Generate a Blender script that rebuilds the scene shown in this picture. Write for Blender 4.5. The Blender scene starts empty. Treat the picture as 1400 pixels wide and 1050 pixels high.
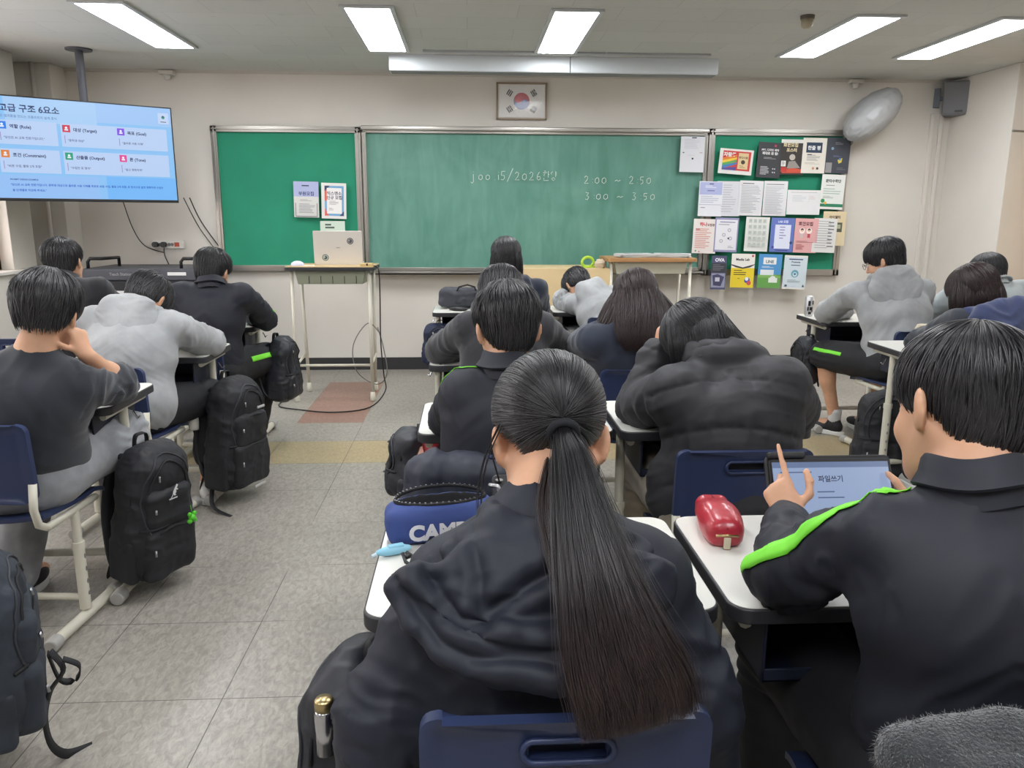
import bpy, math, random
import numpy as np
import openvdb
from mathutils import Vector, Matrix, Euler

S = bpy.context.scene
COL = S.collection
PI = math.pi
rad = math.radians

# ------------------------------------------------------------------ camera, world, exposure
def setup_camera():
    yaw, pitch, roll = rad(3.147), rad(12.053), rad(0.217)
    right = Vector((math.cos(yaw), -math.sin(yaw), 0))
    fwd = Vector((math.sin(yaw)*math.cos(pitch), math.cos(yaw)*math.cos(pitch), -math.sin(pitch)))
    up = right.cross(fwd)
    r = right*math.cos(roll) + up*math.sin(roll)
    u = -right*math.sin(roll) + up*math.cos(roll)
    m = Matrix((r, u, -fwd)).transposed().to_4x4()
    m.translation = (0, 0, 1.36)
    cam = bpy.data.cameras.new('camera')
    cam.sensor_width = 36
    cam.lens = 1075.1*36/1400
    cam.clip_start = 0.02
    o = bpy.data.objects.new('camera', cam)
    o.matrix_world = m
    COL.objects.link(o)
    S.camera = o
setup_camera()
S.view_settings.view_transform = 'Standard'
S.view_settings.look = 'None'
S.view_settings.gamma = 1
S.view_settings.exposure = 0.0
PANEL = 22.0          # luminance of the ceiling panels
WORLD = 6.0
w = bpy.data.worlds.new('world'); S.world = w; w.use_nodes = True
w.node_tree.nodes['Background'].inputs[0].default_value = (1.0, .96, .95, 1)
w.node_tree.nodes['Background'].inputs[1].default_value = WORLD

# ------------------------------------------------------------------ materials
def lin(c):
    c = c/255
    return c/12.92 if c <= .04045 else ((c+.055)/1.055)**2.4
def rgb(t): return (lin(t[0]), lin(t[1]), lin(t[2]), 1)
MATS = {}
def mat(name, col=(200,200,200), rough=.6, metal=0, spec=.5, bump=None, var=None, sheen=0, emit=None, coat=0, alpha=1, trans=0):
    if name in MATS: return MATS[name]
    m = bpy.data.materials.new(name); m.use_nodes = True
    nt = m.node_tree; b = nt.nodes['Principled BSDF']
    b.inputs['Base Color'].default_value = rgb(col)
    b.inputs['Roughness'].default_value = rough
    b.inputs['Metallic'].default_value = metal
    b.inputs['Specular IOR Level'].default_value = spec
    b.inputs['Coat Weight'].default_value = coat
    b.inputs['Transmission Weight'].default_value = trans
    b.inputs['Alpha'].default_value = alpha
    if sheen:
        b.inputs['Sheen Weight'].default_value = sheen
        b.inputs['Sheen Roughness'].default_value = .6
    if emit:
        b.inputs['Emission Color'].default_value = rgb(emit[0])
        b.inputs['Emission Strength'].default_value = emit[1]
    tc = None
    if bump or var: tc = nt.nodes.new('ShaderNodeTexCoord')
    if bump:
        n = nt.nodes.new('ShaderNodeTexNoise'); n.inputs['Scale'].default_value = bump[0]; n.inputs['Detail'].default_value = 4
        nt.links.new(tc.outputs['Object'], n.inputs['Vector'])
        bp = nt.nodes.new('ShaderNodeBump'); bp.inputs['Strength'].default_value = bump[1]; bp.inputs['Distance'].default_value = bump[2] if len(bump) > 2 else .002
        nt.links.new(n.outputs['Fac'], bp.inputs['Height']); nt.links.new(bp.outputs['Normal'], b.inputs['Normal'])
    if var:
        n = nt.nodes.new('ShaderNodeTexNoise'); n.inputs['Scale'].default_value = var[0]; n.inputs['Detail'].default_value = 6
        nt.links.new(tc.outputs['Object'], n.inputs['Vector'])
        mx = nt.nodes.new('ShaderNodeMix'); mx.data_type = 'RGBA'
        c2 = tuple(max(0, min(255, c*(1-var[1]))) for c in col); c3 = tuple(max(0, min(255, c*(1+var[1]))) for c in col)
        mx.inputs[6].default_value = rgb(c2); mx.inputs[7].default_value = rgb(c3)
        rp = nt.nodes.new('ShaderNodeMapRange'); rp.inputs[1].default_value = .35; rp.inputs[2].default_value = .65
        nt.links.new(n.outputs['Fac'], rp.inputs[0]); nt.links.new(rp.outputs[0], mx.inputs[0]); nt.links.new(mx.outputs[2], b.inputs['Base Color'])
    MATS[name] = m
    return m
def nodes(m): return m.node_tree.nodes, m.node_tree.links, m.node_tree.nodes['Principled BSDF']

# ------------------------------------------------------------------ objects
def tag(o, label=None, cat=None, group=None, kind=None):
    if label: o['label'] = label
    if cat: o['category'] = cat
    if group: o['group'] = group
    if kind: o['kind'] = kind
    return o
def empty(name, loc=(0,0,0), rz=0, label=None, cat=None, group=None, rot=None):
    o = bpy.data.objects.new(name, None); COL.objects.link(o)
    o.location = loc; o.rotation_euler = rot if rot else (0,0,rz)
    o.empty_display_size = .05
    return tag(o, label, cat, group)
def children_of(o): return [c for c in bpy.data.objects if c.parent == o]
def copy_tree(o, parent=None):
    c = o.copy(); COL.objects.link(c)
    if parent: c.parent = parent
    for ch in list(o.children): copy_tree(ch, c)
    return c
def mesh_obj(name, V, F, mats, parent=None, smooth=True, fm=None, label=None, loc=None, rot=None):
    me = bpy.data.meshes.new(name)
    if isinstance(F, np.ndarray) and F.ndim == 2:
        k = F.shape[1]
        me.vertices.add(len(V)); me.vertices.foreach_set('co', np.asarray(V, np.float32).ravel())
        me.loops.add(F.size); me.loops.foreach_set('vertex_index', F.astype(np.int32).ravel())
        me.polygons.add(len(F)); me.polygons.foreach_set('loop_start', np.arange(0, F.size, k, dtype=np.int32))
        me.update(calc_edges=True); me.validate()
    else:
        me.from_pydata([tuple(v) for v in V], [], [tuple(f) for f in F]); me.update()
    if not isinstance(mats, (list, tuple)): mats = [mats]
    for m in mats: me.materials.append(m)
    if fm is not None: me.polygons.foreach_set('material_index', np.asarray(fm, np.int32))
    me.polygons.foreach_set('use_smooth', np.full(len(me.polygons), bool(smooth)))
    o = bpy.data.objects.new(name, me); COL.objects.link(o)
    if parent: o.parent = parent
    if loc: o.location = loc
    if rot: o.rotation_euler = rot
    if label: o['label'] = label
    return o

class MB:
    """collects shapes into one mesh"""
    def __init__(s): s.V = []; s.F = []; s.fm = []; s.mi = 0
    def add(s, V, F):
        n = len(s.V); s.V += [tuple(v) for v in V]; s.F += [tuple(i+n for i in f) for f in F]; s.fm += [s.mi]*len(F); return s
    def box(s, c, d, rz=0, M=None):
        x, y, z = d[0]/2, d[1]/2, d[2]/2
        V = [Vector((sx*x, sy*y, sz*z)) for sx in (-1,1) for sy in (-1,1) for sz in (-1,1)]
        if M is not None: V = [M @ v for v in V]
        if rz: V = [Matrix.Rotation(rz, 3, 'Z') @ v for v in V]
        V = [v + Vector(c) for v in V]
        return s.add(V, [(0,1,3,2),(4,6,7,5),(0,4,5,1),(2,3,7,6),(0,2,6,4),(1,5,7,3)])
    def b2(s, p, q):
        p = Vector(p); q = Vector(q); return s.box((p+q)/2, [abs(a) for a in (q-p)])
    def tube(s, pts, r, n=10, cap=True, closed=False, flat=1):
        pts = [Vector(p) for p in pts]; m = len(pts)
        rs = r if isinstance(r, (list, tuple)) else [r]*m
        T = []
        for i in range(m):
            a = pts[(i-1) % m] if (closed or i > 0) else pts[i]; b = pts[(i+1) % m] if (closed or i < m-1) else pts[i]
            T.append((b-a).normalized())
        up = Vector((0,0,1)) if abs(T[0].z) < .9 else Vector((1,0,0))
        N = (up - T[0]*up.dot(T[0])).normalized(); V = []
        for i in range(m):
            N = (N - T[i]*N.dot(T[i])).normalized(); B = T[i].cross(N)
            for k in range(n):
                a = 2*PI*k/n; V.append(pts[i] + (B*math.cos(a)*rs[i]) + (N*math.sin(a)*rs[i]*flat))
        F = []
        for i in range(m if closed else m-1):
            j = (i+1) % m
            for k in range(n):
                k2 = (k+1) % n; F.append((i*n+k, i*n+k2, j*n+k2, j*n+k))
        if cap and not closed: F.append(tuple(range(n-1, -1, -1))); F.append(tuple((m-1)*n+k for k in range(n)))
        return s.add(V, F)
    def lathe(s, prof, c=(0,0,0), n=24, M=None):
        V = []; F = []
        for (r, z) in prof:
            for k in range(n):
                a = 2*PI*k/n; v = Vector((r*math.cos(a), r*math.sin(a), z)); V.append((M @ v if M is not None else v) + Vector(c))
        m = len(prof)
        for i in range(m-1):
            for k in range(n):
                k2 = (k+1) % n; F.append((i*n+k, i*n+k2, (i+1)*n+k2, (i+1)*n+k))
        F.append(tuple(range(n-1, -1, -1))); F.append(tuple((m-1)*n+k for k in range(n)))
        return s.add(V, F)
    def prism(s, poly, z0, z1, f=lambda x, y, z: (x, y, z)):
        n = len(poly); V = [f(x, y, z0) for x, y in poly] + [f(x, y, z1) for x, y in poly]
        F = [tuple(range(n-1, -1, -1)), tuple(range(n, 2*n))] + [(i, (i+1) % n, n+(i+1) % n, n+i) for i in range(n)]
        return s.add(V, F)
    def build(s, name, mats, parent=None, bevel=0, smooth=False, label=None, loc=None, rot=None, seg=2):
        o = mesh_obj(name, s.V, s.F, mats, parent, smooth, s.fm, label, loc, rot)
        if bevel:
            b = o.modifiers.new('bevel', 'BEVEL'); b.width = bevel; b.segments = seg; b.limit_method = 'ANGLE'; b.angle_limit = rad(40)
            o.data.polygons.foreach_set('use_smooth', np.ones(len(o.data.polygons), bool))
            wn = o.modifiers.new('wn', 'WEIGHTED_NORMAL'); wn.keep_sharp = True
        return o
def rrect(x0, y0, x1, y1, r, n=5):
    P = []
    for cx, cy, a0 in ((x1-r, y1-r, 0), (x0+r, y1-r, 90), (x0+r, y0+r, 180), (x1-r, y0+r, 270)):
        for k in range(n+1):
            a = rad(a0 + 90*k/n); P.append((cx+r*math.cos(a), cy+r*math.sin(a)))
    return P
def text_geo(s, size, bold=0):
    cu = bpy.data.curves.new('t', 'FONT'); cu.body = s; cu.size = size; cu.resolution_u = 4 if size > .035 else 2; cu.offset = bold; cu.align_x = 'LEFT'
    o = bpy.data.objects.new('t', cu); me = bpy.data.meshes.new_from_object(o)
    V = [tuple(v.co) for v in me.vertices]; F = [tuple(p.vertices) for p in me.polygons]
    bpy.data.objects.remove(o); bpy.data.meshes.remove(me); bpy.data.curves.remove(cu)
    return V, F

class Sheet:
    step = .00022
    """a flat printed thing: x right, z up, faces -y; every print layer sits a hair in front of the last"""
    def __init__(s, w, h, base, t=.0006):
        s.w, s.h = w, h; s.mb = MB(); s.mats = [pm(base)]; s.k = 0
        s.mb.box((0, t/2, 0), (w, t, h))
    def m(s, c):
        mm = pm(c)
        if mm not in s.mats: s.mats.append(mm)
        s.mb.mi = s.mats.index(mm); s.k += 1; return -s.step*min(s.k, 60) - .0001
    def P(s, u, v): return ((u-.5)*s.w, (.5-v)*s.h)
    def r(s, u0, v0, u1, v1, c):
        y = s.m(c); a = s.P(u0, v0); b = s.P(u1, v1)
        s.mb.add([(a[0],y,b[1]),(b[0],y,b[1]),(b[0],y,a[1]),(a[0],y,a[1])], [(0,1,2,3)]); return s
    def poly(s, pts, c):
        y = s.m(c); s.mb.add([(s.P(*p)[0], y, s.P(*p)[1]) for p in pts], [tuple(range(len(pts)))[::-1]]); return s
    def c(s, u, v, r, c, a0=0, a1=360, n=20):
        y = s.m(c); x, z = s.P(u, v); pts = [(x+r*math.cos(rad(a0+(a1-a0)*k/n)), y, z+r*math.sin(rad(a0+(a1-a0)*k/n))) for k in range(n+1)]
        if a1-a0 >= 360: pts = pts[:-1]
        s.mb.add(pts, [tuple(range(len(pts)))]); return s
    def t(s, txt, u, v, size, c, bold=0, center=False):
        y = s.m(c); V, F = text_geo(txt, size, bold); x, z = s.P(u, v)
        if center and V: x -= (max(q[0] for q in V)+min(q[0] for q in V))/2
        s.mb.add([(q[0]+x, y, q[1]+z) for q in V], F); return s
    def lines(s, u0, v0, u1, v1, n, c, th=.35, seed=1):
        R = random.Random(seed); d = (v1-v0)/n
        for i in range(n):
            s.r(u0, v0+d*i, u0+(u1-u0)*R.uniform(.55, 1), v0+d*(i+th), c)
        return s
    def build(s, name, parent=None, loc=None, rot=None, label=None):
        return s.mb.build(name, s.mats, parent, loc=loc, rot=rot, label=label)
def pm(c):
    if isinstance(c, str): return MATS[c]
    return mat('print_%d_%d_%d' % tuple(c), c, .65)

# ------------------------------------------------------------------ room
D = 7.04; ZC = 2.53; XL = -3.3; XR = 4.24
def struct(o): o['kind'] = 'structure'; return o
WALL = mat('wall_paint', (217,212,204), .75, var=(1.2,.02), bump=(60,.15,.001))
WALLP = WALL
# floor
def floor_material(name, ca, cb):
    m = bpy.data.materials.new(name); m.use_nodes = True; N, L, b = nodes(m)
    tc = N.new('ShaderNodeTexCoord')
    mp = N.new('ShaderNodeMapping'); mp.inputs['Rotation'].default_value = (0,0,.5); mp.inputs['Scale'].default_value = (1,.45,1)
    L.new(tc.outputs['Object'], mp.inputs[0])
    n = N.new('ShaderNodeTexNoise'); n.inputs['Scale'].default_value = 60; n.inputs['Detail'].default_value = 5; n.inputs['Roughness'].default_value = .65; n.inputs['Distortion'].default_value = .8
    L.new(mp.outputs[0], n.inputs['Vector'])
    n2 = N.new('ShaderNodeTexNoise'); n2.inputs['Scale'].default_value = 1.4; n2.inputs['Detail'].default_value = 5; L.new(tc.outputs['Object'], n2.inputs['Vector'])
    mr = N.new('ShaderNodeMapRange'); mr.inputs[1].default_value = .36; mr.inputs[2].default_value = .64; L.new(n.outputs['Fac'], mr.inputs[0])
    mx = N.new('ShaderNodeMix'); mx.data_type = 'RGBA'; mx.inputs[6].default_value = rgb(ca); mx.inputs[7].default_value = rgb(cb); L.new(mr.outputs[0], mx.inputs[0])
    m2 = N.new('ShaderNodeMix'); m2.data_type = 'RGBA'; m2.blend_type = 'MULTIPLY'; m2.inputs[0].default_value = 1
    r2 = N.new('ShaderNodeMapRange'); r2.inputs[1].default_value = .3; r2.inputs[2].default_value = .7; r2.inputs[3].default_value = .84; r2.inputs[4].default_value = 1.06
    L.new(n2.outputs['Fac'], r2.inputs[0]); L.new(mx.outputs[2], m2.inputs[6]); L.new(r2.outputs[0], m2.inputs[7])
    sp = N.new('ShaderNodeSeparateXYZ'); L.new(tc.outputs['Object'], sp.inputs[0])
    fr = []
    for ax, off in ((0, -.717), (1, 2.064)):
        a = N.new('ShaderNodeMath'); a.operation = 'SUBTRACT'; a.inputs[1].default_value = off-.0015; L.new(sp.outputs[ax], a.inputs[0])
        c = N.new('ShaderNodeMath'); c.operation = 'FLOORED_MODULO'; c.inputs[1].default_value = .442; L.new(a.outputs[0], c.inputs[0])
        d = N.new('ShaderNodeMath'); d.operation = 'LESS_THAN'; d.inputs[1].default_value = .003; L.new(c.outputs[0], d.inputs[0]); fr.append(d)
    mxx = N.new('ShaderNodeMath'); mxx.operation = 'MAXIMUM'; L.new(fr[0].outputs[0], mxx.inputs[0]); L.new(fr[1].outputs[0], mxx.inputs[1])
    nb = N.new('ShaderNodeMapRange'); nb.inputs[1].default_value = .42; nb.inputs[2].default_value = .5; L.new(n2.outputs['Fac'], nb.inputs[0])
    mj = N.new('ShaderNodeMath'); mj.operation = 'MULTIPLY'; L.new(mxx.outputs[0], mj.inputs[0]); L.new(nb.outputs[0], mj.inputs[1])
    m3 = N.new('ShaderNodeMix'); m3.data_type = 'RGBA'; m3.inputs[7].default_value = rgb((84,80,74)); L.new(mj.outputs[0], m3.inputs[0]); L.new(m2.outputs[2], m3.inputs[6])
    L.new(m3.outputs[2], b.inputs['Base Color']); b.inputs['Roughness'].default_value = .33; b.inputs['Specular IOR Level'].default_value = .5
    bp = N.new('ShaderNodeBump'); bp.inputs['Strength'].default_value = .25; bp.inputs['Distance'].default_value = .002; L.new(n.outputs['Fac'], bp.inputs['Height']); L.new(bp.outputs[0], b.inputs['Normal'])
    return m
fmats = [floor_material('floor_grey', (142,137,128), (172,167,158)), floor_material('floor_brown', (140,104,90), (160,124,108)), floor_material('floor_yellow', (164,148,112), (182,166,130))]
s_ = .442; V = []; F = []; fm = []
xs = [-.717+s_*k for k in range(-8, 13)]; ys = [2.064+s_*k for k in range(-11, 13)]
idx = {}
for i, x in enumerate(xs):
    for j, y in enumerate(ys): idx[i, j] = len(V); V.append((x, y, 0))
for i in range(len(xs)-1):
    for j in range(len(ys)-1):
        F.append((idx[i,j], idx[i+1,j], idx[i+1,j+1], idx[i,j+1])); k = 0
        if i == 7 and 18 <= j <= 20: k = 1
        elif j == 16: k = 2
        fm.append(k)
struct(mesh_obj('floor', V, F, fmats, smooth=False, fm=fm))
# ceiling tiles
cm = bpy.data.materials.new('ceiling_board'); cm.use_nodes = True; N, L, b = nodes(cm)
tc = N.new('ShaderNodeTexCoord'); br = N.new('ShaderNodeTexBrick')
br.inputs['Scale'].default_value = 1; br.inputs['Brick Width'].default_value = .6; br.inputs['Row Height'].default_value = .3; br.inputs['Mortar Size'].default_value = .0016; br.inputs['Mortar Smooth'].default_value = 1
br.inputs['Color1'].default_value = rgb((200,201,197)); br.inputs['Color2'].default_value = rgb((194,195,191)); br.inputs['Mortar'].default_value = rgb((150,150,146))
L.new(tc.outputs['Object'], br.inputs['Vector'])
n = N.new('ShaderNodeTexNoise'); n.inputs['Scale'].default_value = 9; n.inputs['Detail'].default_value = 8; n.inputs['Distortion'].default_value = 1.5
mp = N.new('ShaderNodeMapping'); mp.inputs['Scale'].default_value = (1, 3.2, 1); L.new(tc.outputs['Object'], mp.inputs[0]); L.new(mp.outputs[0], n.inputs['Vector'])
mr = N.new('ShaderNodeMapRange'); mr.inputs[1].default_value = .28; mr.inputs[2].default_value = .36; mr.inputs[3].default_value = .86; mr.inputs[4].default_value = 1
L.new(n.outputs['Fac'], mr.inputs[0])
mx = N.new('ShaderNodeMix'); mx.data_type = 'RGBA'; mx.blend_type = 'MULTIPLY'; mx.inputs[0].default_value = 1
L.new(br.outputs['Color'], mx.inputs[6]); L.new(mr.outputs[0], mx.inputs[7]); L.new(mx.outputs[2], b.inputs['Base Color']); b.inputs['Roughness'].default_value = .85
bp = N.new('ShaderNodeBump'); bp.inputs['Strength'].default_value = .3; bp.inputs['Distance'].default_value = .003; L.new(n.outputs['Fac'], bp.inputs['Height']); L.new(bp.outputs[0], b.inputs['Normal'])
Y0 = -2.6
struct(MB().box((.47, (D+Y0)/2, ZC+.04), (8.6, D-Y0+.3, .08)).build('ceiling', cm))
struct(MB().b2((-4.2, D, 0), (5.2, D+.15, ZC)).build('wall_front', WALL))
struct(MB().b2((-4.2, Y0-.15, 0), (5.2, Y0, ZC)).build('wall_back', WALL))
# left wall with window openings, deep reveals
XO = -3.58
wl = MB(); wl.b2((XO-.12, Y0, 0), (XO, D, .94))
wl.b2((XO-.12, Y0, 2.3), (XO, D, ZC))
wl.b2((XO-.12, 6.2, .94), (XO, D, 2.3)); wl.b2((XO-.12, 3.3, .94), (XO, 3.9, 2.3)); wl.b2((XO-.12, Y0, .94), (XO, 1.2, 2.3))
struct(wl.build('wall_left', WALLP))
struct(MB().b2((XO, 6.79, 0), (XL, D, ZC)).build('trim_1', WALL, bevel=.006))          # pillar in the corner
struct(MB().b2((XO, Y0, 0), (XO+.24, 6.42, .93)).build('trim_2', WALLP))
struct(MB().b2((XO, Y0, .93), (XO+.27, 6.45, .955)).build('trim_3', mat('sill', (222,218,212), .5), bevel=.004))
struct(MB().b2((XO, 6.1, .955), (XO+.2, 6.42, ZC)).build('trim_4', WALLP, bevel=.004))   # bright window reveal
WOOD = mat('window_wood', (186,140,96), .45, var=(6,.08))
GLASS = mat('window_glass', (240,245,250), .02, trans=1, spec=.5)
for k, (y0, y1) in enumerate(((3.9, 6.1), (1.2, 3.3))):
    f = MB()
    for a, c in (((-3.56, y0, .955), (-3.47, y1, 1.03)), ((-3.56, y0, 2.24), (-3.47, y1, 2.31)), ((-3.56, y0, .955), (-3.47, y0+.07, 2.3)), ((-3.56, y1-.07, .955), (-3.47, y1, 2.3)), ((-3.55, (y0+y1)/2-.04, 1.0), (-3.49, (y0+y1)/2+.04, 2.28)), ((-3.55, y0, 1.85), (-3.49, y1, 1.9))):
        f.b2(a, c)
    fo = struct(f.build('window_%d' % (k+1), WOOD, bevel=.004))
    g = MB().b2((-3.525, y0+.05, 1.0), (-3.519, y1-.05, 2.26)).build('glass', mat('win_glass', (235,240,245), .05, alpha=.18), fo)
# thin conduit on the pillar side
struct(MB().tube([(-3.42, 6.76, .2), (-3.42, 6.76, ZC)], .018, 8).build('trim_5', WALL, smooth=True))
# right side: column and wall with door
struct(MB().b2((XR, 6.2, 0), (XR+.9, D, ZC)).build('trim_6', WALL, bevel=.006))
wr = MB(); wr.b2((4.52, Y0, 0), (4.62, 4.9, ZC)); wr.b2((4.52, 4.9, 2.12), (4.62, 6.2, ZC))
struct(wr.build('wall_right', WALL))
DW = mat('door_wood', (228,192,138), .45, var=(3,.04))
dd = empty('door_1', (4.55, 6.14, 0)); struct(dd)
m = MB().box((0,-.5,1.04), (.045,.98,2.04))
m.build('door_leaf', DW, dd, bevel=.003)
m = MB()
for z0, z1 in ((.2,.9), (1.05,1.92)):
    for y0, y1 in ((-.9,-.1),):
        for a, c in (((-.03,y0,z0),(-.02,y1,z0+.03)), ((-.03,y0,z1-.03),(-.02,y1,z1)), ((-.03,y0,z0),(-.02,y0+.03,z1)), ((-.03,y1-.03,z0),(-.02,y1,z1))): m.b2(a, c)
m.build('moulding', DW, dd, bevel=.003)
m = MB()
for z in (.35, 1.3, 1.75): m.tube([(-.035,-.02,z-.045), (-.035,-.02,z+.045)], .009, 8)
m.build('hinge', mat('brass', (170,150,100), .35, 1), dd, smooth=True)
m = MB().b2((-.04,0,0),(.03,.06,2.12)).b2((-.04,-1.24,2.06),(.03,.06,2.12)).b2((-.04,-1.07,0),(.03,-1.0,2.12))
m.build('door_frame', mat('door_frame_wood', (190,150,110), .5, var=(4,.05)), dd, bevel=.003)
MET = mat('brushed_steel', (150,150,150), .35, 1)
m = MB().tube([(-.08,.12,2.03),(-.5,-.1,2.02)], .008, 8).tube([(-.08,.12,2.02),(-.08,.12,2.06)], .012, 8)
tag(m.build('door_closer_arm', MET, None, smooth=True, loc=(4.58,6.05,-.02)), 'slim metal closer arm reaching out by the top of the wooden door', 'door closer')
BLK = mat('baseboard_black', (48,48,50), .5)
struct(MB().b2((-3.3, D-.012, 0), (XR, D, .11)).build('baseboard_front', BLK, bevel=.002))
struct(MB().b2((XR-.012, 6.2, 0), (XR, D, .11)).b2((XR, 6.19, 0), (4.55, 6.2, .11)).build('baseboard_right', BLK))
struct(MB().b2((-3.5, D-.02, ZC-.022), (XR, D, ZC)).build('trim_7', mat('ceiling_trim', (196,192,184), .6)))
# conduits down the right end of the front wall
for k, x in enumerate((4.06, 4.14)):
    struct(MB().b2((x, D-.02, .11), (x+.035, D, 2.25)).build('trim_%d' % (8+k), WALL, bevel=.003))

# ------------------------------------------------------------------ ceiling lights
FR = mat('light_frame', (196,198,200), .4)
DIF = mat('light_diffuser', (255,255,255), .5, emit=((250,252,255), PANEL))
def ceiling_light(x, y, label, grp=None):
    r = empty('ceiling_light', (x, y, ZC), 0, label, 'ceiling light', grp)
    m = MB()
    m.b2((-.155,-.63,-.014), (.155,-.6,0)).b2((-.155,.6,-.014), (.155,.63,0)).b2((-.155,-.6,-.014), (-.128,.6,0)).b2((.128,-.6,-.014), (.155,.6,0)).b2((-.15,-.62,-.006),(.15,.62,-.001))
    m.build('frame', FR, r, bevel=.003)
    MB().b2((-.128,-.6,-.012), (.128,.6,-.008)).build('diffuser', DIF, r)
    return r
LX = (-2.07, -.57, .64, 2.44, 3.33)
LB = ('white ceiling light panel above the television', 'white ceiling light panel at the left end of the screen housing', 'white ceiling light panel just above the flag', 'white ceiling light panel beside the round ceiling sensor', 'white ceiling light panel nearest the door, farthest right')
first = None
for x, l in zip(LX, LB): ceiling_light(x, 5.48, l)
for j, y in enumerate((2.75, 0.0)):
    for x in (-2.07, -.57, .64, 2.44): ceiling_light(x, y, 'white ceiling light panel in the rows over the desks', 'ceiling lights over the desks')
# ------------------------------------------------------------------ shared materials
ALU = mat('aluminium', (176,172,166), .3, .85, bump=(40,.05))
CREAM = mat('cream_tube', (214,210,194), .38)
CAP = mat('grey_cap', (172,170,166), .55)
NAVY = mat('navy_plastic', (45,56,90), .38, bump=(260,.12,.0005))
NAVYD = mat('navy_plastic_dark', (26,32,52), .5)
LAM = mat('white_laminate', (222,221,214), .3)
EDGE = mat('dark_edge', (50,50,54), .45)
BLACKP = mat('black_plastic', (26,26,28), .4)
GREYP = mat('grey_plastic', (130,130,130), .5)
BOARDG = mat('felt_green', (40,142,110), .85, var=(3,.03), bump=(400,.2,.0005))
CHROME = mat('chrome', (200,200,205), .2, 1)

# ------------------------------------------------------------------ boards on the front wall
def chalk_mat():
    m = bpy.data.materials.new('chalkboard'); m.use_nodes = True; N, L, b = nodes(m)
    tc = N.new('ShaderNodeTexCoord')
    n = N.new('ShaderNodeTexNoise'); n.inputs['Scale'].default_value = 1.6; n.inputs['Detail'].default_value = 7; n.inputs['Distortion'].default_value = 1.6
    L.new(tc.outputs['Object'], n.inputs['Vector'])
    mp = N.new('ShaderNodeMapping'); mp.inputs['Rotation'].default_value = (0, .5, 0); mp.inputs['Scale'].default_value = (7,1,1.6); L.new(tc.outputs['Object'], mp.inputs[0])
    n2 = N.new('ShaderNodeTexNoise'); n2.inputs['Scale'].default_value = 1.4; n2.inputs['Detail'].default_value = 6; n2.inputs['Distortion'].default_value = 1; L.new(mp.outputs[0], n2.inputs['Vector'])
    a = N.new('ShaderNodeMath'); a.operation = 'ADD'; L.new(n.outputs['Fac'], a.inputs[0]); L.new(n2.outputs['Fac'], a.inputs[1])
    mr = N.new('ShaderNodeMapRange'); mr.inputs[1].default_value = .7; mr.inputs[2].default_value = 1.4; L.new(a.outputs[0], mr.inputs[0])
    mx = N.new('ShaderNodeMix'); mx.data_type = 'RGBA'; mx.inputs[6].default_value = rgb((78,132,116)); mx.inputs[7].default_value = rgb((108,156,142)); L.new(mr.outputs[0], mx.inputs[0])
    L.new(mx.outputs[2], b.inputs['Base Color']); b.inputs['Roughness'].default_value = .5
    return m
CHALKB = chalk_mat()
def board(x0, x1, z0, z1, surf, label, cat, name, fw=.05, y=D, dep=.05):
    cx, cz = (x0+x1)/2, (z0+z1)/2
    r = empty(name, (cx, y, cz), 0, label, cat)
    hx, hz = (x1-x0)/2, (z1-z0)/2
    f = MB()
    for a, c in (((-hx,-dep,hz-fw),(hx,0,hz)), ((-hx,-dep,-hz),(hx,0,-hz+fw)), ((-hx,-dep,-hz),(-hx+fw,0,hz)), ((hx-fw,-dep,-hz),(hx,0,hz))): f.b2(a, c)
    for a, c in (((-hx+.008,-dep-.006,hz-fw*.6),(hx-.008,-dep,hz-fw*.35)), ((-hx+fw*.4,-dep-.006,-hz+.01),(-hx+fw*.65,-dep,hz-.01)), ((hx-fw*.65,-dep-.006,-hz+.01),(hx-fw*.4,-dep,hz-.01))): f.b2(a, c)
    f.build('frame', ALU, r, bevel=.004)
    MB().b2((-hx+fw*.8,-dep*.5,-hz+fw*.8),(hx-fw*.8,-.002,hz-fw*.8)).build('panel', surf, r)
    return r
board(-2.15, -.905, .885, 2.09, BOARDG, 'bright green felt notice board left of the chalkboard, two posters near its right side', 'notice board', 'notice_board')
board(2.085, 3.335, .845, 2.105, BOARDG, 'bright green felt notice board right of the chalkboard, covered with posters', 'notice board', 'notice_board', .055)
cb = board(-.893, 2.075, .885, 2.075, CHALKB, 'long dull green chalkboard with handwriting in the middle of the front wall', 'chalkboard', 'chalkboard', .032, D, .06)
m = MB().b2((-1.48,-.14,-.62), (1.48,-.0,-.605)).b2((-1.48,-.14,-.62), (1.48,-.13,-.595))
m.build('chalk_tray', ALU, cb, bevel=.003)
m = MB().b2((-1.49,-.075,.585), (1.49,0,.62)); m.build('top_rail', ALU, cb, bevel=.006)
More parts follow.
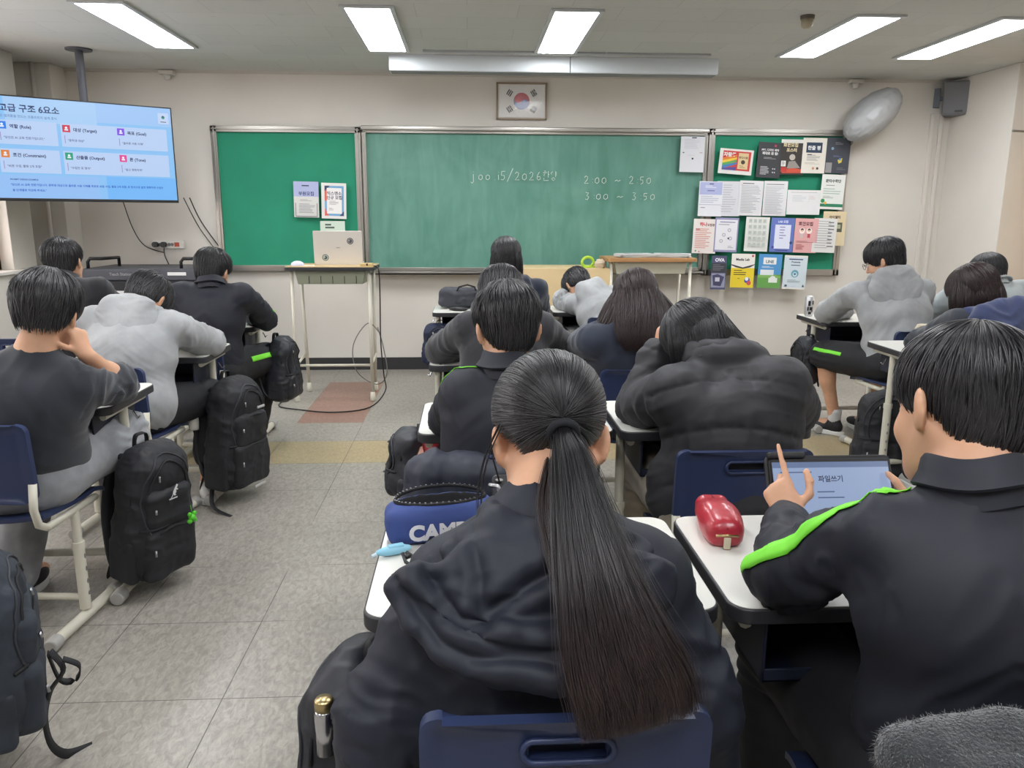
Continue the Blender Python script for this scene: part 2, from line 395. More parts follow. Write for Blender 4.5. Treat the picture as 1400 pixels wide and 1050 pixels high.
# handwriting as chalk strokes; glyphs in a unit cell
G = {'j':[[(.5,.62),(.5,-.2),(.3,-.4),(.05,-.25)],[(.5,.85),(.52,.88)]], 'o':[[(.5,.55),(.2,.42),(.2,.1),(.5,0),(.8,.15),(.78,.45),(.5,.55)]], '.':[[(.5,0),(.54,.03)]],
 'i':[[(.4,.55),(.45,0)],[(.4,.85),(.42,.88)]], 's':[[(.9,.95),(.3,.95),(.25,.5),(.7,.5),(.8,.2),(.5,0),(.15,.05)]], '/':[[(1,1.3),(0,-.2)]],
 '2':[[(.15,.7),(.4,.9),(.75,.75),(.6,.4),(.1,0),(.85,.02)]], '0':[[(.5,.7),(.15,.5),(.15,.15),(.5,0),(.85,.2),(.8,.6),(.5,.7)]], '6':[[(.6,.9),(.25,.5),(.2,.15),(.5,0),(.8,.15),(.7,.4),(.25,.35)]],
 '3':[[(.2,.9),(.7,.85),(.4,.5),(.75,.3),(.5,-.05),(.15,.05)]], '5':[[(.25,.8),(.2,.45),(.65,.45),(.7,.1),(.3,-.05)],[(.25,.8),(.8,.82)]], ':':[[(.4,.5),(.43,.53)],[(.4,.08),(.43,.11)]], '~':[[(.0,.3),(.3,.42),(.6,.28),(1,.4)]],
 'H':[[(.2,1),(.5,1.0)],[(.0,.82),(.65,.84)],[(.35,.7),(.1,.55),(.35,.38),(.6,.55),(.35,.7)],[(.9,1),(.9,.3)],[(.9,.65),(1.1,.65)],[(.15,.25),(.15,-.05),(.95,-.02)]],
 'Y':[[(.4,.95),(.1,.75),(.4,.55),(.65,.75),(.4,.95)],[(.95,1),(.95,.35)],[(.95,.8),(1.15,.8)],[(.95,.6),(1.15,.6)],[(.55,.3),(.25,.15),(.55,-.05),(.85,.12),(.55,.3)]], ' ':[]}
def chalk(mb, s, x, z, h, w, dz=0):
    for ch in s:
        for st in G[ch]: mb.tube([(x+p[0]*w*.8, -.0505, z+p[1]*h) for p in st], .0024, 5)
        x += w*(.55 if ch in '.:i' else 1.0); z += dz
m = MB(); o_ = (.591, 1.48)
chalk(m, 'joo.is/2026HY', -.015-.591+.035, 1.665-1.48, .075, .062, .0)
chalk(m, '2:00 ~ 2:50', 1.0-.591, 1.64-1.48, .07, .06)
chalk(m, '3:00 ~ 3:50', 1.01-.591, 1.505-1.48, .065, .063)
m.build('chalk_writing', mat('chalk_white', (220,228,222), .9), cb)
# smeared chalk strokes stay in the board's own material
# ------------------------------------------------------------------ flag
r = empty('framed_flag', (.459, D-.01, 2.315), 0, 'framed national flag with red and blue circle above the chalkboard', 'flag')
m = MB()
for a, c in (((-.215,-.02,.135),(.215,0,.15)), ((-.215,-.02,-.15),(.215,0,-.135)), ((-.215,-.02,-.15),(-.2,0,.15)), ((.2,-.02,-.15),(.215,0,.15))): m.b2(a, c)
m.build('frame', mat('flag_frame', (150,132,112), .4), r, bevel=.002)
s = Sheet(.4, .27, (232,230,228)); R0 = .068
RED, BLUE = (205,50,80), (60,90,160)
s.c(.5,.5,R0,RED,33-66-0+0,33-66+180) if False else None
a0 = -33
s.c(.5,.5,R0,RED, a0, a0+180); s.c(.5,.5,R0,BLUE, a0+180, a0+360)
dx, dz = math.cos(rad(a0))*R0/2, math.sin(rad(a0))*R0/2
s.c(.5-dx/.4,.5+dz/.27,R0/2,RED); s.c(.5+dx/.4,.5-dz/.27,R0/2,BLUE)
for cx, cz, br in ((-1,1,'111'),(1,-1,'000'),(1,1,'010'),(-1,-1,'101')):
    ang = math.atan2(cz*.068, cx*.105); n = (math.cos(ang), math.sin(ang)); t = (-n[1], n[0])
    for k, full in enumerate(br):
        d = .106 + .0155*k
        for (q0, q1) in (((-.025,.025),) if full == '1' else ((-.025,-.003),(.003,.025))):
            P = [(n[0]*(d+e)+t[0]*q, n[1]*(d+e)+t[1]*q) for e, q in ((-.0052,q0),(.0052,q0),(.0052,q1),(-.0052,q1))]
            s.poly([(.5+p[0]/.4, .5-p[1]/.27) for p in P], (30,30,34))
s.build('flag_sheet', r, loc=(0,-.009,0))
MB().b2((-.2,-.0165,-.135),(.2,-.0145,.135)).build('glass', mat('pane_glass', (255,255,255), .08, trans=0, alpha=.12, spec=.8), r)
# ------------------------------------------------------------------ posters
WH = (226,226,222); OFF = (216,216,212); DK = (58,58,62); GR = (150,150,152)
order = [0]
def put(s, name, x, z, rot, label, cat='poster', grp=None, lay=None):
    order[0] += 1; ly = order[0] if lay is None else lay
    o = s.build(name, None, (x, D-.069-.0022*ly, z), (0, rad(rot), 0))
    R = random.Random(order[0]); bend = R.uniform(.002, .006)
    for v in o.data.vertices: v.co.y -= bend*(.5-v.co.z/.3)
    tag(o, label, cat, grp)
    return o
A4 = (.21, .297)
s = Sheet(*A4, OFF); s.r(0,.0,1,.42,(176,184,220)); s.t('부원모집',.5,.38,.036,(40,50,110),.0008,True); s.r(.33,.1,.62,.13,(60,60,90)); s.lines(.25,.5,.75,.56,2,GR); s.lines(.2,.62,.9,.9,7,(140,140,150)); s.r(.06,.6,.08,.98,(70,74,90)); s.r(.92,.6,.94,.98,(70,74,90)); s.r(.06,.965,.94,.98,(70,74,90))
put(s, 'poster', -1.379, 1.492, 1, 'club recruiting sheet with lavender top, left of the pair on the left board')
s = Sheet(*A4, WH); s.r(.13,.08,.9,.92,(120,170,210)); s.r(.13,.08,.22,.5,(220,110,90)); s.poly([(.13,.7),(.3,.92),(.13,.92)],(226,110,96)); s.poly([(.9,.78),(.9,.92),(.72,.92)],(60,80,120)); s.poly([(.13,.08),(.34,.08),(.13,.24)],(60,66,96)); s.r(.22,.14,.82,.86,(236,234,232)); s.t('익스엔소',.52,.33,.034,(60,60,80),.0008,True); s.t('신규 모집',.52,.45,.034,(60,60,80),.0008,True); s.lines(.32,.5,.72,.62,4,GR); s.lines(.3,.7,.5,.78,3,GR)
put(s, 'poster', -1.146, 1.481, 1.5, 'poster with blue and coral corner shapes, right of the pair on the left board')
s = Sheet(*A4, (206,222,206)); s.lines(.2,.08,.6,.24,2,(80,96,88),.6); s.r(.1,.3,.9,.31,(120,140,128)); s.lines(.2,.4,.8,.9,6,(130,146,136))
put(s, 'notice', -1.166, 1.164, 0, 'pale green notice half hidden behind the laptop lid', 'notice')
s = Sheet(*A4, (222,224,230)); s.r(.45,.02,.65,.05,(40,44,80)); s.lines(.15,.08,.85,.36,7,(200,202,210)); s.c(.52,.62,.008,(30,30,34)); s.r(.1,.44,.16,.47,(70,70,80)); s.r(.8,.44,.92,.46,(190,160,160)); s.lines(.3,.52,.8,.56,1,(205,205,210))
put(s, 'notice', 1.934, 1.887, .8, 'plain white sheet hung at the top right corner of the chalkboard', 'notice')
s = Sheet(.297, .21, WH); s.r(.1,.08,.93,.85,(206,66,64))
for k, c in enumerate(((206,60,60),(226,130,50),(236,200,70),(90,170,90),(70,130,190),(90,80,150))):
    s.poly([(.1,.28+.1*k),(.52,.08+.1*k+.04),(.52,.2+.1*k),(.1,.4+.1*k) if k < 5 else (.1,.85)] if k < 5 else [(.1,.78),(.52,.7),(.52,.85),(.1,.85)], c)
s.t('자람꿈',.3,.3,.04,(240,240,236),.0015,True); s.r(.56,.14,.86,.78,(220,196,150)); s.t('판다사람',.71,.36,.022,(90,50,40),.0006,True); s.c(.71,.5,.018,(70,60,50)); s.lines(.62,.64,.8,.76,2,(150,110,90))
put(s, 'poster', 2.32, 1.828, 4, 'landscape poster with slanting rainbow stripes and red side panel')
s = Sheet(*A4, (60,62,66)); s.t('PPT, 디자인 제작',.5,.24,.022,(236,236,236),.0006,True); s.t('제대로 된 팀!',.5,.34,.026,(236,236,236),.0008,True); s.lines(.25,.42,.8,.48,2,(170,170,170)); s.c(.7,.09,.01,(200,60,90)); s.lines(.15,.68,.6,.93,6,(180,180,184),.5,3)
for k in range(4): s.c(.68+.08*(k%2), .74+.1*(k//2), .006, (190,190,196))
put(s, 'poster', 2.614, 1.843, 3, 'charcoal black poster with white Korean text beside the rainbow poster')
s = Sheet(*A4, (56,52,50)); s.r(0,0,1,.1,WH); s.t('회원모집',.4,.2,.036,(226,210,170),.0012,True); s.t('포스터',.45,.34,.034,(226,210,170),.0012,True); s.poly([(.1,.88),(.5,.8),(1,.84),(1,.94),(.1,.95)],(206,84,60)); s.r(.04,.78,.3,.92,(190,60,56)); s.c(.5,.5,.026,(190,184,176)); s.poly([(.3,.82),(.36,.62),(.62,.6),(.86,.8)],(150,144,138)); s.r(.04,.6,.24,.76,WH); s.lines(.08,.62,.2,.74,4,DK)
put(s, 'poster', 2.815, 1.869, .5, 'black poster with cream headline and orange foot, between charcoal and speech board posters')
s = Sheet(*A4, (228,224,214)); s.r(.15,.13,.82,.42,(44,62,84)); s.t('한줄 평',.48,.33,.038,(236,240,240),.001,True); s.lines(.2,.48,.8,.66,5,(140,140,140)); s.r(.2,.46,.4,.48,DK); s.c(.5,.86,.011,(200,150,110)); s.c(.68,.86,.011,(90,70,60)); s.lines(.12,.7,.8,.76,2,(180,176,166))
put(s, 'poster', 3.006, 1.884, 1, 'cream poster with dark blue banner near its top, under the board top edge')
s = Sheet(*A4, (64,68,78)); s.c(.25,.3,.012,(120,160,190)); s.lines(.35,.12,.7,.2,3,(150,150,160)); s.lines(.3,.5,.7,.54,2,(120,130,190)); s.poly([(.5,.62),(.7,.56),(.68,.68),(.56,.72)],(220,200,90)); s.c(.6,.6,.01,(90,140,200)); s.r(.02,.7,.28,.99,(150,150,150)); s.lines(.5,.84,.9,.92,2,(110,112,120))
put(s, 'poster', 3.217, 1.884, 1.5, 'dark slate poster at the top right corner of the right board')
s = Sheet(*A4, (226,230,226)); s.t('판타수학단',.5,.22,.03,(60,76,70),.0012,True); s.lines(.2,.3,.8,.36,1,GR); s.lines(.1,.4,.9,.6,3,(170,190,180)); s.r(0,.84,1,.93,(46,130,96)); s.c(.12,.76,.018,(50,150,90)); s.c(.24,.82,.012,(220,170,70)); s.lines(.1,.62,.6,.7,3,(150,160,156))
put(s, 'poster', 3.195, 1.577, 2, 'white poster with a green band along its foot, at the right board edge')
s = Sheet(*A4, (214,216,222)); s.lines(.2,.1,.85,.92,12,(186,188,196),.3,4)
put(s, 'notice', 2.269, 1.515, .5, 'plain lined sheet tucked behind the lavender topped notice', 'notice')
s = Sheet(*A4, (226,228,234)); s.r(.03,.02,.97,.38,(176,184,222)); s.r(.42,.06,.6,.085,(70,74,120)); s.lines(.25,.12,.75,.2,2,(226,228,240),.5); s.r(.35,.25,.65,.28,(120,124,180)); s.lines(.08,.42,.9,.64,4,(186,190,206)); s.r(.03,.66,.97,.67,(150,154,180)); s.lines(.1,.74,.4,.8,1,GR)
put(s, 'notice', 2.11, 1.513, 1, 'notice with a lavender top third overlapping the chalkboard frame', 'notice')
s = Sheet(*A4, (222,223,226)); s.r(.12,.07,.6,.09,DK); s.lines(.08,.14,.92,.94,18,(160,162,168),.3,5); s.c(.08,.12,.003,(200,60,60))
put(s, 'notice', 2.466, 1.52, 1.5, 'white text page with a dark heading line, left of the finer printed page', 'notice')
s = Sheet(*A4, (222,223,226)); s.r(.1,.09,.85,.105,DK); s.lines(.08,.16,.92,.96,22,(176,178,182),.3,6)
put(s, 'notice', 2.682, 1.519, 1, 'white page of fine print left of the landscape table sheet', 'notice')
s = Sheet(.297, .21, (224,225,227)); s.r(.1,.09,.88,.1,(100,100,110)); s.lines(.15,.22,.6,.5,5,(200,204,210)); s.r(.65,.2,.66,.5,(210,200,200)); s.lines(.68,.24,.85,.4,3,(210,200,200))
put(s, 'notice', 2.939, 1.487, .5, 'landscape sheet with a faint table in the middle of the right board', 'notice')
s = Sheet(*A4, (230,222,218)); s.t('하나',.42,.2,.036,(206,60,70),.0014,True); s.t('모집중',.74,.2,.024,(110,60,60),.0008,True); s.lines(.1,.28,.9,.88,11,(214,150,140),.4,7); s.r(.1,.28,.28,.32,(190,110,110)); s.c(.15,.93,.008,(120,160,120)); s.c(.3,.95,.006,(200,120,120))
put(s, 'poster', 2.073, 1.193, 1.5, 'white sheet with red heading and pink lines overhanging the left edge of the right board')
s = Sheet(*A4, (150,150,186)); s.r(.05,.06,.95,.94,(226,226,232)); s.r(.2,.12,.85,.14,(90,84,150)); s.lines(.15,.19,.9,.25,1,GR)
for p in ((.62,.36),(.4,.5),(.3,.68),(.68,.6)): s.c(p[0],p[1],.016,(176,176,186)); s.c(p[0],p[1],.009,(222,222,228))
s.c(.6,.6,.008,(70,70,84)); s.lines(.6,.82,.85,.9,2,(150,150,160))
put(s, 'poster', 2.264, 1.205, 1.5, 'purple bordered poster with small grey drawings beside the red headed sheet')
s = Sheet(*A4, (224,226,222))
for i in range(5):
    for j in range(4): s.r(.12+.2*j,.06+.17*i,.26+.2*j,.17+.17*i,(196,204,198)); s.lines(.14+.2*j,.08+.17*i,.25+.2*j,.15+.17*i,3,(150,160,154),.3,i*4+j)
put(s, 'notice', 2.538, 1.211, 1.5, 'white sheet printed with a grid of little grey pictures', 'notice')
s = Sheet(*A4, (100,120,190)); s.t('LAB 모집',.5,.14,.024,(226,230,244),.0006,True); s.r(.18,.2,.86,.9,(218,222,240)); s.lines(.38,.26,.68,.66,5,(90,96,150),.25,9); s.c(.14,.86,.012,(60,80,150)); s.c(.9,.72,.012,(40,56,110)); s.r(.25,.93,.8,.96,(70,80,140))
put(s, 'poster', 2.764, 1.205, 1.5, 'cornflower blue poster with a pale inner panel')
s = Sheet(*A4, (222,222,220)); s.lines(.1,.08,.9,.92,12,(168,170,176),.25,11); s.lines(.62,.1,.92,.9,8,(110,112,120),.3,12)
put(s, 'notice', 3.147, 1.202, 2, 'white list page between the pink poster and the cream poster', 'notice')
s = Sheet(*A4, (222,170,170)); s.t('회원모집',.45,.2,.036,(90,40,46),.0014,True); s.c(.32,.36,.026,(240,226,220)); s.c(.62,.36,.026,(240,226,220)); s.c(.32,.33,.013,(50,40,40)); s.c(.62,.33,.013,(50,40,40)); s.c(.32,.36,.009,(230,190,160)); s.c(.62,.36,.009,(230,190,160)); s.r(.26,.44,.38,.56,(200,190,190)); s.r(.56,.44,.68,.56,(190,80,90)); s.lines(.1,.66,.9,.72,2,(150,80,84)); s.lines(.1,.76,.5,.92,5,(170,90,94))
put(s, 'poster', 2.978, 1.2, 1.5, 'pink poster with two small round headed figures')
s = Sheet(*A4, (222,206,170)); s.t('아이엘티',.5,.2,.028,(90,70,50),.0012,True); s.r(.45,.32,.85,.6,(90,96,80)); s.r(.52,.38,.78,.5,(180,180,150)); s.lines(.2,.64,.5,.9,5,(150,130,100)); s.lines(.15,.26,.8,.3,1,(150,130,100))
put(s, 'poster', 3.238, 1.262, 1, 'cream yellow poster overhanging the right edge of the right board', lay=8)
s = Sheet(.135, .297, (82,84,116)); s.t('OVA',.55,.17,.04,(232,232,240),.002,True); s.r(0,.22,1,.5,(58,60,70)); s.lines(.1,.26,.9,.46,4,(120,122,130)); s.r(.04,.52,.96,.94,(150,152,176)); s.poly([(.1,.58),(.45,.54),(.9,.62),(.7,.9),(.2,.88)],(70,70,100)); s.r(.3,.64,.6,.76,(200,200,214))
put(s, 'poster', 2.21, .876, 1, 'narrow curled dark violet poster lettered OVA at the lower left of the right board')
s = Sheet(*A4, (232,206,52)); s.r(0,0,1,.42,(234,232,226)); s.poly([(0,.34),(.2,.4),(.5,.44),(.8,.4),(1,.32),(1,.3),(.5,.4),(0,.31)],(60,60,60)); s.t('Media Lab',.48,.2,.03,(30,30,30),.001,True); s.c(.9,.06,.01,(200,80,90)); s.c(.72,.78,.026,(70,90,170)); s.c(.8,.86,.02,(210,90,90)); s.c(.7,.74,.016,(236,236,240)); s.lines(.12,.48,.7,.66,3,(60,56,40),.35); s.lines(.3,.72,.45,.76,1,(60,56,40))
put(s, 'poster', 2.426, .893, 1, 'yellow and white poster lettered Media Lab hanging below the right board')
s = Sheet(*A4, (80,150,206)); s.r(0,.6,1,1,(104,162,84)); s.poly([(0,.64),(.5,.55),(1,.66),(1,.7),(0,.7)],(130,180,96)); s.r(.2,.1,.76,.3,(232,234,234)); s.t('LINE',.48,.26,.036,(90,110,120),.0012,True); s.lines(.15,.36,.7,.42,2,(232,236,240)); s.r(.1,.46,.68,.62,(222,230,234)); s.c(.66,.74,.03,(230,234,230)); s.r(.48,.7,.86,.84,(230,234,230))
put(s, 'poster', 2.67, .89, 1.5, 'blue sky and green meadow poster lettered LINE hanging below the right board')
s = Sheet(*A4, (206,220,228)); s.r(.0,.0,1,.05,WH); s.r(.0,.95,1,1,WH); s.r(.2,.1,.8,.13,(60,64,110)); s.t('Promote',.5,.22,.022,(50,60,100),.0006,True); s.r(.3,.28,.7,.3,(60,64,110)); s.c(.5,.54,.034,(110,170,190)); s.c(.5,.56,.02,(206,224,230)); s.c(.5,.55,.01,(60,120,150)); s.lines(.2,.72,.8,.82,3,(140,160,170)); s.r(.1,.87,.2,.93,(70,90,110)); s.poly([(.84,.93),(.9,.85),(.96,.93)],(60,70,90))
put(s, 'poster', 2.9, .879, 2, 'pale blue white poster with a teal round emblem, lowest right below the board')

# ------------------------------------------------------------------ television
def tv():
    a = math.atan2(.65, .96)   # its plane turned towards the class
    r = empty('television', (-2.24, 6.38, 1.80), a, 'large flat television showing a light blue slide, hung from the ceiling', 'television')
    W, H = 1.36, .70
    MB().b2((-W, .002, -H/2), (0, .045, H/2)).build('casing', BLACKP, r, bevel=.006)
    MB().b2((-W*.7, .045, -.2), (-W*.3, .09, .2)).build('mount', BLACKP, r, bevel=.004)
    m = MB()
    for p, q in (((-W,-.006,H/2-.008),(0,.004,H/2)), ((-W,-.006,-H/2),(0,.004,-H/2+.02)), ((-W,-.006,-H/2),(-W+.008,.004,H/2)), ((-.008,-.006,-H/2),(0,.004,H/2))): m.b2(p, q)
    m.build('bezel', BLACKP, r, bevel=.002)
    w, h = W-.016, H-.028
    cx, cz = -W/2, .006
    E = .95
    cols = {}
    def ec(c):
        nm = 'slide_%d_%d_%d' % c
        if nm not in MATS: mat(nm, (8,8,10), .35, emit=(c, E))
        return nm
    s = Sheet(w, h, ec((140,196,246))); s.step = .0006
    s.r(.2,0,.62,.24,ec((168,206,246))); s.r(.62,.0,1,.2,ec((160,200,246))); s.r(.04,.77,.6,1,ec((150,194,246))); s.r(.64,.76,1,1,ec((118,186,250)))
    s.t(': 고급 구조 6요소', .158, .14, .055, ec((44,60,110)), .0014)
    s.t('좋은 결과물을 만드는 프롬프트의 설계 공식', .165, .2, .02, ec((110,140,190)), .0003)
    cards = [('역할 (Role)','"당신은 AI 교육 전문가입니다."',(40,130,236),.165,.24),('대상 (Target)','"중학생 대상"',(206,54,84),.452,.24),('목표 (Goal)','"올바른 사용 이해"',(130,80,226),.715,.24),
             ('조건 (Constraint)','"45분 수업, 활동 2개 포함"',(224,130,60),.165,.52),('산출물 (Output)','"수업안 표 형식"',(30,160,120),.452,.52),('톤 (Tone)','"쉽고 명확하게"',(226,70,150),.715,.52)]
    for tt, sub, c, u, v in cards:
        ww = .272 if u < .7 else .265; s.k = 6
        s.r(u-.008, v-.01, u+ww-.01, v+.225, ec((186,210,246)))
        iw, ih = .028, .028*w/h
        s.r(u, v+.005, u+iw*1.3, v+.005+ih*1.3, ec(c))
        s.c(u+iw*.65, v+.005+ih*.5, .008, ec((236,244,255))); s.r(u+iw*.35, v+.005+ih*.75, u+iw*.95, v+.005+ih*1.0, ec((236,244,255)))
        s.t(tt, u+.05, v+.065, .028, ec((40,54,100)), .0008)
        s.r(u+.006, v+.11, u+.009, v+.19, ec((150,130,190)))
        s.t(sub, u+.02, v+.17, .019, ec((90,96,140)), .0003)
    s.t('PROMPT DESIGN EXAMPLE', .19, .82, .014, ec((50,80,150)), .0004)
    s.t('"당신은 AI 교육 전문가입니다. 중학생 대상으로 올바른 사용 이해를 목표로 45분 수업, 활동 2개 포함, 표 형식으로 쉽고 명확하게 수업안', .19, .875, .0178, ec((40,90,200)), .0004)
    s.t('을 단계별로 작성해 주세요."', .195, .93, .0178, ec((40,90,200)), .0004)
    s.r(.93,.055,.985,.17,ec((196,214,246))); s.c(.957,.1,.012,ec((30,150,110))); s.c(.957,.092,.006,ec((60,80,150))); s.r(.942,.145,.972,.153,ec((60,70,90)))
    s.build('screen', r, loc=(cx, 0, cz))
    p = Matrix.Rotation(-a, 3, 'Z') @ Vector((-2.79+2.24, 6.2-6.38, 0))
    m = MB().tube([(p.x, p.y+.02, .1), (p.x, p.y+.02, ZC-1.80)], .028, 14)
    m.tube([(p.x, p.y+.02, ZC-1.80-.012), (p.x, p.y+.02, ZC-1.80)], .09, 20).b2((p.x-.03, p.y-.02, .0), (p.x+.03, p.y+.05, .2))
    m.build('ceiling_pole', mat('pole_grey', (84,86,94), .45), r, smooth=False)
tv()
def cable(pts, r, label, grp=None, m=BLACKP, name='cable'):
    P = [Vector(p) for p in pts]; out = []
    for i in range(len(P)-1):
        p0 = P[max(i-1,0)]; p1 = P[i]; p2 = P[i+1]; p3 = P[min(i+2,len(P)-1)]
        for k in range(6):
            t = k/6; out.append(.5*((2*p1)+(p2-p0)*t+(2*p0-5*p1+4*p2-p3)*t*t+(-p0+3*p1-3*p2+p3)*t**3))
    out.append(P[-1])
    return tag(MB().tube(out, r, 6).build(name, m, None, smooth=True), label, 'cable', grp)
cable([(-2.9,6.95,1.48),(-2.86,7.0,1.25),(-2.78,7.02,1.1),(-2.62,7.02,1.04)], .004, 'thin black cable curling down the wall below the television')
cable([(-2.33,6.9,1.5),(-2.28,7.0,1.3),(-2.1,7.0,1.02),(-2.05,7.0,.9)], .005, 'black cable slanting down from the right side of the television')
cable([(-2.38,6.9,1.5),(-2.3,7.0,1.25),(-2.14,7.01,1.0),(-2.12,7.0,.9)], .004, 'second thinner cable beside the slanting cable at the television')
r = empty('power_strip', (-2.58, D, 1.11), 0, 'white power strip on the wall under the television with two black plugs', 'power strip')
MB().b2((-.13,-.03,-.035),(.13,0,.035)).build('housing', mat('white_plastic', (224,222,216), .4), r, bevel=.006)
for x in (-.1,-.03): MB().tube([(x,-.07,.0),(x,-.03,0)], .024, 14).build('plug', BLACKP, r)
for x in (-.065,.01,.035): MB().tube([(x,-.032,.0),(x,-.029,0)], .014, 14).build('socket', GREYP, r)
MB().b2((.055,-.034,-.018),(.095,-.029,.018)).build('switch', mat('red_switch', (190,80,50), .4), r)
cable([(-2.61,7.0,1.1),(-2.6,6.97,1.02),(-2.55,6.95,.9),(-2.54,6.9,.85)], .005, 'black lead hanging from the power strip behind the console')
# ------------------------------------------------------------------ things on the wall and ceiling
r = empty('speaker', (4.24, 6.93, 2.36), rad(-30), 'grey loudspeaker in the upper right corner of the front wall', 'speaker')
SPK = mat('speaker_grey', (112,112,116), .7)
m = MB(); m.prism([(-.13,-.1),(.13,-.1),(.1,.1),(-.1,.1)], -.14, .14); m.build('cabinet', SPK, r, bevel=.01)
MB().b2((-.12,-.106,-.12),(.12,-.1,.13)).build('grille', mat('speaker_grille', (124,124,128), .8, bump=(500,.6,.001)), r, bevel=.004)
MB().b2((-.03,-.108,-.115),(.03,-.105,-.1)).build('badge', BLACKP, r)
m = MB().b2((-.2,.0,-.06),(-.15,.05,.1)).b2((-.16,.01,0),(-.1,.04,.03)); m.build('bracket', mat('bracket_grey', (100,106,116), .5), r, bevel=.003)
# wrapped wall fan: a crumpled bag
def blob(name, c, R, mrot, material, amp=.01, freq=12, n=48, label=None, parent=None, ribs=0, smooth=True, seed=0):
    V = []; F = []
    for i in range(n+1):
        th = PI*i/n
        for k in range(n):
            ph = 2*PI*k/n; d = Vector((math.sin(th)*math.cos(ph), math.sin(th)*math.sin(ph), math.cos(th)))
            p = np.array([d.x, d.y, d.z]); q = 1 + amp/min(R)*float(ridge(p[None]*freq/4+seed)[0])
            v = Vector((d.x*R[0]*q, d.y*R[1]*q, d.z*R[2]*q)); V.append(mrot @ v + Vector(c))
    for i in range(n):
        for k in range(n): F.append((i*n+k, (i+1)*n+k, (i+1)*n+(k+1) % n, i*n+(k+1) % n))
    return mesh_obj(name, V, F, material, parent, smooth, label=label)
# numpy noise ---------------------------------------------------------------
_rng = np.random.RandomState(7); _LAT = _rng.rand(32, 32, 32).astype(np.float32)
def vnoise(p):
    p = np.asarray(p, float); i = np.floor(p).astype(int); f = p-i; f = f*f*(3-2*f)
    i0 = i % 32; i1 = (i+1) % 32
    def L(a, b, c): return _LAT[a, b, c]
    x0, y0, z0 = i0[..., 0], i0[..., 1], i0[..., 2]; x1, y1, z1 = i1[..., 0], i1[..., 1], i1[..., 2]
    fx, fy, fz = f[..., 0], f[..., 1], f[..., 2]
    a = L(x0,y0,z0)*(1-fx)+L(x1,y0,z0)*fx; b = L(x0,y1,z0)*(1-fx)+L(x1,y1,z0)*fx
    c = L(x0,y0,z1)*(1-fx)+L(x1,y0,z1)*fx; d = L(x0,y1,z1)*(1-fx)+L(x1,y1,z1)*fx
    return (a*(1-fy)+b*fy)*(1-fz)+(c*(1-fy)+d*fy)*fz
def fbm(p, o=3):
    s = 0; a = .5; t = 0
    for k in range(o): s = s+a*vnoise(p*2**k+k*7.3); t += a; a *= .5
    return s/t
def ridge(p, o=3):
    s = 0; a = .5; t = 0
    for k in range(o): s = s+a*(1-np.abs(2*vnoise(p*2**k+k*5.1)-1)*2); t += a; a *= .5
    return s/t
FOIL = mat('fan_cover_grey', (170,172,174), .5, .1, bump=(26,.35,.004))
Mr = (Matrix.Rotation(rad(38), 3, 'Y') @ Matrix.Rotation(rad(20), 3, 'Z'))
fr_ = empty('wall_fan', (3.43, D, 2.215), 0, 'wall fan wrapped in a crinkled grey cover above the right board', 'fan')
Mr = Matrix.Rotation(rad(-52), 3, 'Y')
blob('fan_cover', (0,-.21,0), (.15,.17,.27), Matrix.Rotation(rad(48), 3, 'Y'), FOIL, .008, 16, 64, parent=fr_)
MB().tube([(-.1,0,-.12),(-.06,-.15,-.08)], .03, 12).tube([(-.1,-.02,-.2),(-.1,0,-.2)], .05, 12).build('wall_bracket', GREYP, fr_, smooth=True)
# projection screen housing
r = empty('projector_screen', (.65, 6.31, ZC), 0, 'long pale housing of a roll-down projection screen on the ceiling', 'projection screen')
HM = mat('housing_white', (208,214,218), .35)
m = MB(); m.prism([(-.075,-.115),(.07,-.115),(.075,-.1),(.075,0),(-.075,0),(-.08,-.09)], -1.23, .12, lambda x, y, z: (z, x, y)); m.build('housing', HM, r, bevel=.004)
m = MB(); m.prism([(-.075,-.115),(.07,-.115),(.075,-.1),(.075,0),(-.075,0),(-.08,-.09)], .125, 1.25, lambda x, y, z: (z, x, y)); m.build('housing', HM, r, bevel=.004)
m = MB().b2((-1.22,-.05,-.118),(1.24,.06,-.112)); m.build('slot', GREYP, r)
r = empty('cable_duct', (.3, 6.08, ZC), 0, 'thin grey duct strip along the ceiling before the screen housing', 'cable duct')
for a, b_ in ((-.62,.26),(.26,.72),(.72,1.5)): MB().b2((a,-.02,-.015),(b_-.01,.02,0)).build('segment', mat('duct_grey', (170,174,176), .5), r, bevel=.003)
r = empty('ceiling_sensor', (2.02, 4.92, ZC), 0, 'small round brown sensor on the ceiling beside the light panels', 'sensor')
MB().lathe([(.04,-.02),(.042,0)]).build('base', mat('sensor_dark', (90,82,74), .5), r)
MB().lathe([(.02,-.07),(.034,-.055),(.036,-.02)]).build('cap', mat('sensor_tan', (170,158,136), .4), r, smooth=True)
for x, l in ((-2.47,'small white detector on the wall top above the left board'), (3.35,'small white detector on the wall top above the wrapped fan')):
    r = empty('detector', (x, D-.03, 2.5), 0, l, 'detector')
    MB().b2((-.06,-.03,-.01),(.06,.03,.02)).build('base', WALL, r, bevel=.004); MB().lathe([(.02,-.05),(.03,-.01)]).build('cap', mat('white_plastic'), r, smooth=True)

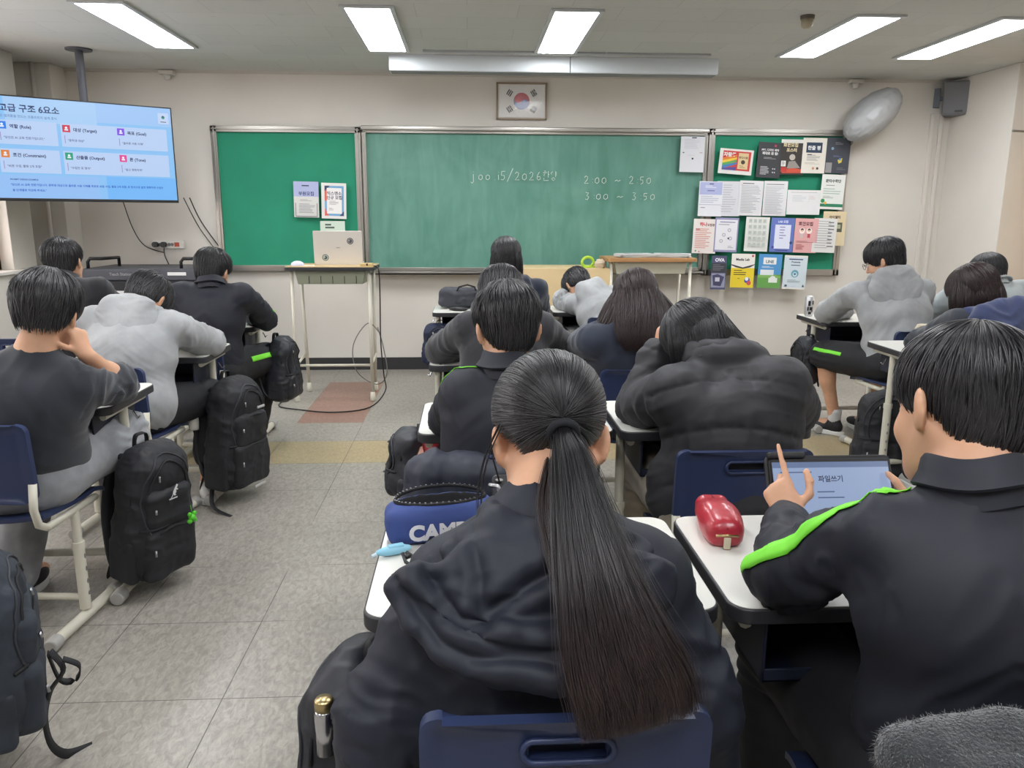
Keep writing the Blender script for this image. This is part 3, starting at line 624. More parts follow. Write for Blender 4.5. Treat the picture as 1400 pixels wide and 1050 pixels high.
# ------------------------------------------------------------------ AV console
CONS = mat('console_grey', (66,68,76), .5, .1)
r = empty('media_console', (-2.53, 6.55, 0), 0, 'dark grey media console cabinet with black handles below the television', 'cabinet')
m = MB().b2((-.42,-.25,.03),(.38,.3,.86)); m.build('body', CONS, r, bevel=.008)
m = MB().b2((-.46,-.28,.86),(.42,.33,.95)); m.build('top', mat('console_top', (78,80,88), .45, .1), r, bevel=.01)
m = MB().b2((-.4,-.262,.45),(.12,-.25,.84)); m.build('door', mat('console_black', (38,39,44), .35), r, bevel=.003)
m = MB().b2((.14,-.262,.05),(.37,-.25,.84)); m.build('side_door', mat('console_mid', (84,88,98), .45), r, bevel=.003)
m = MB().b2((-.4,-.262,.06),(.12,-.25,.43)); m.build('door', mat('console_black'), r, bevel=.003)
for x0 in (-.43,.28):
    m = MB().tube([(x0,-.2,.95),(x0,-.2,1.0),(x0+.02,-.2,1.025),(x0+.11,-.2,1.025),(x0+.11,.1,1.02),(x0+.11,.1,.95)], .013, 8); m.build('handle', BLACKP, r, smooth=True)
LBL = mat('label_white', (222,222,222), .5)
MB().b2((-.28,-.266,.72),(-.15,-.262,.78)).build('sticker', LBL, r); MB().b2((.2,-.284,.9),(.34,-.28,.925)).build('sticker', LBL, r)
MB().b2((.28,-.266,.62),(.35,-.262,.72)).build('sticker', LBL, r)
MB().tube([(.2,-.27,.76),(.2,-.262,.76)], .014, 12).build('lock', CHROME, r)
V_, F_ = text_geo('Teach Station', .03, .0005)
mesh_obj('lettering', [(v[0]-.24, -.2825, v[1]+.9) for v in V_], F_, mat('letter_grey', (150,150,154), .5), r, False)

# ------------------------------------------------------------------ tall lectern table with laptop
def tall_table(x, y, W, Dp, H, top, edge, drawer, label, slits=True, brace=True):
    r = empty('lectern_table', (x, y, 0), 0, label, 'lectern')
    m = MB(); m.prism(rrect(-W/2,-Dp/2,W/2,Dp/2,.02), H-.006, H); m.build('tabletop', top, r)
    m = MB(); m.prism(rrect(-W/2-.004,-Dp/2-.004,W/2+.004,Dp/2+.004,.022), H-.03, H-.005); m.build('edge_band', edge, r, bevel=.002)
    a, b_ = W/2-.06, Dp/2-.05
    m = MB(); m.prism([(-a,H-.03),(a,H-.03),(a-.02,H-.13),(-a+.02,H-.13)], -b_, b_, lambda x, z, y: (x, y, z)); m.build('drawer_box', drawer, r, bevel=.006)
    if slits:
        m = MB()
        for k in range(6): m.b2((-a+.1+.085*k,-b_-.003,H-.125),(-a+.104+.085*k,-b_+.001,H-.07))
        m.build('slit', BLACKP, r)
    for sx in (-1,1):
        for sy in (-1,1):
            m = MB(); x0 = sx*(W/2-.035); x1 = sx*(W/2-.035-(.0 if sy < 0 else .02)); y0 = sy*(Dp/2-.04)
            m.tube([(x0*.99,y0*.9,H-.03),(x1,y0*1.05,.05)], .0125, 10); lg = m.build('leg', CREAM, r, smooth=True)
            MB().lathe([(.017,0),(.02,.01),(.017,.07)], (x1,y0*1.05,0), 12).build('foot_cap', CREAM, lg, smooth=True)
    if brace:
        m = MB(); q = W/2-.04; d = Dp/2-.05; zz = .27
        m.tube([(-q,-d,zz),(q,-d,zz)], .01, 8).tube([(-q,-d,zz),(-q,d,zz+.03)], .01, 8).tube([(q,-d,zz),(q,d,zz+.03)], .01, 8); m.build('brace', CREAM, r, smooth=True)
    return r
tall_table(-1.005, 5.97, .63, .42, 1.0, mat('oak_top', (196,170,126), .45, var=(5,.06)), EDGE, mat('drawer_sage', (156,160,140), .45), 'tall cream legged lectern table carrying the laptop left of the chalkboard')
tall_table(1.47, 6.5, .72, .42, 1.035, mat('beech_top', (190,146,96), .4, var=(6,.07)), mat('beech_edge', (176,130,84), .45), mat('drawer_cream', (196,192,172), .45), 'tall wooden topped lectern table with papers right of the front desks', slits=False)
r = empty('laptop', (-.965, 5.97, 1.0), rad(3), 'open silver white laptop with round stickers on its lid, seen from behind', 'laptop')
LAP = mat('laptop_silver', (214,210,204), .35, .2)
MB().b2((-.17,-.0,0),(.17,.22,.014)).build('base', LAP, r, bevel=.004)
M_ = Matrix.Rotation(rad(-14), 3, 'X')
MB().box((0,-.01,.13), (.355,.008,.24), M=Matrix.Rotation(rad(6), 3, 'X')).build('lid', LAP, r, bevel=.004)
for (x, z, rr, c1, c2) in ((.09,.175,.024,(70,70,74),(150,150,150)), (-.095,.055,.024,(60,70,80),(170,190,180))):
    s = Sheet(.06,.06,c1); s.mb = MB(); s.mats = []; s.c(.5,.5,rr,c1); s.c(.5,.5,rr*.8,c2); s.c(.5,.5,rr*.55,c1) ; s.c(.4,.45,rr*.25,c2)
    s.build('sticker', r, loc=(x,-.0155+(.13-z)*.105,z), rot=(rad(6),0,0))
V_, F_ = text_geo('LG', .014, .0003)
s = MB(); s.b2((-.012,-.0165,.125),(.014,-.0145,.129)); s.build('lid_mark', GREYP, r)
r = empty('computer_mouse', (-1.25, 5.88, 1.0), 0, 'lilac white computer mouse beside the laptop', 'mouse')
m = MB(); m.lathe([(.001,.035),(.02,.033),(.04,.02),(.045,.004),(.044,0)], n=20); o = m.build('shell', mat('mouse_lilac', (206,208,230), .4), r, smooth=True); o.scale = (1.1,.75,1)
tag(MB().b2((-1.19,5.78,1.0),(-1.12,5.84,1.008)).build('paper_slip', mat('slip', (230,224,206), .6), None), 'small pale slip lying between mouse and laptop', 'paper')
r = empty('adapter', (-.74, 5.82, 1.0), 0, 'small tan block with dark tip on the lectern corner right of the laptop', 'adapter')
MB().b2((-.045,-.03,0),(.045,.03,.022)).build('body', mat('tan_block', (206,182,128), .5), r, bevel=.004); MB().tube([(.0,-.032,.014),(.01,-.03,.014)], .008, 8).build('tip', BLACKP, r)
cable([(-.7,5.85,1.0),(-.655,5.8,.98),(-.65,5.8,.8),(-.655,5.8,.45),(-.64,5.8,.2),(-.63,5.78,.08),(-.72,5.55,.01),(-.95,5.42,.008),(-1.2,5.5,.008),(-1.38,5.62,.008),(-1.37,5.85,.01),(-1.3,5.95,.01)], .005, 'black cable dropping from the lectern to a loop on the floor')
cable([(-.66,5.84,.5),(-.75,5.84,.58),(-.86,5.82,.42),(-.84,5.82,.22),(-.7,5.83,.12),(-.62,5.83,.2),(-.64,5.83,.4),(-.68,5.84,.55)], .004, 'thin pale cable looped round the right leg of the laptop lectern', m=mat('pale_cable', (120,118,112), .5))
# papers on the right table
for k, (x, y, a, l) in enumerate(((1.36,6.45,8,'stack of printed papers at the left on the wooden topped lectern'), (1.66,6.45,-20,'loose white papers at the right on the wooden topped lectern'))):
    r = empty('paper_stack', (x, y, 1.036), rad(a), l, 'papers', None)
    m = MB()
    for q in range(6): m.box((random.Random(q+k).uniform(-.01,.01),random.Random(q+k+9).uniform(-.01,.01),.003+.004*q), (.3,.21,.003), rz=random.Random(q+k).uniform(-.12,.12))
    m.build('sheets', mat('paper_white', (230,230,228), .6), r)
    s = Sheet(.297,.21,(230,230,230)); s.lines(.2,.2,.8,.75,5,(120,120,124)); s.build('top_sheet', r, loc=(0,0,.028), rot=(rad(-90),0,0))
# plywood podium front
PLY = mat('plywood', (222,196,150), .5, var=(2.5,.04))
r = empty('wooden_podium', (.785, 6.6, 0), 0, 'pale plywood podium standing below the chalkboard', 'podium')
MB().b2((-.35,-.26,0),(.35,-.24,.95)).build('front_panel', PLY, r, bevel=.002)
MB().b2((-.35,-.24,0),(-.33,.24,.93)).build('side_panel', PLY, r, bevel=.002); MB().b2((.33,-.24,0),(.35,.24,.93)).build('side_panel', PLY, r, bevel=.002)
MB().b2((-.35,-.24,.93),(.35,.24,.95)).build('top', PLY, r, bevel=.002)
r = empty('tape_dispenser', (.97, 6.45, .95), rad(15), 'lime green tape holder on top of the plywood podium', 'tape')
LIME = mat('lime_plastic', (170,206,60), .4)
pts = [(.05*math.cos(a), 0, .045+.04*math.sin(a)) for a in [2*PI*k/16 for k in range(16)]]
MB().tube(pts, .012, 8, closed=True).build('ring', LIME, r, smooth=True)
MB().b2((-.06,-.02,0),(.06,.02,.012)).build('foot', LIME, r, bevel=.003)
r = empty('chalk_eraser', (1.07, 6.42, .95), rad(-20), 'crumpled tan wipe beside the lime tape holder', 'wipe')
blob('cloth', (0,0,.03), (.04,.03,.035), Matrix.Identity(3), mat('tan_cloth', (206,190,166), .8), .012, 16, 20, parent=r)
# ------------------------------------------------------------------ school desk and chair
def make_desk(name, label):
    r = empty(name, (0,0,0), 0, label, 'desk'); W, Dp, H = .6, .42, .72
    m = MB(); m.prism(rrect(-W/2+.004,-Dp/2+.004,W/2-.004,Dp/2-.004,.035,8), H-.006, H); m.build('tabletop', LAM, r)
    m = MB(); m.prism(rrect(-W/2,-Dp/2,W/2,Dp/2,.038,8), H-.03, H-.0015); m.build('edge_band', EDGE, r, bevel=.004)
    m = MB(); x0, y0, y1, z0, z1 = .235, -.19, .15, .57, .685
    m.b2((-x0,y0,z0),(x0,y1,z0+.006)).b2((-x0,y0,z0),(-x0+.006,y1,z1)).b2((x0-.006,y0,z0),(x0,y1,z1)).b2((-x0,y1-.006,z0),(x0,y1,z1)).b2((-x0,y0,z0),(x0,y0+.006,z0+.025))
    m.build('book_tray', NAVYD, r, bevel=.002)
    for sx in (-1,1):
        x = sx*.265
        m = MB().tube([(x,-.02,.05),(x,-.02,.42)], .019, 12); m.tube([(x,-.02,.42),(x,-.02,.69)], .0155, 12).tube([(x,-.18,.68),(x,.16,.68)], .012, 8)
        m.tube([(x,-.02,.405),(x,-.02,.43)], .0215, 12)
        lg = m.build('leg', CREAM, r, smooth=False); sm(lg)
        z_ = [.14+.0075*q for q in range(30)]; MB().tube([(x,-.0365,z) for z in z_], [.0042 if q % 6 < 2 else .0012 for q in range(30)], 6).build('adjuster', GREYP, lg, smooth=True)
        m = MB().tube([(x,-.2,.03),(x,.2,.03)], .02, 12); fb = m.build('foot_bar', CREAM, r); sm(fb)
        for sy in (-1,1): MB().tube([(x,sy*.17,.028),(x,sy*.225,.026)], .026, 12).build('end_cap', CAP, fb, bevel=.006)
        MB().tube([(sx*.29,.0,.66),(sx*.305,.0,.63),(sx*.315,.0,.64)], .004, 6).build('bag_hook', CHROME, r, smooth=True)
    m = MB().tube([(-.265,-.02,.12),(.265,-.02,.12)], .014, 10); sm(m.build('crossbar', CREAM, r))
    return r
def sm(o):
    o.data.polygons.foreach_set('use_smooth', np.ones(len(o.data.polygons), bool))
    try: o.data.set_sharp_from_angle(angle=rad(45))
    except Exception: pass
    return o
def make_chair(label):
    r = empty('school_chair', (0,0,0), 0, label, 'chair')
    # backrest: bent panel with a hand slot
    W, z0, z1 = .375, .50, .75
    nx, nz = 30, 22; V = []; F = []
    def inside(u, v):
        x = (u-.5)*W; z = z0+(z1-z0)*v
        rx, rz = .052, .0125
        zc = z1-.045
        dx = max(abs(x)-(rx-rz), 0); return math.hypot(dx, z-zc) < rz
    m = MB()
    th = .014
    for side in (0, 1):
        base = len(m.V)
        for j in range(nz+1):
            for i in range(nx+1):
                u, v = i/nx, j/nz; x = (u-.5)*W; z = z0+(z1-z0)*v
                y = -.2 - .02*(1-(2*u-1)**2) - .018*(v-.5)
                cr = .03
                ex = max(abs(x)-(W/2-cr), 0); ez = max(z-(z1-cr), 0)+max((z0+cr)-z, 0)
                if math.hypot(ex, ez) > cr:
                    k = cr/math.hypot(ex, ez)
                    x = math.copysign(W/2-cr+ex*k, x); z = (z1-cr+ez*k) if z > z1-cr else (z0+cr-ez*k)
                edge = min(W/2-abs(x), z1-z, z-z0)
                lip = .006 if edge < .016 else 0
                m.V.append((x, y-(lip if side == 0 else 0)+(th if side else 0), z))
        for j in range(nz):
            for i in range(nx):
                if inside((i+.5)/nx, (j+.5)/nz): continue
                a = base+j*(nx+1)+i; f = (a, a+1, a+nx+2, a+nx+1); m.F.append(f if side == 0 else f[::-1]); m.fm.append(0)
    B = (nx+1)*(nz+1)
    ed = {}
    for f in m.F:
        if f[0] < B:
            for q in range(4):
                e = (f[q], f[(q+1) % 4]); 
                if (e[1], e[0]) in ed: del ed[(e[1], e[0])]
                else: ed[e] = 1
    for (a, b_) in list(ed):
        m.F.append((b_, a, a+B, b_+B)); m.fm.append(0)
    m.build('backrest', NAVY, r, smooth=True).data.set_sharp_from_angle(angle=rad(50))
    # rim of the slot
    P = [(.05*math.cos(t)+(.0), 0, .0165*math.sin(t)) for t in [2*PI*k/24 for k in range(24)]]
    pts = [((.042 if math.cos(t) > 0 else -.042)+.016*math.cos(t), -.2225-.006, z1-.045+.016*math.sin(t)) for t in [2*PI*k/24 for k in range(24)]]
    MB().tube(pts, .0045, 6, closed=True).build('slot_rim', NAVY, r, smooth=True)
    # seat
    nx, ny = 14, 14; m = MB()
    for side in (0,1):
        for j in range(ny+1):
            for i in range(nx+1):
                u, v = i/nx*2-1, j/ny*2-1
                x = u*.19*math.sqrt(1-.12*v*v); y = .015+v*.19*math.sqrt(1-.12*u*u)
                z = .428 + .012*(u*u) - (.025*max(0, v-.5)**2*4) + .006*abs(min(v, 0)) - (.014 if side else 0)
                m.V.append((x, y, z))
    B = (nx+1)*(ny+1)
    for j in range(ny):
        for i in range(nx):
            a = j*(nx+1)+i; m.F.append((a,a+1,a+nx+2,a+nx+1)); m.F.append((a+B,a+nx+1+B,a+nx+2+B,a+1+B)); m.fm += [0,0]
    rim = [i for i in range(nx+1)] + [j*(nx+1)+nx for j in range(1, ny+1)] + [ny*(nx+1)+i for i in range(nx-1, -1, -1)] + [j*(nx+1) for j in range(ny-1, 0, -1)]
    for k in range(len(rim)):
        a, b_ = rim[k], rim[(k+1) % len(rim)]; m.F.append((b_, a, a+B, b_+B)); m.fm.append(0)
    m.build('seat', NAVY, r, smooth=True).data.set_sharp_from_angle(angle=rad(50))
    for sx in (-1,1):
        x = sx*.178
        m = MB().tube([(x,-.195,.56),(x,-.205,.48),(x,-.19,.425),(x,-.15,.402),(x,.05,.402),(x,.13,.402)], .0125, 10); m.build('side_tube', CREAM, r, smooth=True)
        m = MB().tube([(x,-.0,.05),(x,-.0,.28)], .018, 12).tube([(x,-.0,.28),(x,-.0,.4)], .0145, 12).tube([(x,0,.265),(x,0,.29)], .0205, 12); lg = sm(m.build('leg', CREAM, r))
        z_ = [.1+.0075*q for q in range(22)]; MB().tube([(x+sx*.0165,0,z) for z in z_], [.0042 if q % 6 < 2 else .0012 for q in range(22)], 6).build('adjuster', GREYP, lg, smooth=True)
        m = MB().tube([(x,-.19,.026),(x,.19,.026)], .0185, 12); fb = sm(m.build('foot_bar', CREAM, r))
        for sy in (-1,1): MB().tube([(x,sy*.165,.026),(x,sy*.215,.024)], .0235, 12).build('end_cap', CAP, fb, bevel=.006)
    sm(MB().tube([(-.178,0,.09),(.178,0,.09)], .012, 10).build('crossbar', CREAM, r)); sm(MB().tube([(-.178,.1,.4),(.178,.1,.4)], .012, 10).build('crossbar', CREAM, r))
    return r
desk0 = make_desk('school_desk', ''); chair0 = make_chair('')
used = {'d': 0, 'c': 0}
def desk(x, y, label, rz=0, grp='school desks'):
    o = desk0 if not used['d'] else copy_tree(desk0); used['d'] = 1
    o.location = (x, y, 0); o.rotation_euler = (0,0,rad(rz)); o['label'] = label; o['group'] = grp; return o
def chair(x, y, label, rz=0, grp='school chairs'):
    o = chair0 if not used['c'] else copy_tree(chair0); used['c'] = 1
    o.location = (x, y, 0); o.rotation_euler = (0,0,rad(rz)); o['label'] = label; o['group'] = grp; return o
desk(.12, 1.39, 'white school desk holding the open blue pencil case')
desk(.735, 1.39, 'white school desk holding the red leather pouch and the tablet')
desk(.14, 2.49, 'white school desk before the student with the black collar, backpack hung on its left')
desk(.76, 2.49, 'white school desk under the puffer jacket elbow')
desk(.12, 3.6, 'white desk before the student in the black fleece')
desk(.74, 3.6, 'white desk before the girl in the navy sweater with spread hair')
desk(.05, 5.52, 'white front desk carrying a dark bag and a black glasses case')
desk(.87, 5.52, 'white front desk on which the student in the grey hoodie sleeps')
desk(-1.53, 1.84, 'white school desk of which only a corner shows at the left edge')
desk(-1.52, 2.86, 'white school desk under the elbow of the student resting a cheek on a hand')
desk(-1.51, 3.84, 'white school desk under the grey hoodie arms in the left row')
desk(-1.55, 4.84, 'white school desk before the student with the black track jacket and green cuff')
desk(-2.25, 4.8, 'white school desk before the student nearest the television')
desk(2.5, 4.98, 'white school desk with a drink can on its left corner')
desk(2.4, 3.82, 'white school desk with a pale paper cup, before the girl in the navy hood')
desk(3.15, 5.0, 'white school desk by the door side, before the student with the grey blue shirt')
chair(.12, 1.09, 'navy plastic chair in the foreground under the ponytail girl')
chair(.74, 2.2, 'navy plastic chair with a cream frame behind the girl in the puffer jacket')
chair(.08, 2.18, 'navy chair hidden under a draped navy jacket')
chair(.1, 3.3, 'navy chair of the student in the black fleece')
chair(.72, 3.33, 'navy chair behind the girl in the navy sweater')
chair(.26, 5.02, 'navy chair of the girl with long straight hair at the front desk')
chair(.92, 5.02, 'navy chair of the student asleep on the desk')
chair(-1.49, 2.55, 'navy chair under the student in grey sweatpants at the left edge', -4)
chair(-1.5, 3.44, 'navy chair under the student in the grey hoodie in the left row', -4)
chair(-1.46, 4.36, 'navy chair under the student with the black track jacket', -6)
chair(-2.28, 4.25, 'navy chair of the student nearest the television')
chair(2.5, 4.38, 'navy chair under the student in shorts with a grey hoodie', 6)
chair(2.42, 3.3, 'navy chair of the girl in the navy hood')
chair(3.15, 4.4, 'navy chair of the student with the grey blue shirt')
chair(.73, 1.02, 'navy chair in the right foreground with a fuzzy dark jacket over its back', -4)
# ------------------------------------------------------------------ soft bodies: smooth-blended distance fields meshed through OpenVDB
def nz(v): v = np.asarray(v, float); return v/(np.linalg.norm(v)+1e-9)
class Field:
    def __init__(s, lo, hi, h):
        s.lo = np.array(lo, float); s.h = h; s.n = np.ceil((np.array(hi)-s.lo)/h).astype(int)+1
        s.A = np.full(s.n, .3, np.float32)
    def grid(s, bmin, bmax):
        i0 = np.clip(np.floor((np.array(bmin)-s.lo)/s.h).astype(int), 0, s.n-1); i1 = np.clip(np.ceil((np.array(bmax)-s.lo)/s.h).astype(int)+1, 1, s.n)
        if (i1 <= i0).any(): return None, None
        ax = [s.lo[k]+s.h*np.arange(i0[k], i1[k], dtype=np.float32) for k in range(3)]
        X, Y, Z = np.meshgrid(*ax, indexing='ij'); sl = tuple(slice(a, b) for a, b in zip(i0, i1))
        return sl, (X.astype(np.float32), Y.astype(np.float32), Z.astype(np.float32))
    def comb(s, sl, d, k, sub):
        a = s.A[sl]
        if sub: a = -a
        if k > 0:
            h = np.clip(.5+.5*(a-d)/k, 0, 1); r = a*(1-h)+d*h-k*h*(1-h)
        else: r = np.minimum(a, d)
        s.A[sl] = -r if sub else r
    def cap(s, a, b, ra, rb=None, k=.02, sub=False):
        rb = ra if rb is None else rb; a = np.array(a, float); b = np.array(b, float); R = max(ra, rb)+k+2.5*s.h
        sl, g = s.grid(np.minimum(a, b)-R, np.maximum(a, b)+R)
        if sl is None: return s
        ab = b-a; L = float(ab@ab)+1e-9; px, py, pz = g[0]-a[0], g[1]-a[1], g[2]-a[2]
        t = np.clip((px*ab[0]+py*ab[1]+pz*ab[2])/L, 0, 1)
        d = np.sqrt((px-t*ab[0])**2+(py-t*ab[1])**2+(pz-t*ab[2])**2)-(ra+(rb-ra)*t)
        s.comb(sl, d, k, sub); return s
    def ell(s, c, R, M=None, k=.02, sub=False):
        c = np.array(c, float); R = np.array(R, float); M = np.eye(3) if M is None else np.array(M); q = R.max()+k+2.5*s.h
        sl, g = s.grid(c-q, c+q)
        if sl is None: return s
        p = np.stack([g[0]-c[0], g[1]-c[1], g[2]-c[2]], -1) @ M.astype(np.float32)
        k0 = np.sqrt((p*p/(R*R).astype(np.float32)).sum(-1)); k1 = np.sqrt((p*p/(R**4).astype(np.float32)).sum(-1))+1e-6
        s.comb(sl, k0*(k0-1)/k1, k, sub); return s
    def chain(s, pts, rs, k=.02, sub=False):
        for i in range(len(pts)-1): s.cap(pts[i], pts[i+1], rs[i], rs[i+1], k, sub)
        return s
    def mesh(s):
        g = openvdb.FloatGrid(background=.3); g.copyFromArray(s.A); P, Q = g.convertToQuads(isovalue=0.0)
        V = s.lo+P*s.h; Q = Q.astype(np.int64)
        a, b, c, d = V[Q[:, 0]], V[Q[:, 1]], V[Q[:, 2]], V[Q[:, 3]]
        ce = (a+b+c+d)/4; n = np.cross(c-a, d-b)
        if (ce*n).sum() < 0: Q = Q[:, ::-1].copy()
        # relax the grid stair-steps a little
        for _ in range(2):
            A = np.zeros_like(V); C = np.zeros(len(V))
            for i in range(4):
                np.add.at(A, Q[:, i], V[Q[:, (i+1) % 4]]); np.add.at(C, Q[:, i], 1)
            V = V*.5+.5*A/np.maximum(C, 1)[:, None]
        return V, Q
def vnormals(V, Q):
    n = np.cross(V[Q[:, 2]]-V[Q[:, 0]], V[Q[:, 3]]-V[Q[:, 1]]); N = np.zeros_like(V)
    for i in range(4): np.add.at(N, Q[:, i], n)
    return N/(np.linalg.norm(N, axis=1)[:, None]+1e-12)

def headrot(yaw, pitch, roll=0): return np.array(Matrix.Rotation(rad(yaw), 3, 'Z') @ Matrix.Rotation(rad(-pitch), 3, 'X') @ Matrix.Rotation(rad(roll), 3, 'Y'))
def head_prims(F, H, M, female=False, ear_out=1):
    T = lambda x, y, z: H + M @ np.array([x, y, z])
    f = .95 if female else 1
    F.ell(T(0,-.012,.03), (.074*f,.094,.084), M, .02)
    F.ell(T(0,.03,-.03), (.06*f,.06,.08), M, .03)
    F.ell(T(0,.04,-.082), (.042*f,.042,.03), M, .03); F.cap(T(0,.072,-.1), T(0,.07,-.095), .016, k=.02)
    for q in (-1, 1):
        F.cap(T(q*.052*f,-.005,-.045), T(q*.022,.062,-.095), .016, k=.03)   # jaw line
        F.ell(T(q*.036*f,.062,-.035), (.024,.022,.024), M, .02)
        F.cap(T(q*.045,.07,.022), T(q*.012,.084,.02), .009, k=.015)
        F.ell(T(q*.032,.097,-.002), (.017,.014,.012), M, .012, True)
        E = M @ np.array(Matrix.Rotation(rad(q*32), 3, 'Z') @ Matrix.Rotation(rad(8), 3, 'X'))
        F.ell(T(q*(.078*f+.005),-.012,-.012), (.0085,.019,.031), E, .006); F.ell(T(q*(.076*f+.004),-.006,-.034), (.007,.012,.014), E, .006)
        F.ell(T(q*(.088*f+.006),-.002,-.01), (.006,.010,.018), E, .004, True)
    F.cap(T(0,.086,.006), T(0,.108,-.032), .007, .0115, .012); 
    for q in (-1, 1): F.cap(T(q*.011,.096,-.036), T(q*.012,.094,-.037), .007, k=.006)
    F.cap(T(-.018,.088,-.064), T(.018,.088,-.064), .006, k=.006); F.cap(T(-.015,.087,-.074), T(.015,.087,-.074), .0065, k=.006)

CURL = dict(relax=((18,28,16),(22,32,18),(28,34,18),(32,34,18)), fist=((75,90,50),(80,92,50),(82,92,50),(82,90,50)), half=((40,50,30),(46,54,30),(52,56,30),(56,56,30)), flat=((6,8,4),(6,8,4),(8,8,4),(10,8,4)), point=((-6,6,4),(55,80,45),(70,85,45),(75,85,45)))
def hand_prims(F, w, d, n, side, curl='relax', sc=1.0, spread=4, thumb=None):
    """w wrist, d finger direction, n palm normal (fingers close towards it), side=+1 puts the thumb on d x n"""
    d = nz(d); n = nz(np.array(n)-d*np.dot(n, d)); s = np.cross(d, n)*side
    P = lambda a, b, c: np.array(w)+(d*a+s*b+n*c)*sc
    for b0, b1, L in ((.012,.028,.082),(.006,.010,.086),(-.004,-.008,.082),(-.012,-.026,.074)):
        F.cap(P(.0,b0,0), P(L,b1,0), .0125*sc, .0105*sc, .012*sc)
    F.cap(P(.012,.02,.006), P(.05,.026,.01), .014*sc, .012*sc, .012*sc)     # thumb mound
    Ls = ((.042,.025,.02),(.046,.028,.021),(.042,.026,.02),(.033,.02,.017)); B = ((.084,.028),(.088,.0095),(.084,-.009),(.076,-.027)); rr = (.0082,.0084,.008,.007)
    for i in range(4):
        p = P(B[i][0], B[i][1], 0); a = 0; sp = (1.5-i)*rad(spread); r = rr[i]*sc
        for j in range(3):
            a += rad(CURL[curl][i][j]); dd = (d*math.cos(sp)+s*math.sin(sp))*math.cos(a)+n*math.sin(a); q = p+dd*Ls[i][j]*sc
            F.cap(p, q, r, r*.93, .003); p = q; r *= .93
    th = thumb or ((.55,.75,.35),(.8,.5,.35),(.95,.2,.3)); p = P(.025,.026,.008); r = .0105*sc
    for j, v in enumerate(th):
        dd = nz(d*v[0]+s*v[1]+n*v[2]); q = p+dd*(.038,.032,.026)[j]*sc; F.cap(p, q, r, r*.93, .006); p = q; r *= .93

def frame_of(J):
    up = nz(J['neck']-J['hip']); rt = nz(J['shR']-J['shL']); rt = nz(rt-up*np.dot(rt, up)); fw = np.cross(up, rt); return np.stack([rt, fw, up], 1)
def torso_prims(F, J, off=0., k=.05, hipw=1., belly=0., low=True):
    M = frame_of(J); hip, ch, ne = J['hip'], J['chest'], J['neck']; rt, fw, up = M[:, 0], M[:, 1], M[:, 2]
    if low: F.ell(hip, (.165*hipw+off,.115+off,.10+off), M, k)
    mid = (hip*.5+ch*.5); F.ell(mid+fw*belly*.3, (.135*hipw+off,.095+off+belly*.5,.13), M, k)
    F.ell(ch, (.14*hipw+off,.095+off,.14), M, k)
    q = .42; F.cap(J['shL']*(1-q)+ch*q, J['shR']*(1-q)+ch*q, .062+off*.7, k=k)
    for sh in (J['shL'], J['shR']): F.cap(ne-up*.03, sh-up*.006, .042+off*.4, .042+off*.5, k*.7)
    F.cap(ch*.4+ne*.6, ne, .06+off*.4, .052, k*.6)
def legs(J, base, sp=None):
    b = dict(base)
    return b
SKIN = mat('skin', (213,165,135), .5, spec=.35, var=(18,.03)); SKIN.node_tree.nodes['Principled BSDF'].inputs['Subsurface Weight'].default_value = .12
SKIN.node_tree.nodes['Principled BSDF'].inputs['Subsurface Radius'].default_value = (.8,.35,.2); SKIN.node_tree.nodes['Principled BSDF'].inputs['Subsurface Scale'].default_value = .008
EYE = mat('eye_white', (225,222,218), .2); IRIS = mat('iris', (40,26,20), .2)
HAIR = mat('hair_black', (31,30,34), .36, spec=.6); HAIRB = mat('hair_brown', (50,38,38), .4, spec=.5)
HAIR.node_tree.nodes['Principled BSDF'].inputs['Sheen Weight'].default_value = .1
def bounds(J, pad=.24):
    P = np.array([v for v in J.values()]); return P.min(0)-pad, P.max(0)+pad

def body(J, root, R, female=False, h=.006, hands={}, sk=SKIN):
    lo, hi = bounds(J, .17); lo[2] = max(lo[2], .0); F = Field(lo, hi, h); M = J['M']; H = J['head']
    torso_prims(F, J, -.012, .05)
    T = lambda x, y, z: H + M @ np.array([x, y, z])
    F.cap(T(0,-.03,-.05), J['neck'], .05 if not female else .045, .055, .03)
    head_prims(F, H, M, female)
    for s_ in 'LR':
        F.cap(J['sh'+s_], J['el'+s_], .045, .037, .02); F.cap(J['el'+s_], J['wr'+s_], .036, .025, .015)
        F.ell(J['el'+s_]*.6+J['wr'+s_]*.4, (.036,.036,.036), None, .03)
        d = J['wr'+s_]-J['el'+s_]; hd = hands.get(s_)
        if hd: hand_prims(F, J['wr'+s_]+nz(d)*.008, hd['d'], hd['n'], hd.get('side', 1), hd.get('curl', 'relax'), hd.get('sc', .95), hd.get('spread', 4), hd.get('thumb'))
        else: hand_prims(F, J['wr'+s_]+nz(d)*.008, (d[0]*.4, d[1], 0), (0,0,-1), 1 if s_ == 'L' else -1, 'relax', .92)
        F.cap(J['hip'+s_], J['kn'+s_], .078, .054, .03); F.cap(J['kn'+s_], J['an'+s_], .05, .034, .02)
        F.ell(J['kn'+s_]*.68+J['an'+s_]*.32-np.array([0,.012,0]), (.048,.05,.09), None, .03)
        F.cap(J['an'+s_]-np.array([0,0,.03]), J['to'+s_], .032, .024, .02)
    V, Q = F.mesh(); o = mesh_obj('body', V-R, Q, sk, root)
    for q in (-1, 1):
        c = T(q*.030,.0745,-.001)-R; e = MB(); e.lathe([(.0115*math.sin(PI*k/8)+1e-4, .0115*math.cos(PI*k/8)) for k in range(9)], c, 12)
        eo = e.build('eye', EYE, root, smooth=True); i = T(q*.030,.083,-.001)-R; e = MB(); e.lathe([(.0045*math.sin(PI*k/6)+1e-4, .0045*math.cos(PI*k/6)) for k in range(7)], i, 8); e.build('iris', IRIS, eo, smooth=True)
    return o

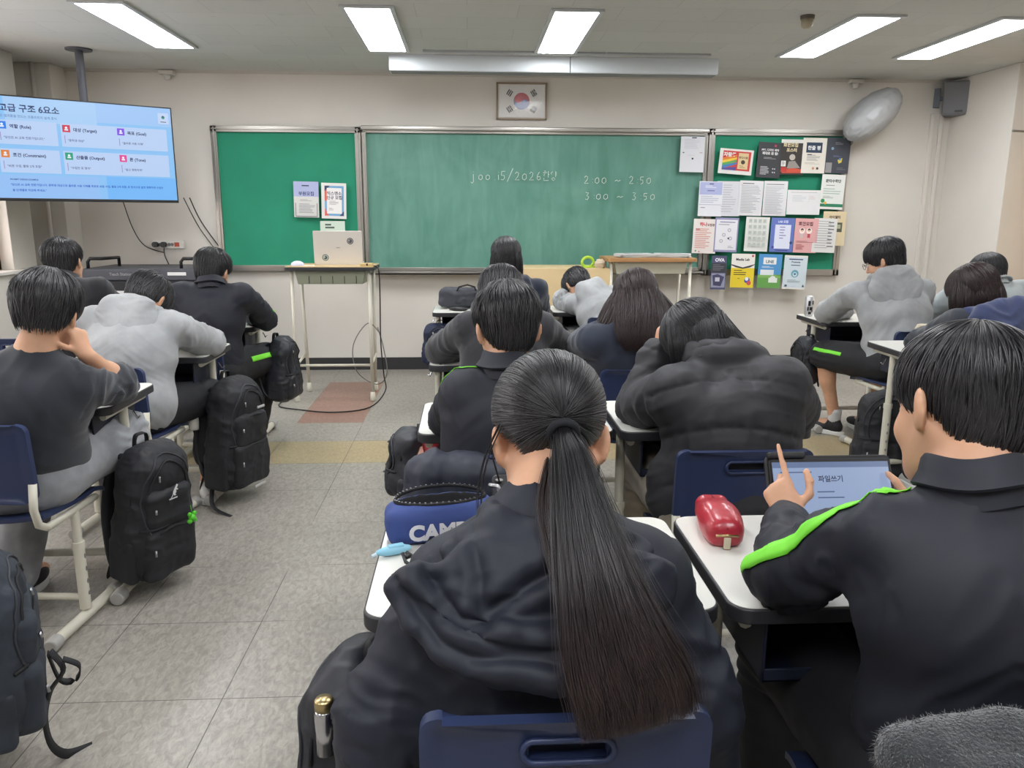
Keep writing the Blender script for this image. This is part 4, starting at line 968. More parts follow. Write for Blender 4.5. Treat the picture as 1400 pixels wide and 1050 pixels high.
def crease(p, o=2):
    n = np.abs(2*vnoise(p)-1)*1.6; f = 1-np.minimum(n, 1)**.75
    n2 = np.abs(2*vnoise(p*1.9+11)-1)*1.6; return f+.45*(1-np.minimum(n2, 1)**.75)-.5
# ---- cloth wrinkles, pushed along the normals
def folds(V, N, J, amp=.006, arms=True, torso=True, knees=False, seed=0., fine=1.):
    M = frame_of(J); L = (V-J['chest']) @ M; d = np.zeros(len(V))
    if torso:
        w = np.clip(1-np.abs(L[:, 0])/.3, 0, 1)
        warp = vnoise(L*6+seed)*1.2
        q = np.stack([L[:, 0]*5+warp, L[:, 1]*5, L[:, 2]*16+warp*1.5+np.abs(L[:, 0])*14], 1)+seed
        low = 1/(1+np.exp((L[:, 2]+.02)/.05)); d += amp*1.1*crease(q)*(.35+.9*low)*w
        q = np.stack([L[:, 0]*11+warp, L[:, 1]*4, L[:, 2]*3.5+warp], 1)+seed+9; d += amp*.8*crease(q)*w
    if arms:
        for s_ in 'LR':
            a, b, c = J['sh'+s_], J['el'+s_], J['wr'+s_]
            for (p, q) in ((a, b), (b, c)):
                u = nz(q-p); Ln = np.linalg.norm(q-p); r = V-p; t = r@u; rad_ = np.linalg.norm(r-t[:, None]*u, axis=1)
                m = np.exp(-(np.maximum(rad_-.085, 0)/.03)**2)*((t > -.03) & (t < Ln+.05))
                e = np.exp(-((V-b)**2).sum(1)/.011)
                ang = vnoise(V*13+seed+3)*3.2
                d += m*amp*(.08+.45*e)*np.sin(t/.0105*.5*fine+ang*2.2)*.8
                d += m*amp*1.1*crease(np.stack([t*15+ang*.8, V[:, 0]*8+t*5, V[:, 2]*6], 1)+seed)
    return d
def cloth(name, F, J, root, R, m, amp=.006, fn=None, **kw):
    V, Q = F.mesh(); N = vnormals(V, Q); d = folds(V, N, J, amp, **kw) if fn is None else fn(V, N)
    V = V+N*d[:, None]
    o = mesh_obj(name, V-R, Q, m, root); return o, V, Q
def top_field(J, off=.018, aoff=.016, h=.007, hipw=1., k=.045, sl=1., slL=None, hem=.06, puff=0., belly=0., cuff=True, fore=1.):
    lo, hi = bounds({q: J[q] for q in ('hip','chest','neck','shL','shR','elL','elR','wrL','wrR')}, .2+puff); F = Field(lo, hi, h)
    M = frame_of(J); up = M[:, 2]; fw = M[:, 1]
    torso_prims(F, J, off+puff*.6, k, hipw, belly, low=False)
    F.ell(J['hip']+up*(.06-hem*.3)+fw*.0, (.15*hipw+off+puff*.4, .105+off+puff*.4, .10+hem*.4), M, k)
    for s_ in 'LR':
        a, b, c = J['sh'+s_], J['el'+s_], J['wr'+s_]; f = sl if s_ == 'R' or slL is None else slL
        F.cap(a, b, .045+aoff*.8+puff*.7, .038+aoff*.9+puff*.5, .025)
        e = b+(c-b)*f; F.cap(b, e, .038+aoff*fore*.9+puff*.5, .030+aoff*.7*fore+puff*.25, .015)
    if not J.get('closed_neck', False):
        pass
    return F
def neck_cut(F, J, r=.066, up_off=.03, depth=.05, fwd=.02):
    M = frame_of(J); p = J['neck']; d = nz(J['head']-p); F.cap(p+d*up_off+M[:, 1]*fwd, p+d*(up_off+depth+.05)+M[:, 1]*fwd, r, r+.02, .01, True)
def hood_prims(F, J, size=1., drop=.10, k=.03, width=.115):
    M = frame_of(J); rt, fw, up = M[:, 0], M[:, 1], M[:, 2]; n = J['neck']-up*.005
    pts = []
    for a in (-150, -110, -70, -35, 0, 35, 70, 110, 150):
        t = rad(a); pts.append(n + rt*math.sin(t)*.078*size - fw*math.cos(t)*.078*size + up*(.012 - .012*math.cos(t)) + fw*.02)
    F.chain(pts, [.016,.022,.026,.028,.03,.028,.026,.022,.016], k*.6)
    c = n - fw*.085*size - up*drop*.55
    F.ell(c, (width*size,.045*size,drop*.95), M, k)
    F.cap(n-fw*.09*size-up*.0+rt*.06*size, n-fw*.10*size-up*drop*1.1, .036, .03, k); F.cap(n-fw*.09*size-rt*.06*size, n-fw*.10*size-up*drop*1.1, .036, .03, k)
    F.ell(n-fw*.055*size+up*.02, (.052*size,.02,.05), M, .012, True)
def hood_folds(J, amp, seed=0.):
    M = frame_of(J)
    def fn(V, N):
        L = (V-J['neck']) @ M; a = np.abs(L[:, 0]); s = L[:, 2]-a*.55; w = vnoise(L*9+seed)
        return amp*(ridge(np.stack([L[:, 0]*5, L[:, 1]*6, s*18+w*1.6], 1)+seed, 2)) + amp*.3*ridge(L*22+seed, 2)
    return fn
def trousers(J, root, R, m, off=.02, h=.009, name='trousers', shin=1., amp=.006, thigh=1.):
    lo, hi = bounds({q: J[q] for q in ('hip','hipL','hipR','knL','knR','anL','anR')}, .16); lo[2] = max(lo[2], .02); F = Field(lo, hi, h); M = frame_of(J)
    F.ell(J['hip']-np.array([0,0,.01]), (.16+off,.12+off,.10+off), np.eye(3), .04)
    for s_ in 'LR':
        a, b, c = J['hip'+s_], J['kn'+s_], J['an'+s_]
        e = a+(b-a)*thigh; F.cap(a, e, .084+off, .06+off, .03)
        if shin > 0: F.cap(b, b+(c-b)*shin, .055+off, .042+off, .025)
    V, Q = F.mesh(); N = vnormals(V, Q); d = np.zeros(len(V))
    for s_ in 'LR':
        k_ = J['kn'+s_]; e = np.exp(-((V-k_)**2).sum(1)/.02); d += amp*e*np.sin(V[:, 2]*160+vnoise(V*12)*7)*.8
    d += amp*ridge(V*np.array([9,7,9])+3, 2)
    o = mesh_obj(name, V+N*d[:, None]-R, Q, m, root); return o, V+N*d[:, None], Q

# ---- shoes ---------------------------------------------------------------
def shoe(an, to, root, R, up_m, sole_m, sock=None, laces=True):
    an = np.array(an); to = np.array(to); d = nz((to-an)*[1,1,0]); s = np.cross(d, [0,0,1.]); M = np.stack([s, d, np.array([0,0,1.])], 1)
    b = np.array([an[0], an[1], 0])
    P = lambda x, y, z: b+M @ np.array([x, y, z])
    F = Field(b-[.25,.25,.02], b+[.25,.25,.2], .006)
    F.ell(P(0,-.01,.055), (.036,.05,.045), M, .02); F.ell(P(0,.09,.045), (.042,.085,.032), M, .03); F.cap(P(0,.01,.07), P(0,.0,.1), .038, .036, .02); F.cap(P(0,.0,.11), P(0,-.005,.15), .03, k=.004, sub=True)
    F.ell(P(0,.06,-.04), (.1,.2,.055), M, .003, True)
    V, Q = F.mesh(); u = mesh_obj('shoe', V-R, Q, up_m, root)
    poly = [(.036*math.sin(t)*(1 if math.cos(t) < 0 else 1.15), .05+ .125*math.cos(t)) for t in [-2*PI*k/24 for k in range(24)]]
    m = MB(); m.prism(poly, 0, .03, lambda x, y, z: tuple(P(x*1.04, y, z)-R)); m.build('sole', sole_m, u, bevel=.006)
    if laces:
        m = MB()
        for q in range(4): m.tube([tuple(P(-.022,.045+.018*q,.084-.006*q)-R), tuple(P(0,.047+.018*q,.091-.006*q)-R), tuple(P(.022,.045+.018*q,.084-.006*q)-R)], .003, 6)
        m.build('laces', sole_m, u, smooth=True)
    return u

# ---- hair ----------------------------------------------------------------
def strand_mesh(P, W, N):
    """P (n,m,3) paths, W (n,m) half widths, N (n,m,3) outward normals -> flattened triangular tufts"""
    n, m, _ = P.shape; T = np.gradient(P, axis=1); T /= np.linalg.norm(T, axis=2)[..., None]+1e-9
    S = np.cross(T, N); S /= np.linalg.norm(S, axis=2)[..., None]+1e-9
    V = np.stack([P-S*W[..., None], P+S*W[..., None], P+N*W[..., None]*.7], 2).reshape(-1, 3)
    i = np.arange(n)[:, None, None]*m*3; j = np.arange(m-1)[None, :, None]*3; k = np.arange(3)[None, None, :]; k2 = (k+1) % 3
    a = i+j+k; b = i+j+k2; F = np.stack([a, b, b+3, a+3], -1).reshape(-1, 4); return V, F
def cap_dist(q, g=0., nape=True, female=False):
    f = .95 if female else 1
    def e(c, R):
        p = q-np.array(c); R = np.array(R)+g; k0 = np.sqrt((p*p/(R*R)).sum(-1)); k1 = np.sqrt((p*p/(R**4)).sum(-1))+1e-6; return k0*(k0-1)/k1
    g0 = g; g = g+(-.006+.012*np.clip((q[..., 2]+.05)/.13, 0, 1))[..., None]; a = e((0,-.012,.03), (.080*f,.100,.085)); g = g0-.004; b = e((0,-.045,-.03), (.058*f,.055,.062)) if nape else a; k = .03
    h = np.clip(.5+.5*(a-b)/k, 0, 1); return a*(1-h)+b*h-k*h*(1-h)
def project(q, off, g, nape, female, it=5):
    for _ in range(it):
        e = 1e-3; d = cap_dist(q, g, nape, female)-off
        G = np.stack([cap_dist(q+np.array(v)*e, g, nape, female)-off-d for v in ((1,0,0),(0,1,0),(0,0,1))], -1)/e
        G /= np.linalg.norm(G, axis=-1)[..., None]+1e-9; q = q-G*d[..., None]
    return q, G
def hairline(q, st):
    """lowest z allowed for hair (head frame) by direction around the head"""
    az = np.degrees(np.arctan2(q[..., 0], q[..., 1])); a = np.abs(az)
    xs = [0, 35, 60, 80, 95, 115, 140, 180]
    zs = {'boy': [.035,.03,.0,-.012,.0,-.04,-.075,-.088], 'bowl': [.03,.02,-.02,-.02,-.012,-.045,-.062,-.066], 'crop': [.05,.045,.02,.0,.012,-.04,-.06,-.066], 'girl': [.04,.03,-.02,-.05,-.06,-.08,-.09,-.09], 'tied': [.06,.055,.03,.025,.036,.0,-.055,-.05]}[st]
    return np.interp(a, xs, zs)
def hair_cap(J, root, R, style='boy', n=1500, whorl=(0,-.055,.12), g=0., m=HAIR, female=False, seed=1, wd=.0022, flare=.004, length=(.5,1.), rough=.004, parent=None):
    M = J['M']; H = J['head']; rng = np.random.RandomState(seed)
    # solid under-layer
    lo = np.array([-.13,-.15,-.12]); F = Field(lo, -lo+[0,0,.03], .005)
    sl, G = F.grid(lo, -lo+[0,0,.03]); q = np.stack(G, -1).astype(float)
    d = cap_dist(q, g-.001, style != 'tied', female); zc = hairline(q, style)
    F.A[...] = np.maximum(d, (zc+.006-q[..., 2])*.8).astype(np.float32)
    face = np.maximum(.055-q[..., 1], q[..., 2]-.06)     # keep the face clear
    V, Q = F.mesh(); V = V+vnormals(V, Q)*(ridge(np.stack([V[:, 0]*30, V[:, 1]*30, V[:, 2]*8], 1), 2)*.0012)[:, None]
    o = mesh_obj('hair', H+V@M.T-R, Q, m, root if parent is None else parent)
    # tufts combed away from the whorl
    w = nz(whorl); a = nz(np.cross(w, [1,0,0])); b = np.cross(w, a)
    phi = rng.rand(n)*2*PI; t0 = rng.rand(n)**.8*1.9; ln = rng.uniform(*length, n)*1.0; mseg = 11
    u = np.linspace(0, 1, mseg)[None]; t = t0[:, None]+ln[:, None]*u
    ph = phi[:, None]+(rng.rand(n)[:, None]-.5)*.25*u + .25*np.sin(phi*3)[:, None]*u*.4
    D_ = w*np.cos(t)[..., None]+(a*np.cos(ph)[..., None]+b*np.sin(ph)[..., None])*np.sin(t)[..., None]
    q = np.array([0,-.012,.02])+D_*.1; off = rng.rand(n)[:, None]*rough+flare*u**2*rng.rand(n)[:, None]+.0006
    off = (rng.rand(n)[:, None]*rough+flare*u**2*rng.rand(n)[:, None]*np.clip((q[..., 2]+.05)/.07, 0, 1)+.0006) if style != 'girl' else off
    q, G = project(q, off, g, style != 'tied', female)
    ok = q[..., 2] > hairline(q, style)-.004-.014*rng.rand(n)[:, None]**2
    ok = np.logical_and.accumulate(ok, axis=1); keep = ok[:, 2]; q, G, ok, u2 = q[keep], G[keep], ok[keep], np.broadcast_to(u, ok.shape)[keep]
    last = ok.sum(1)-1; ii = np.minimum(np.arange(mseg)[None], last[:, None]); r = np.arange(len(q))[:, None]
    # resample so every tuft tapers to its own tip
    f = np.linspace(0, 1, mseg)[None]*last[:, None]; i0 = np.floor(f).astype(int); i1 = np.minimum(i0+1, last[:, None]); fr = (f-i0)[..., None]
    q = q[r, i0]*(1-fr)+q[r, i1]*fr; G = G[r, i0]*(1-fr)+G[r, i1]*fr
    W = wd*rng.uniform(.6, 1.3, len(q))[:, None]*np.sqrt(np.sin(np.linspace(.12, 1, mseg)*PI*.98))[None]
    V, F_ = strand_mesh(H+q@M.T-R, W, G@M.T)
    mesh_obj('hair_tufts', V, F_, m, o)
    return o
def bundle(pts, wx, wy, nrm, n, rng, m, root, R, name='hair_lock', wd=.0011, jitter=.1, seg=22, ragged=.12, solid=True, twist=0.):
    """a lock of hair along a centre line; half widths wx (across) and wy (deep)"""
    pts = np.array(pts, float); k = len(pts); s = np.linspace(0, k-1, seg)
    def cr(A):
        A = np.asarray(A, float); out = []
        for x in s:
            i = min(int(x), k-2); f = x-i; p0, p1, p2, p3 = A[max(i-1, 0)], A[i], A[i+1], A[min(i+2, k-1)]
            out.append(.5*((2*p1)+(p2-p0)*f+(2*p0-5*p1+4*p2-p3)*f*f+(-p0+3*p1-3*p2+p3)*f**3))
        return np.array(out)
    C = cr(pts); wx = cr(wx); wy = cr(wy); T = np.gradient(C, axis=0); T /= np.linalg.norm(T, axis=1)[:, None]
    Nn = np.array(nrm, float); B = np.cross(T, Nn); B /= np.linalg.norm(B, axis=1)[:, None]; Nn = np.cross(B, T)
    o = None
    if solid:
        ring = 20; V = []; 
        for i in range(seg):
            f = .86 if i < seg*.8 else .86*(1-(i-seg*.8)/(seg*.2)*.55)
            for q in range(ring):
                a = 2*PI*q/ring; V.append(C[i]+B[i]*math.cos(a)*wx[i]*f+Nn[i]*math.sin(a)*wy[i]*f)
        V += [C[0]-T[0]*min(wx[0], wy[0])*.5]*ring; V += [C[-1]]*ring
        Q = np.array([(i*ring+q, i*ring+(q+1) % ring, (i+1)*ring+(q+1) % ring, (i+1)*ring+q) for i in range(seg-1) for q in range(ring)]+[(seg*ring+q, seg*ring+(q+1) % ring, (q+1) % ring, q) for q in range(ring)])
        o = mesh_obj(name, np.array(V)-R, Q, m, root)
    a = rng.rand(n)*2*PI; r = np.sqrt(rng.uniform(.55, 1.0, n)); r2 = r*(1+jitter*(rng.rand(n)-.3))
    u = np.linspace(0, 1, seg)[None]; end = 1-ragged*rng.rand(n)**2
    st = rng.rand(n)*.06
    idx = (st[:, None]+(end-st)[:, None]*u)*(seg-1); i0 = np.clip(np.floor(idx).astype(int), 0, seg-2); f = idx-i0
    g = lambda A: A[i0]*(1-f)[..., None]+A[i0+1]*f[..., None]
    wob = (rng.rand(n)-.5)[:, None]*.5*np.sin(u*PI*rng.uniform(.6, 1.6, n)[:, None])
    aa = a[:, None]+wob+twist*u; rr = (r+(r2-r)*1)[:, None]*(1+jitter*u*(rng.rand(n)-.4)[:, None])
    X = (np.cos(aa)*rr); Y = (np.sin(aa)*rr)
    wxx = wx[i0]*(1-f)+wx[i0+1]*f; wyy = wy[i0]*(1-f)+wy[i0+1]*f
    P = g(C)+g(B)*(X*wxx)[..., None]+g(Nn)*(Y*wyy)[..., None]
    NN = g(B)*np.cos(aa)[..., None]+g(Nn)*np.sin(aa)[..., None]
    W = wd*rng.uniform(.5, 1.4, n)[:, None]*(1-.75*u**3)
    V, F_ = strand_mesh(P-R, np.broadcast_to(W, P.shape[:2]).copy(), NN)
    return mesh_obj(name if o is None else 'hair_strands', V, F_, m, root if o is None else o)
def ribbon_on(mesh_o, root, R, pairs, width, m, name='stripe', off=.002, parent=None, n=40):
    """a strip laid on a cloth surface: pairs of (outside point, axis point) shot at the cloth"""
    from mathutils.bvhtree import BVHTree
    me = mesh_o.data; bv = BVHTree.FromPolygons([v.co.copy() for v in me.vertices], [tuple(p.vertices) for p in me.polygons])
    pts = []; k = len(pairs)
    for i in range(n+1):
        x = i/n*(k-1); j = min(int(x), k-2); f = x-j
        o = Vector(np.array(pairs[j][0])*(1-f)+np.array(pairs[j+1][0])*f-R); a = Vector(np.array(pairs[j][1])*(1-f)+np.array(pairs[j+1][1])*f-R)
        h = bv.ray_cast(o, (a-o).normalized())
        if h[0] is not None: pts.append((h[0], h[1]))
    V = []; F = []
    for i, (p, nn) in enumerate(pts):
        t = (pts[min(i+1, len(pts)-1)][0]-pts[max(i-1, 0)][0]).normalized(); s = t.cross(nn).normalized()
        row = []
        for q in (-1, -.33, .33, 1):
            c = p+s*width*q*.5+nn*.02; h = bv.ray_cast(c, -nn); c = (h[0]+nn*off) if h[0] is not None else p+s*width*q*.5+nn*off
            V.append(c)
    for i in range(len(pts)-1):
        for q in range(3): F.append((i*4+q, i*4+q+1, i*4+q+5, i*4+q+4))
    o = mesh_obj(name, V, F, m, parent or mesh_o); so = o.modifiers.new('s', 'SOLIDIFY'); so.thickness = .0016; so.offset = 1; return o
def collar(J, root, R, m, r=.062, hgt=.04, flare=.016, name='collar', a0=35, tilt=.35, parent=None, back=0.):
    n = J['neck']; M = frame_of(J); ax = nz(M[:, 2]*(1-tilt)+nz(J['head']-n)*tilt); fw = nz(M[:, 1]-ax*np.dot(M[:, 1], ax)); rt = np.cross(fw, ax)
    prof = [(r+.014,-.034),(r,.0),(r-.002,hgt*.6),(r,hgt*.95),(r+.006,hgt+.003),(r+.011,hgt*.9),(r+.015,hgt*.4),(r+.015+flare,-.004),(r+.012+flare,-.008),(r+.012,.0)]
    V = []; F = []; N = 36; K = len(prof)
    for i in range(N+1):
        a = rad(a0+(360-2*a0)*i/N)
        dr = fw*math.cos(a)+rt*math.sin(a)
        for (rr, z) in prof:
            zz = z*(1 if abs(a-PI) < 2.2 else .9)+.004*math.sin(a*3); V.append(n+dr*(rr*(1.06 if True else 1))+ax*(zz+.008)-fw*back)
    for i in range(N):
        for k in range(K):
            k2 = (k+1) % K; F.append((i*K+k, i*K+k2, (i+1)*K+k2, (i+1)*K+k))
    F.append(tuple(range(K))[::-1]); F.append(tuple(N*K+k for k in range(K)))
    o = mesh_obj(name, np.array(V)-R, F, m, parent or root, smooth=True); o.data.set_sharp_from_angle(angle=rad(60)); return o
POSE = {
 'P1': dict(hip=(0.120,1.060,0.530), chest=(0.108,1.030,0.824), neck=(0.105,1.080,0.974), head=(0.115,1.130,1.043), shL=(-0.033,1.020,0.882), shR=(0.272,1.030,0.871), elL=(-0.146,1.000,0.660), elR=(0.367,1.020,0.653), wrL=(0.000,1.220,0.765), wrR=(0.300,1.240,0.765)),
 'P2': dict(hip=(0.760,1.000,0.520), chest=(0.719,1.000,0.813), neck=(0.709,1.030,0.996), head=(0.707,1.070,1.104), shL=(0.611,1.050,0.912), shR=(0.867,1.000,0.911), elL=(0.535,1.240,0.775), wrL=(0.615,1.360,0.768), elR=(1.020,1.200,0.765), wrR=(0.850,1.400,0.790)),
 'P3': dict(hip=(0.070,2.100,0.530), chest=(0.080,2.120,0.771), neck=(0.100,2.120,0.958), head=(0.100,2.160,1.064), shL=(-0.035,2.120,0.887), shR=(0.253,2.100,0.879), elL=(-0.100,2.330,0.765), wrL=(0.050,2.500,0.760), elR=(0.330,2.320,0.765), wrR=(0.220,2.500,0.760)),
 'P4': dict(hip=(0.730,2.130,0.530), chest=(0.751,2.150,0.766), neck=(0.737,2.240,0.953), head=(0.675,2.300,1.005), shL=(0.585,2.150,0.897), shR=(0.862,2.100,0.895), elL=(0.545,2.380,0.775), wrL=(0.592,2.370,0.930), elR=(1.000,2.320,0.780), wrR=(0.880,2.500,0.760)),
 'P5': dict(hip=(0.090,3.250,0.530), chest=(0.148,3.250,0.760), neck=(0.149,3.300,0.954), head=(0.136,3.360,1.047), shL=(0.000,3.280,0.900), shR=(0.300,3.280,0.900), elL=(-0.130,3.480,0.770), wrL=(0.080,3.620,0.760), elR=(0.430,3.480,0.770), wrR=(0.240,3.620,0.760)),
 'P6': dict(hip=(0.260,4.980,0.530), chest=(0.297,5.000,0.768), neck=(0.286,5.000,0.968), head=(0.237,5.050,1.089), shL=(0.143,5.000,0.908), shR=(0.436,5.000,0.908), elL=(0.080,5.150,0.770), wrL=(0.180,5.400,0.760), elR=(0.470,5.150,0.770), wrR=(0.340,5.400,0.760)),
 'P7': dict(hip=(0.950,4.980,0.530), chest=(0.846,5.100,0.731), neck=(0.810,5.300,0.856), head=(0.746,5.420,0.895), shL=(0.712,5.300,0.781), shR=(0.960,5.300,0.831), elL=(0.660,5.550,0.770), wrL=(0.670,5.420,0.830), elR=(1.050,5.580,0.770), wrR=(0.850,5.600,0.760)),
 'P8': dict(hip=(0.700,3.250,0.530), chest=(0.680,3.260,0.770), neck=(0.665,3.200,0.950), head=(0.694,3.270,1.042), shL=(0.509,3.200,0.859), shR=(0.815,3.200,0.867), elL=(0.470,3.480,0.770), wrL=(0.620,3.620,0.760), elR=(0.920,3.480,0.770), wrR=(0.800,3.620,0.760)),
 'P9': dict(hip=(-1.500,2.520,0.530), chest=(-1.396,2.520,0.737), neck=(-1.342,2.530,0.956), head=(-1.341,2.560,1.091), shL=(-1.560,2.500,0.880), shR=(-1.190,2.550,0.850), elL=(-1.720,2.720,0.770), wrL=(-1.580,2.900,0.760), elR=(-1.170,2.740,0.780), wrR=(-1.285,2.665,0.955)),
 'P10': dict(hip=(-1.490,3.380,0.530), chest=(-1.460,3.420,0.760), neck=(-1.479,3.550,0.944), head=(-1.472,3.660,1.015), shL=(-1.628,3.500,0.903), shR=(-1.312,3.500,0.879), elL=(-1.760,3.740,0.775), wrL=(-1.620,3.900,0.760), elR=(-1.240,3.760,0.775), wrR=(-1.400,3.900,0.760)),
 'P11': dict(hip=(-1.440,4.320,0.530), chest=(-1.400,4.330,0.800), neck=(-1.390,4.370,1.010), head=(-1.396,4.420,1.094), shL=(-1.546,4.330,0.943), shR=(-1.228,4.330,0.943), elL=(-1.620,4.580,0.780), wrL=(-1.500,4.780,0.765), elR=(-1.170,4.580,0.780), wrR=(-1.300,4.780,0.765)),
 'P12': dict(hip=(-2.220,4.250,0.530), chest=(-2.150,4.280,0.800), neck=(-2.130,4.330,1.040), head=(-2.177,4.380,1.162), shL=(-2.310,4.300,0.970), shR=(-1.970,4.300,0.970), elL=(-2.420,4.500,0.780), wrL=(-2.300,4.720,0.765), elR=(-1.920,4.520,0.780), wrR=(-2.080,4.720,0.765)),
 'P13': dict(hip=(2.500,4.360,0.530), chest=(2.470,4.420,0.800), neck=(2.462,4.520,1.013), head=(2.452,4.580,1.112), shL=(2.279,4.550,0.916), shR=(2.640,4.470,0.940), elL=(2.240,4.800,0.780), wrL=(2.420,4.950,0.765), elR=(2.780,4.720,0.780), wrR=(2.640,4.950,0.765)),
 'P14': dict(hip=(2.400,3.300,0.530), chest=(2.360,3.330,0.800), neck=(2.319,3.400,0.985), head=(2.281,3.450,1.052), shL=(2.190,3.400,0.900), shR=(2.520,3.380,0.900), elL=(2.160,3.600,0.775), wrL=(2.300,3.780,0.765), elR=(2.660,3.600,0.775), wrR=(2.500,3.780,0.765)),
 'P15': dict(hip=(3.120,4.420,0.530), chest=(3.126,4.500,0.841), neck=(3.123,4.550,0.976), head=(3.109,4.600,1.059), shL=(2.967,4.600,0.928), shR=(3.297,4.550,0.932), elL=(2.900,4.780,0.770), wrL=(3.050,4.980,0.760), elR=(3.360,4.780,0.770), wrR=(3.200,4.980,0.760)),
}
# ------------------------------------------------------------------ cloth materials
def knit(name, c, sc=700, st=.25, sheen=.3, rough=.85, var=.05): return mat(name, c, rough, bump=(sc, st, .0008), var=(9, var), sheen=sheen, spec=.25)
JET = mat('shell_black', (36,39,50), .6, bump=(500,.12,.0006), var=(5,.05), spec=.35)
JETD = mat('shell_black_lining', (28,29,34), .7)
TRACK = mat('track_black', (39,41,50), .62, bump=(600,.15,.0006), var=(5,.05), spec=.35)
PUFF = mat('puffer_charcoal', (52,52,56), .62, bump=(300,.1,.0006), spec=.4)
FLEECE = knit('fleece_black', (38,38,43), 260, .9, .25, .95)
NAVYK = knit('knit_navy', (38,45,62)); NAVYH = knit('hood_navy', (50,60,96)); BLKK = knit('knit_black', (40,44,53))
GREYK = knit('knit_grey', (158,160,162), 500, .25, .2, .9, .06); GREYL = knit('knit_grey_light', (166,168,170), 500, .25, .2, .9, .06)
SWEAT = knit('sweatpants_grey', (150,152,156), 420, .3, .2, .9, .1)
PANT = mat('trouser_black', (26,27,32), .75, bump=(500,.15,.0006), var=(6,.08))
BEIGE = knit('trouser_beige', (150,138,120)); SHIRT = knit('shirt_bluegrey', (176,184,186), 500, .15, .1, .85, .04)
LIMEG = mat('lime_stripe', (126,228,60), .55); WHS = mat('shoe_white', (228,228,226), .5); BLS = mat('shoe_black', (34,34,38), .6)
HAIRP = mat('hair_ponytail', (34,31,34), .34, spec=.6)
N_, L_, b_ = nodes(HAIRP); tc_ = N_.new('ShaderNodeTexCoord'); sp_ = N_.new('ShaderNodeSeparateXYZ'); L_.new(tc_.outputs['Object'], sp_.inputs[0]); mr_ = N_.new('ShaderNodeMapRange'); mr_.inputs[1].default_value = 1.0; mr_.inputs[2].default_value = .8; L_.new(sp_.outputs[2], mr_.inputs[0]); nn_ = N_.new('ShaderNodeTexNoise'); nn_.inputs['Scale'].default_value = 90; mp_ = N_.new('ShaderNodeMapping'); mp_.inputs['Scale'].default_value = (1,1,.04); L_.new(tc_.outputs['Object'], mp_.inputs[0]); L_.new(mp_.outputs[0], nn_.inputs['Vector']); mu_ = N_.new('ShaderNodeMath'); mu_.operation = 'MULTIPLY'; L_.new(mr_.outputs[0], mu_.inputs[0]); L_.new(nn_.outputs['Fac'], mu_.inputs[1]); mx_ = N_.new('ShaderNodeMix'); mx_.data_type = 'RGBA'; mx_.inputs[6].default_value = rgb((31,30,34)); mx_.inputs[7].default_value = rgb((84,66,64)); L_.new(mu_.outputs[0], mx_.inputs[0]); L_.new(mx_.outputs[2], b_.inputs['Base Color'])
TIE = mat('hair_tie', (24,26,32), .85, bump=(300,.6,.001))
def J_(name, yaw, pitch, roll=0, legs=None, hy=.42, kz=.52, sp=.10, turn=0):
    J = {k: np.array(v, float) for k, v in POSE[name].items()}; J['M'] = headrot(yaw, pitch, roll); h = J['hip']
    c, s = math.cos(rad(turn)), math.sin(rad(turn)); rt = np.array([c,s,0]); fw = np.array([-s,c,0])
    J['hipL'] = h-rt*.085; J['hipR'] = h+rt*.085
    for q, sg in (('L',-1),('R',1)):
        J['kn'+q] = np.array([*(h+fw*hy+rt*sg*(sp+.03))[:2], kz]); J['an'+q] = np.array([*(h+fw*(hy+.0)+rt*sg*(sp+.03))[:2], .1]); J['to'+q] = J['an'+q]+fw*.15-np.array([0,0,.06])
    for k, v in (legs or {}).items(): J[k] = np.array(v, float)
    return J
class BJ(dict): pass
def person(label, J):
    R = np.array([J['hip'][0], J['hip'][1], 0.]); r = empty('person', tuple(R), 0, label, 'person'); return r, R
def Jb(J): return {k: v for k, v in J.items() if k != 'M'}
_bounds = bounds
def bounds(J, pad=.24):
    P = np.array([v for k, v in J.items() if k != 'M']); return P.min(0)-pad, P.max(0)+pad
def cuffs(J, root, R, m, sides='LR', f=1.0, r=.036):
    for s_ in sides:
        a, b = J['el'+s_], J['wr'+s_]; c = a+(b-a)*f; u = nz(b-a)
        MB().tube([tuple(c-u*.03-R), tuple(c-u*.015-R), tuple(c+u*.012-R)], [r*1.08, r*1.05, r*.95], 20).build('cuff', m, root, smooth=True)
DET = {}
def std_shoes(J, root, R, up=WHS, so=WHS):
    for s_ in 'LR': shoe(J['an'+s_], J['to'+s_], root, R, up, so)
def glasses(J, root, R):
    M, H = J['M'], J['head']; T = lambda x, y, z: tuple(H+M@np.array([x,y,z])-R)
    m = MB()
    for q in (-1,1):
        m.tube([T(q*.034+.023*math.cos(t), .108, .0+.018*math.sin(t)) for t in [2*PI*k/20 for k in range(20)]], .0014, 6, closed=True)
        m.tube([T(q*.057,.107,.004), T(q*.079,.09,.004), T(q*.08,.0,.004), T(q*.079,-.02,-.012)], .0013, 6)
    m.tube([T(-.011,.109,.004), T(.011,.109,.004)], .0014, 6)
    m.build('glasses', BLACKP, root, smooth=True)

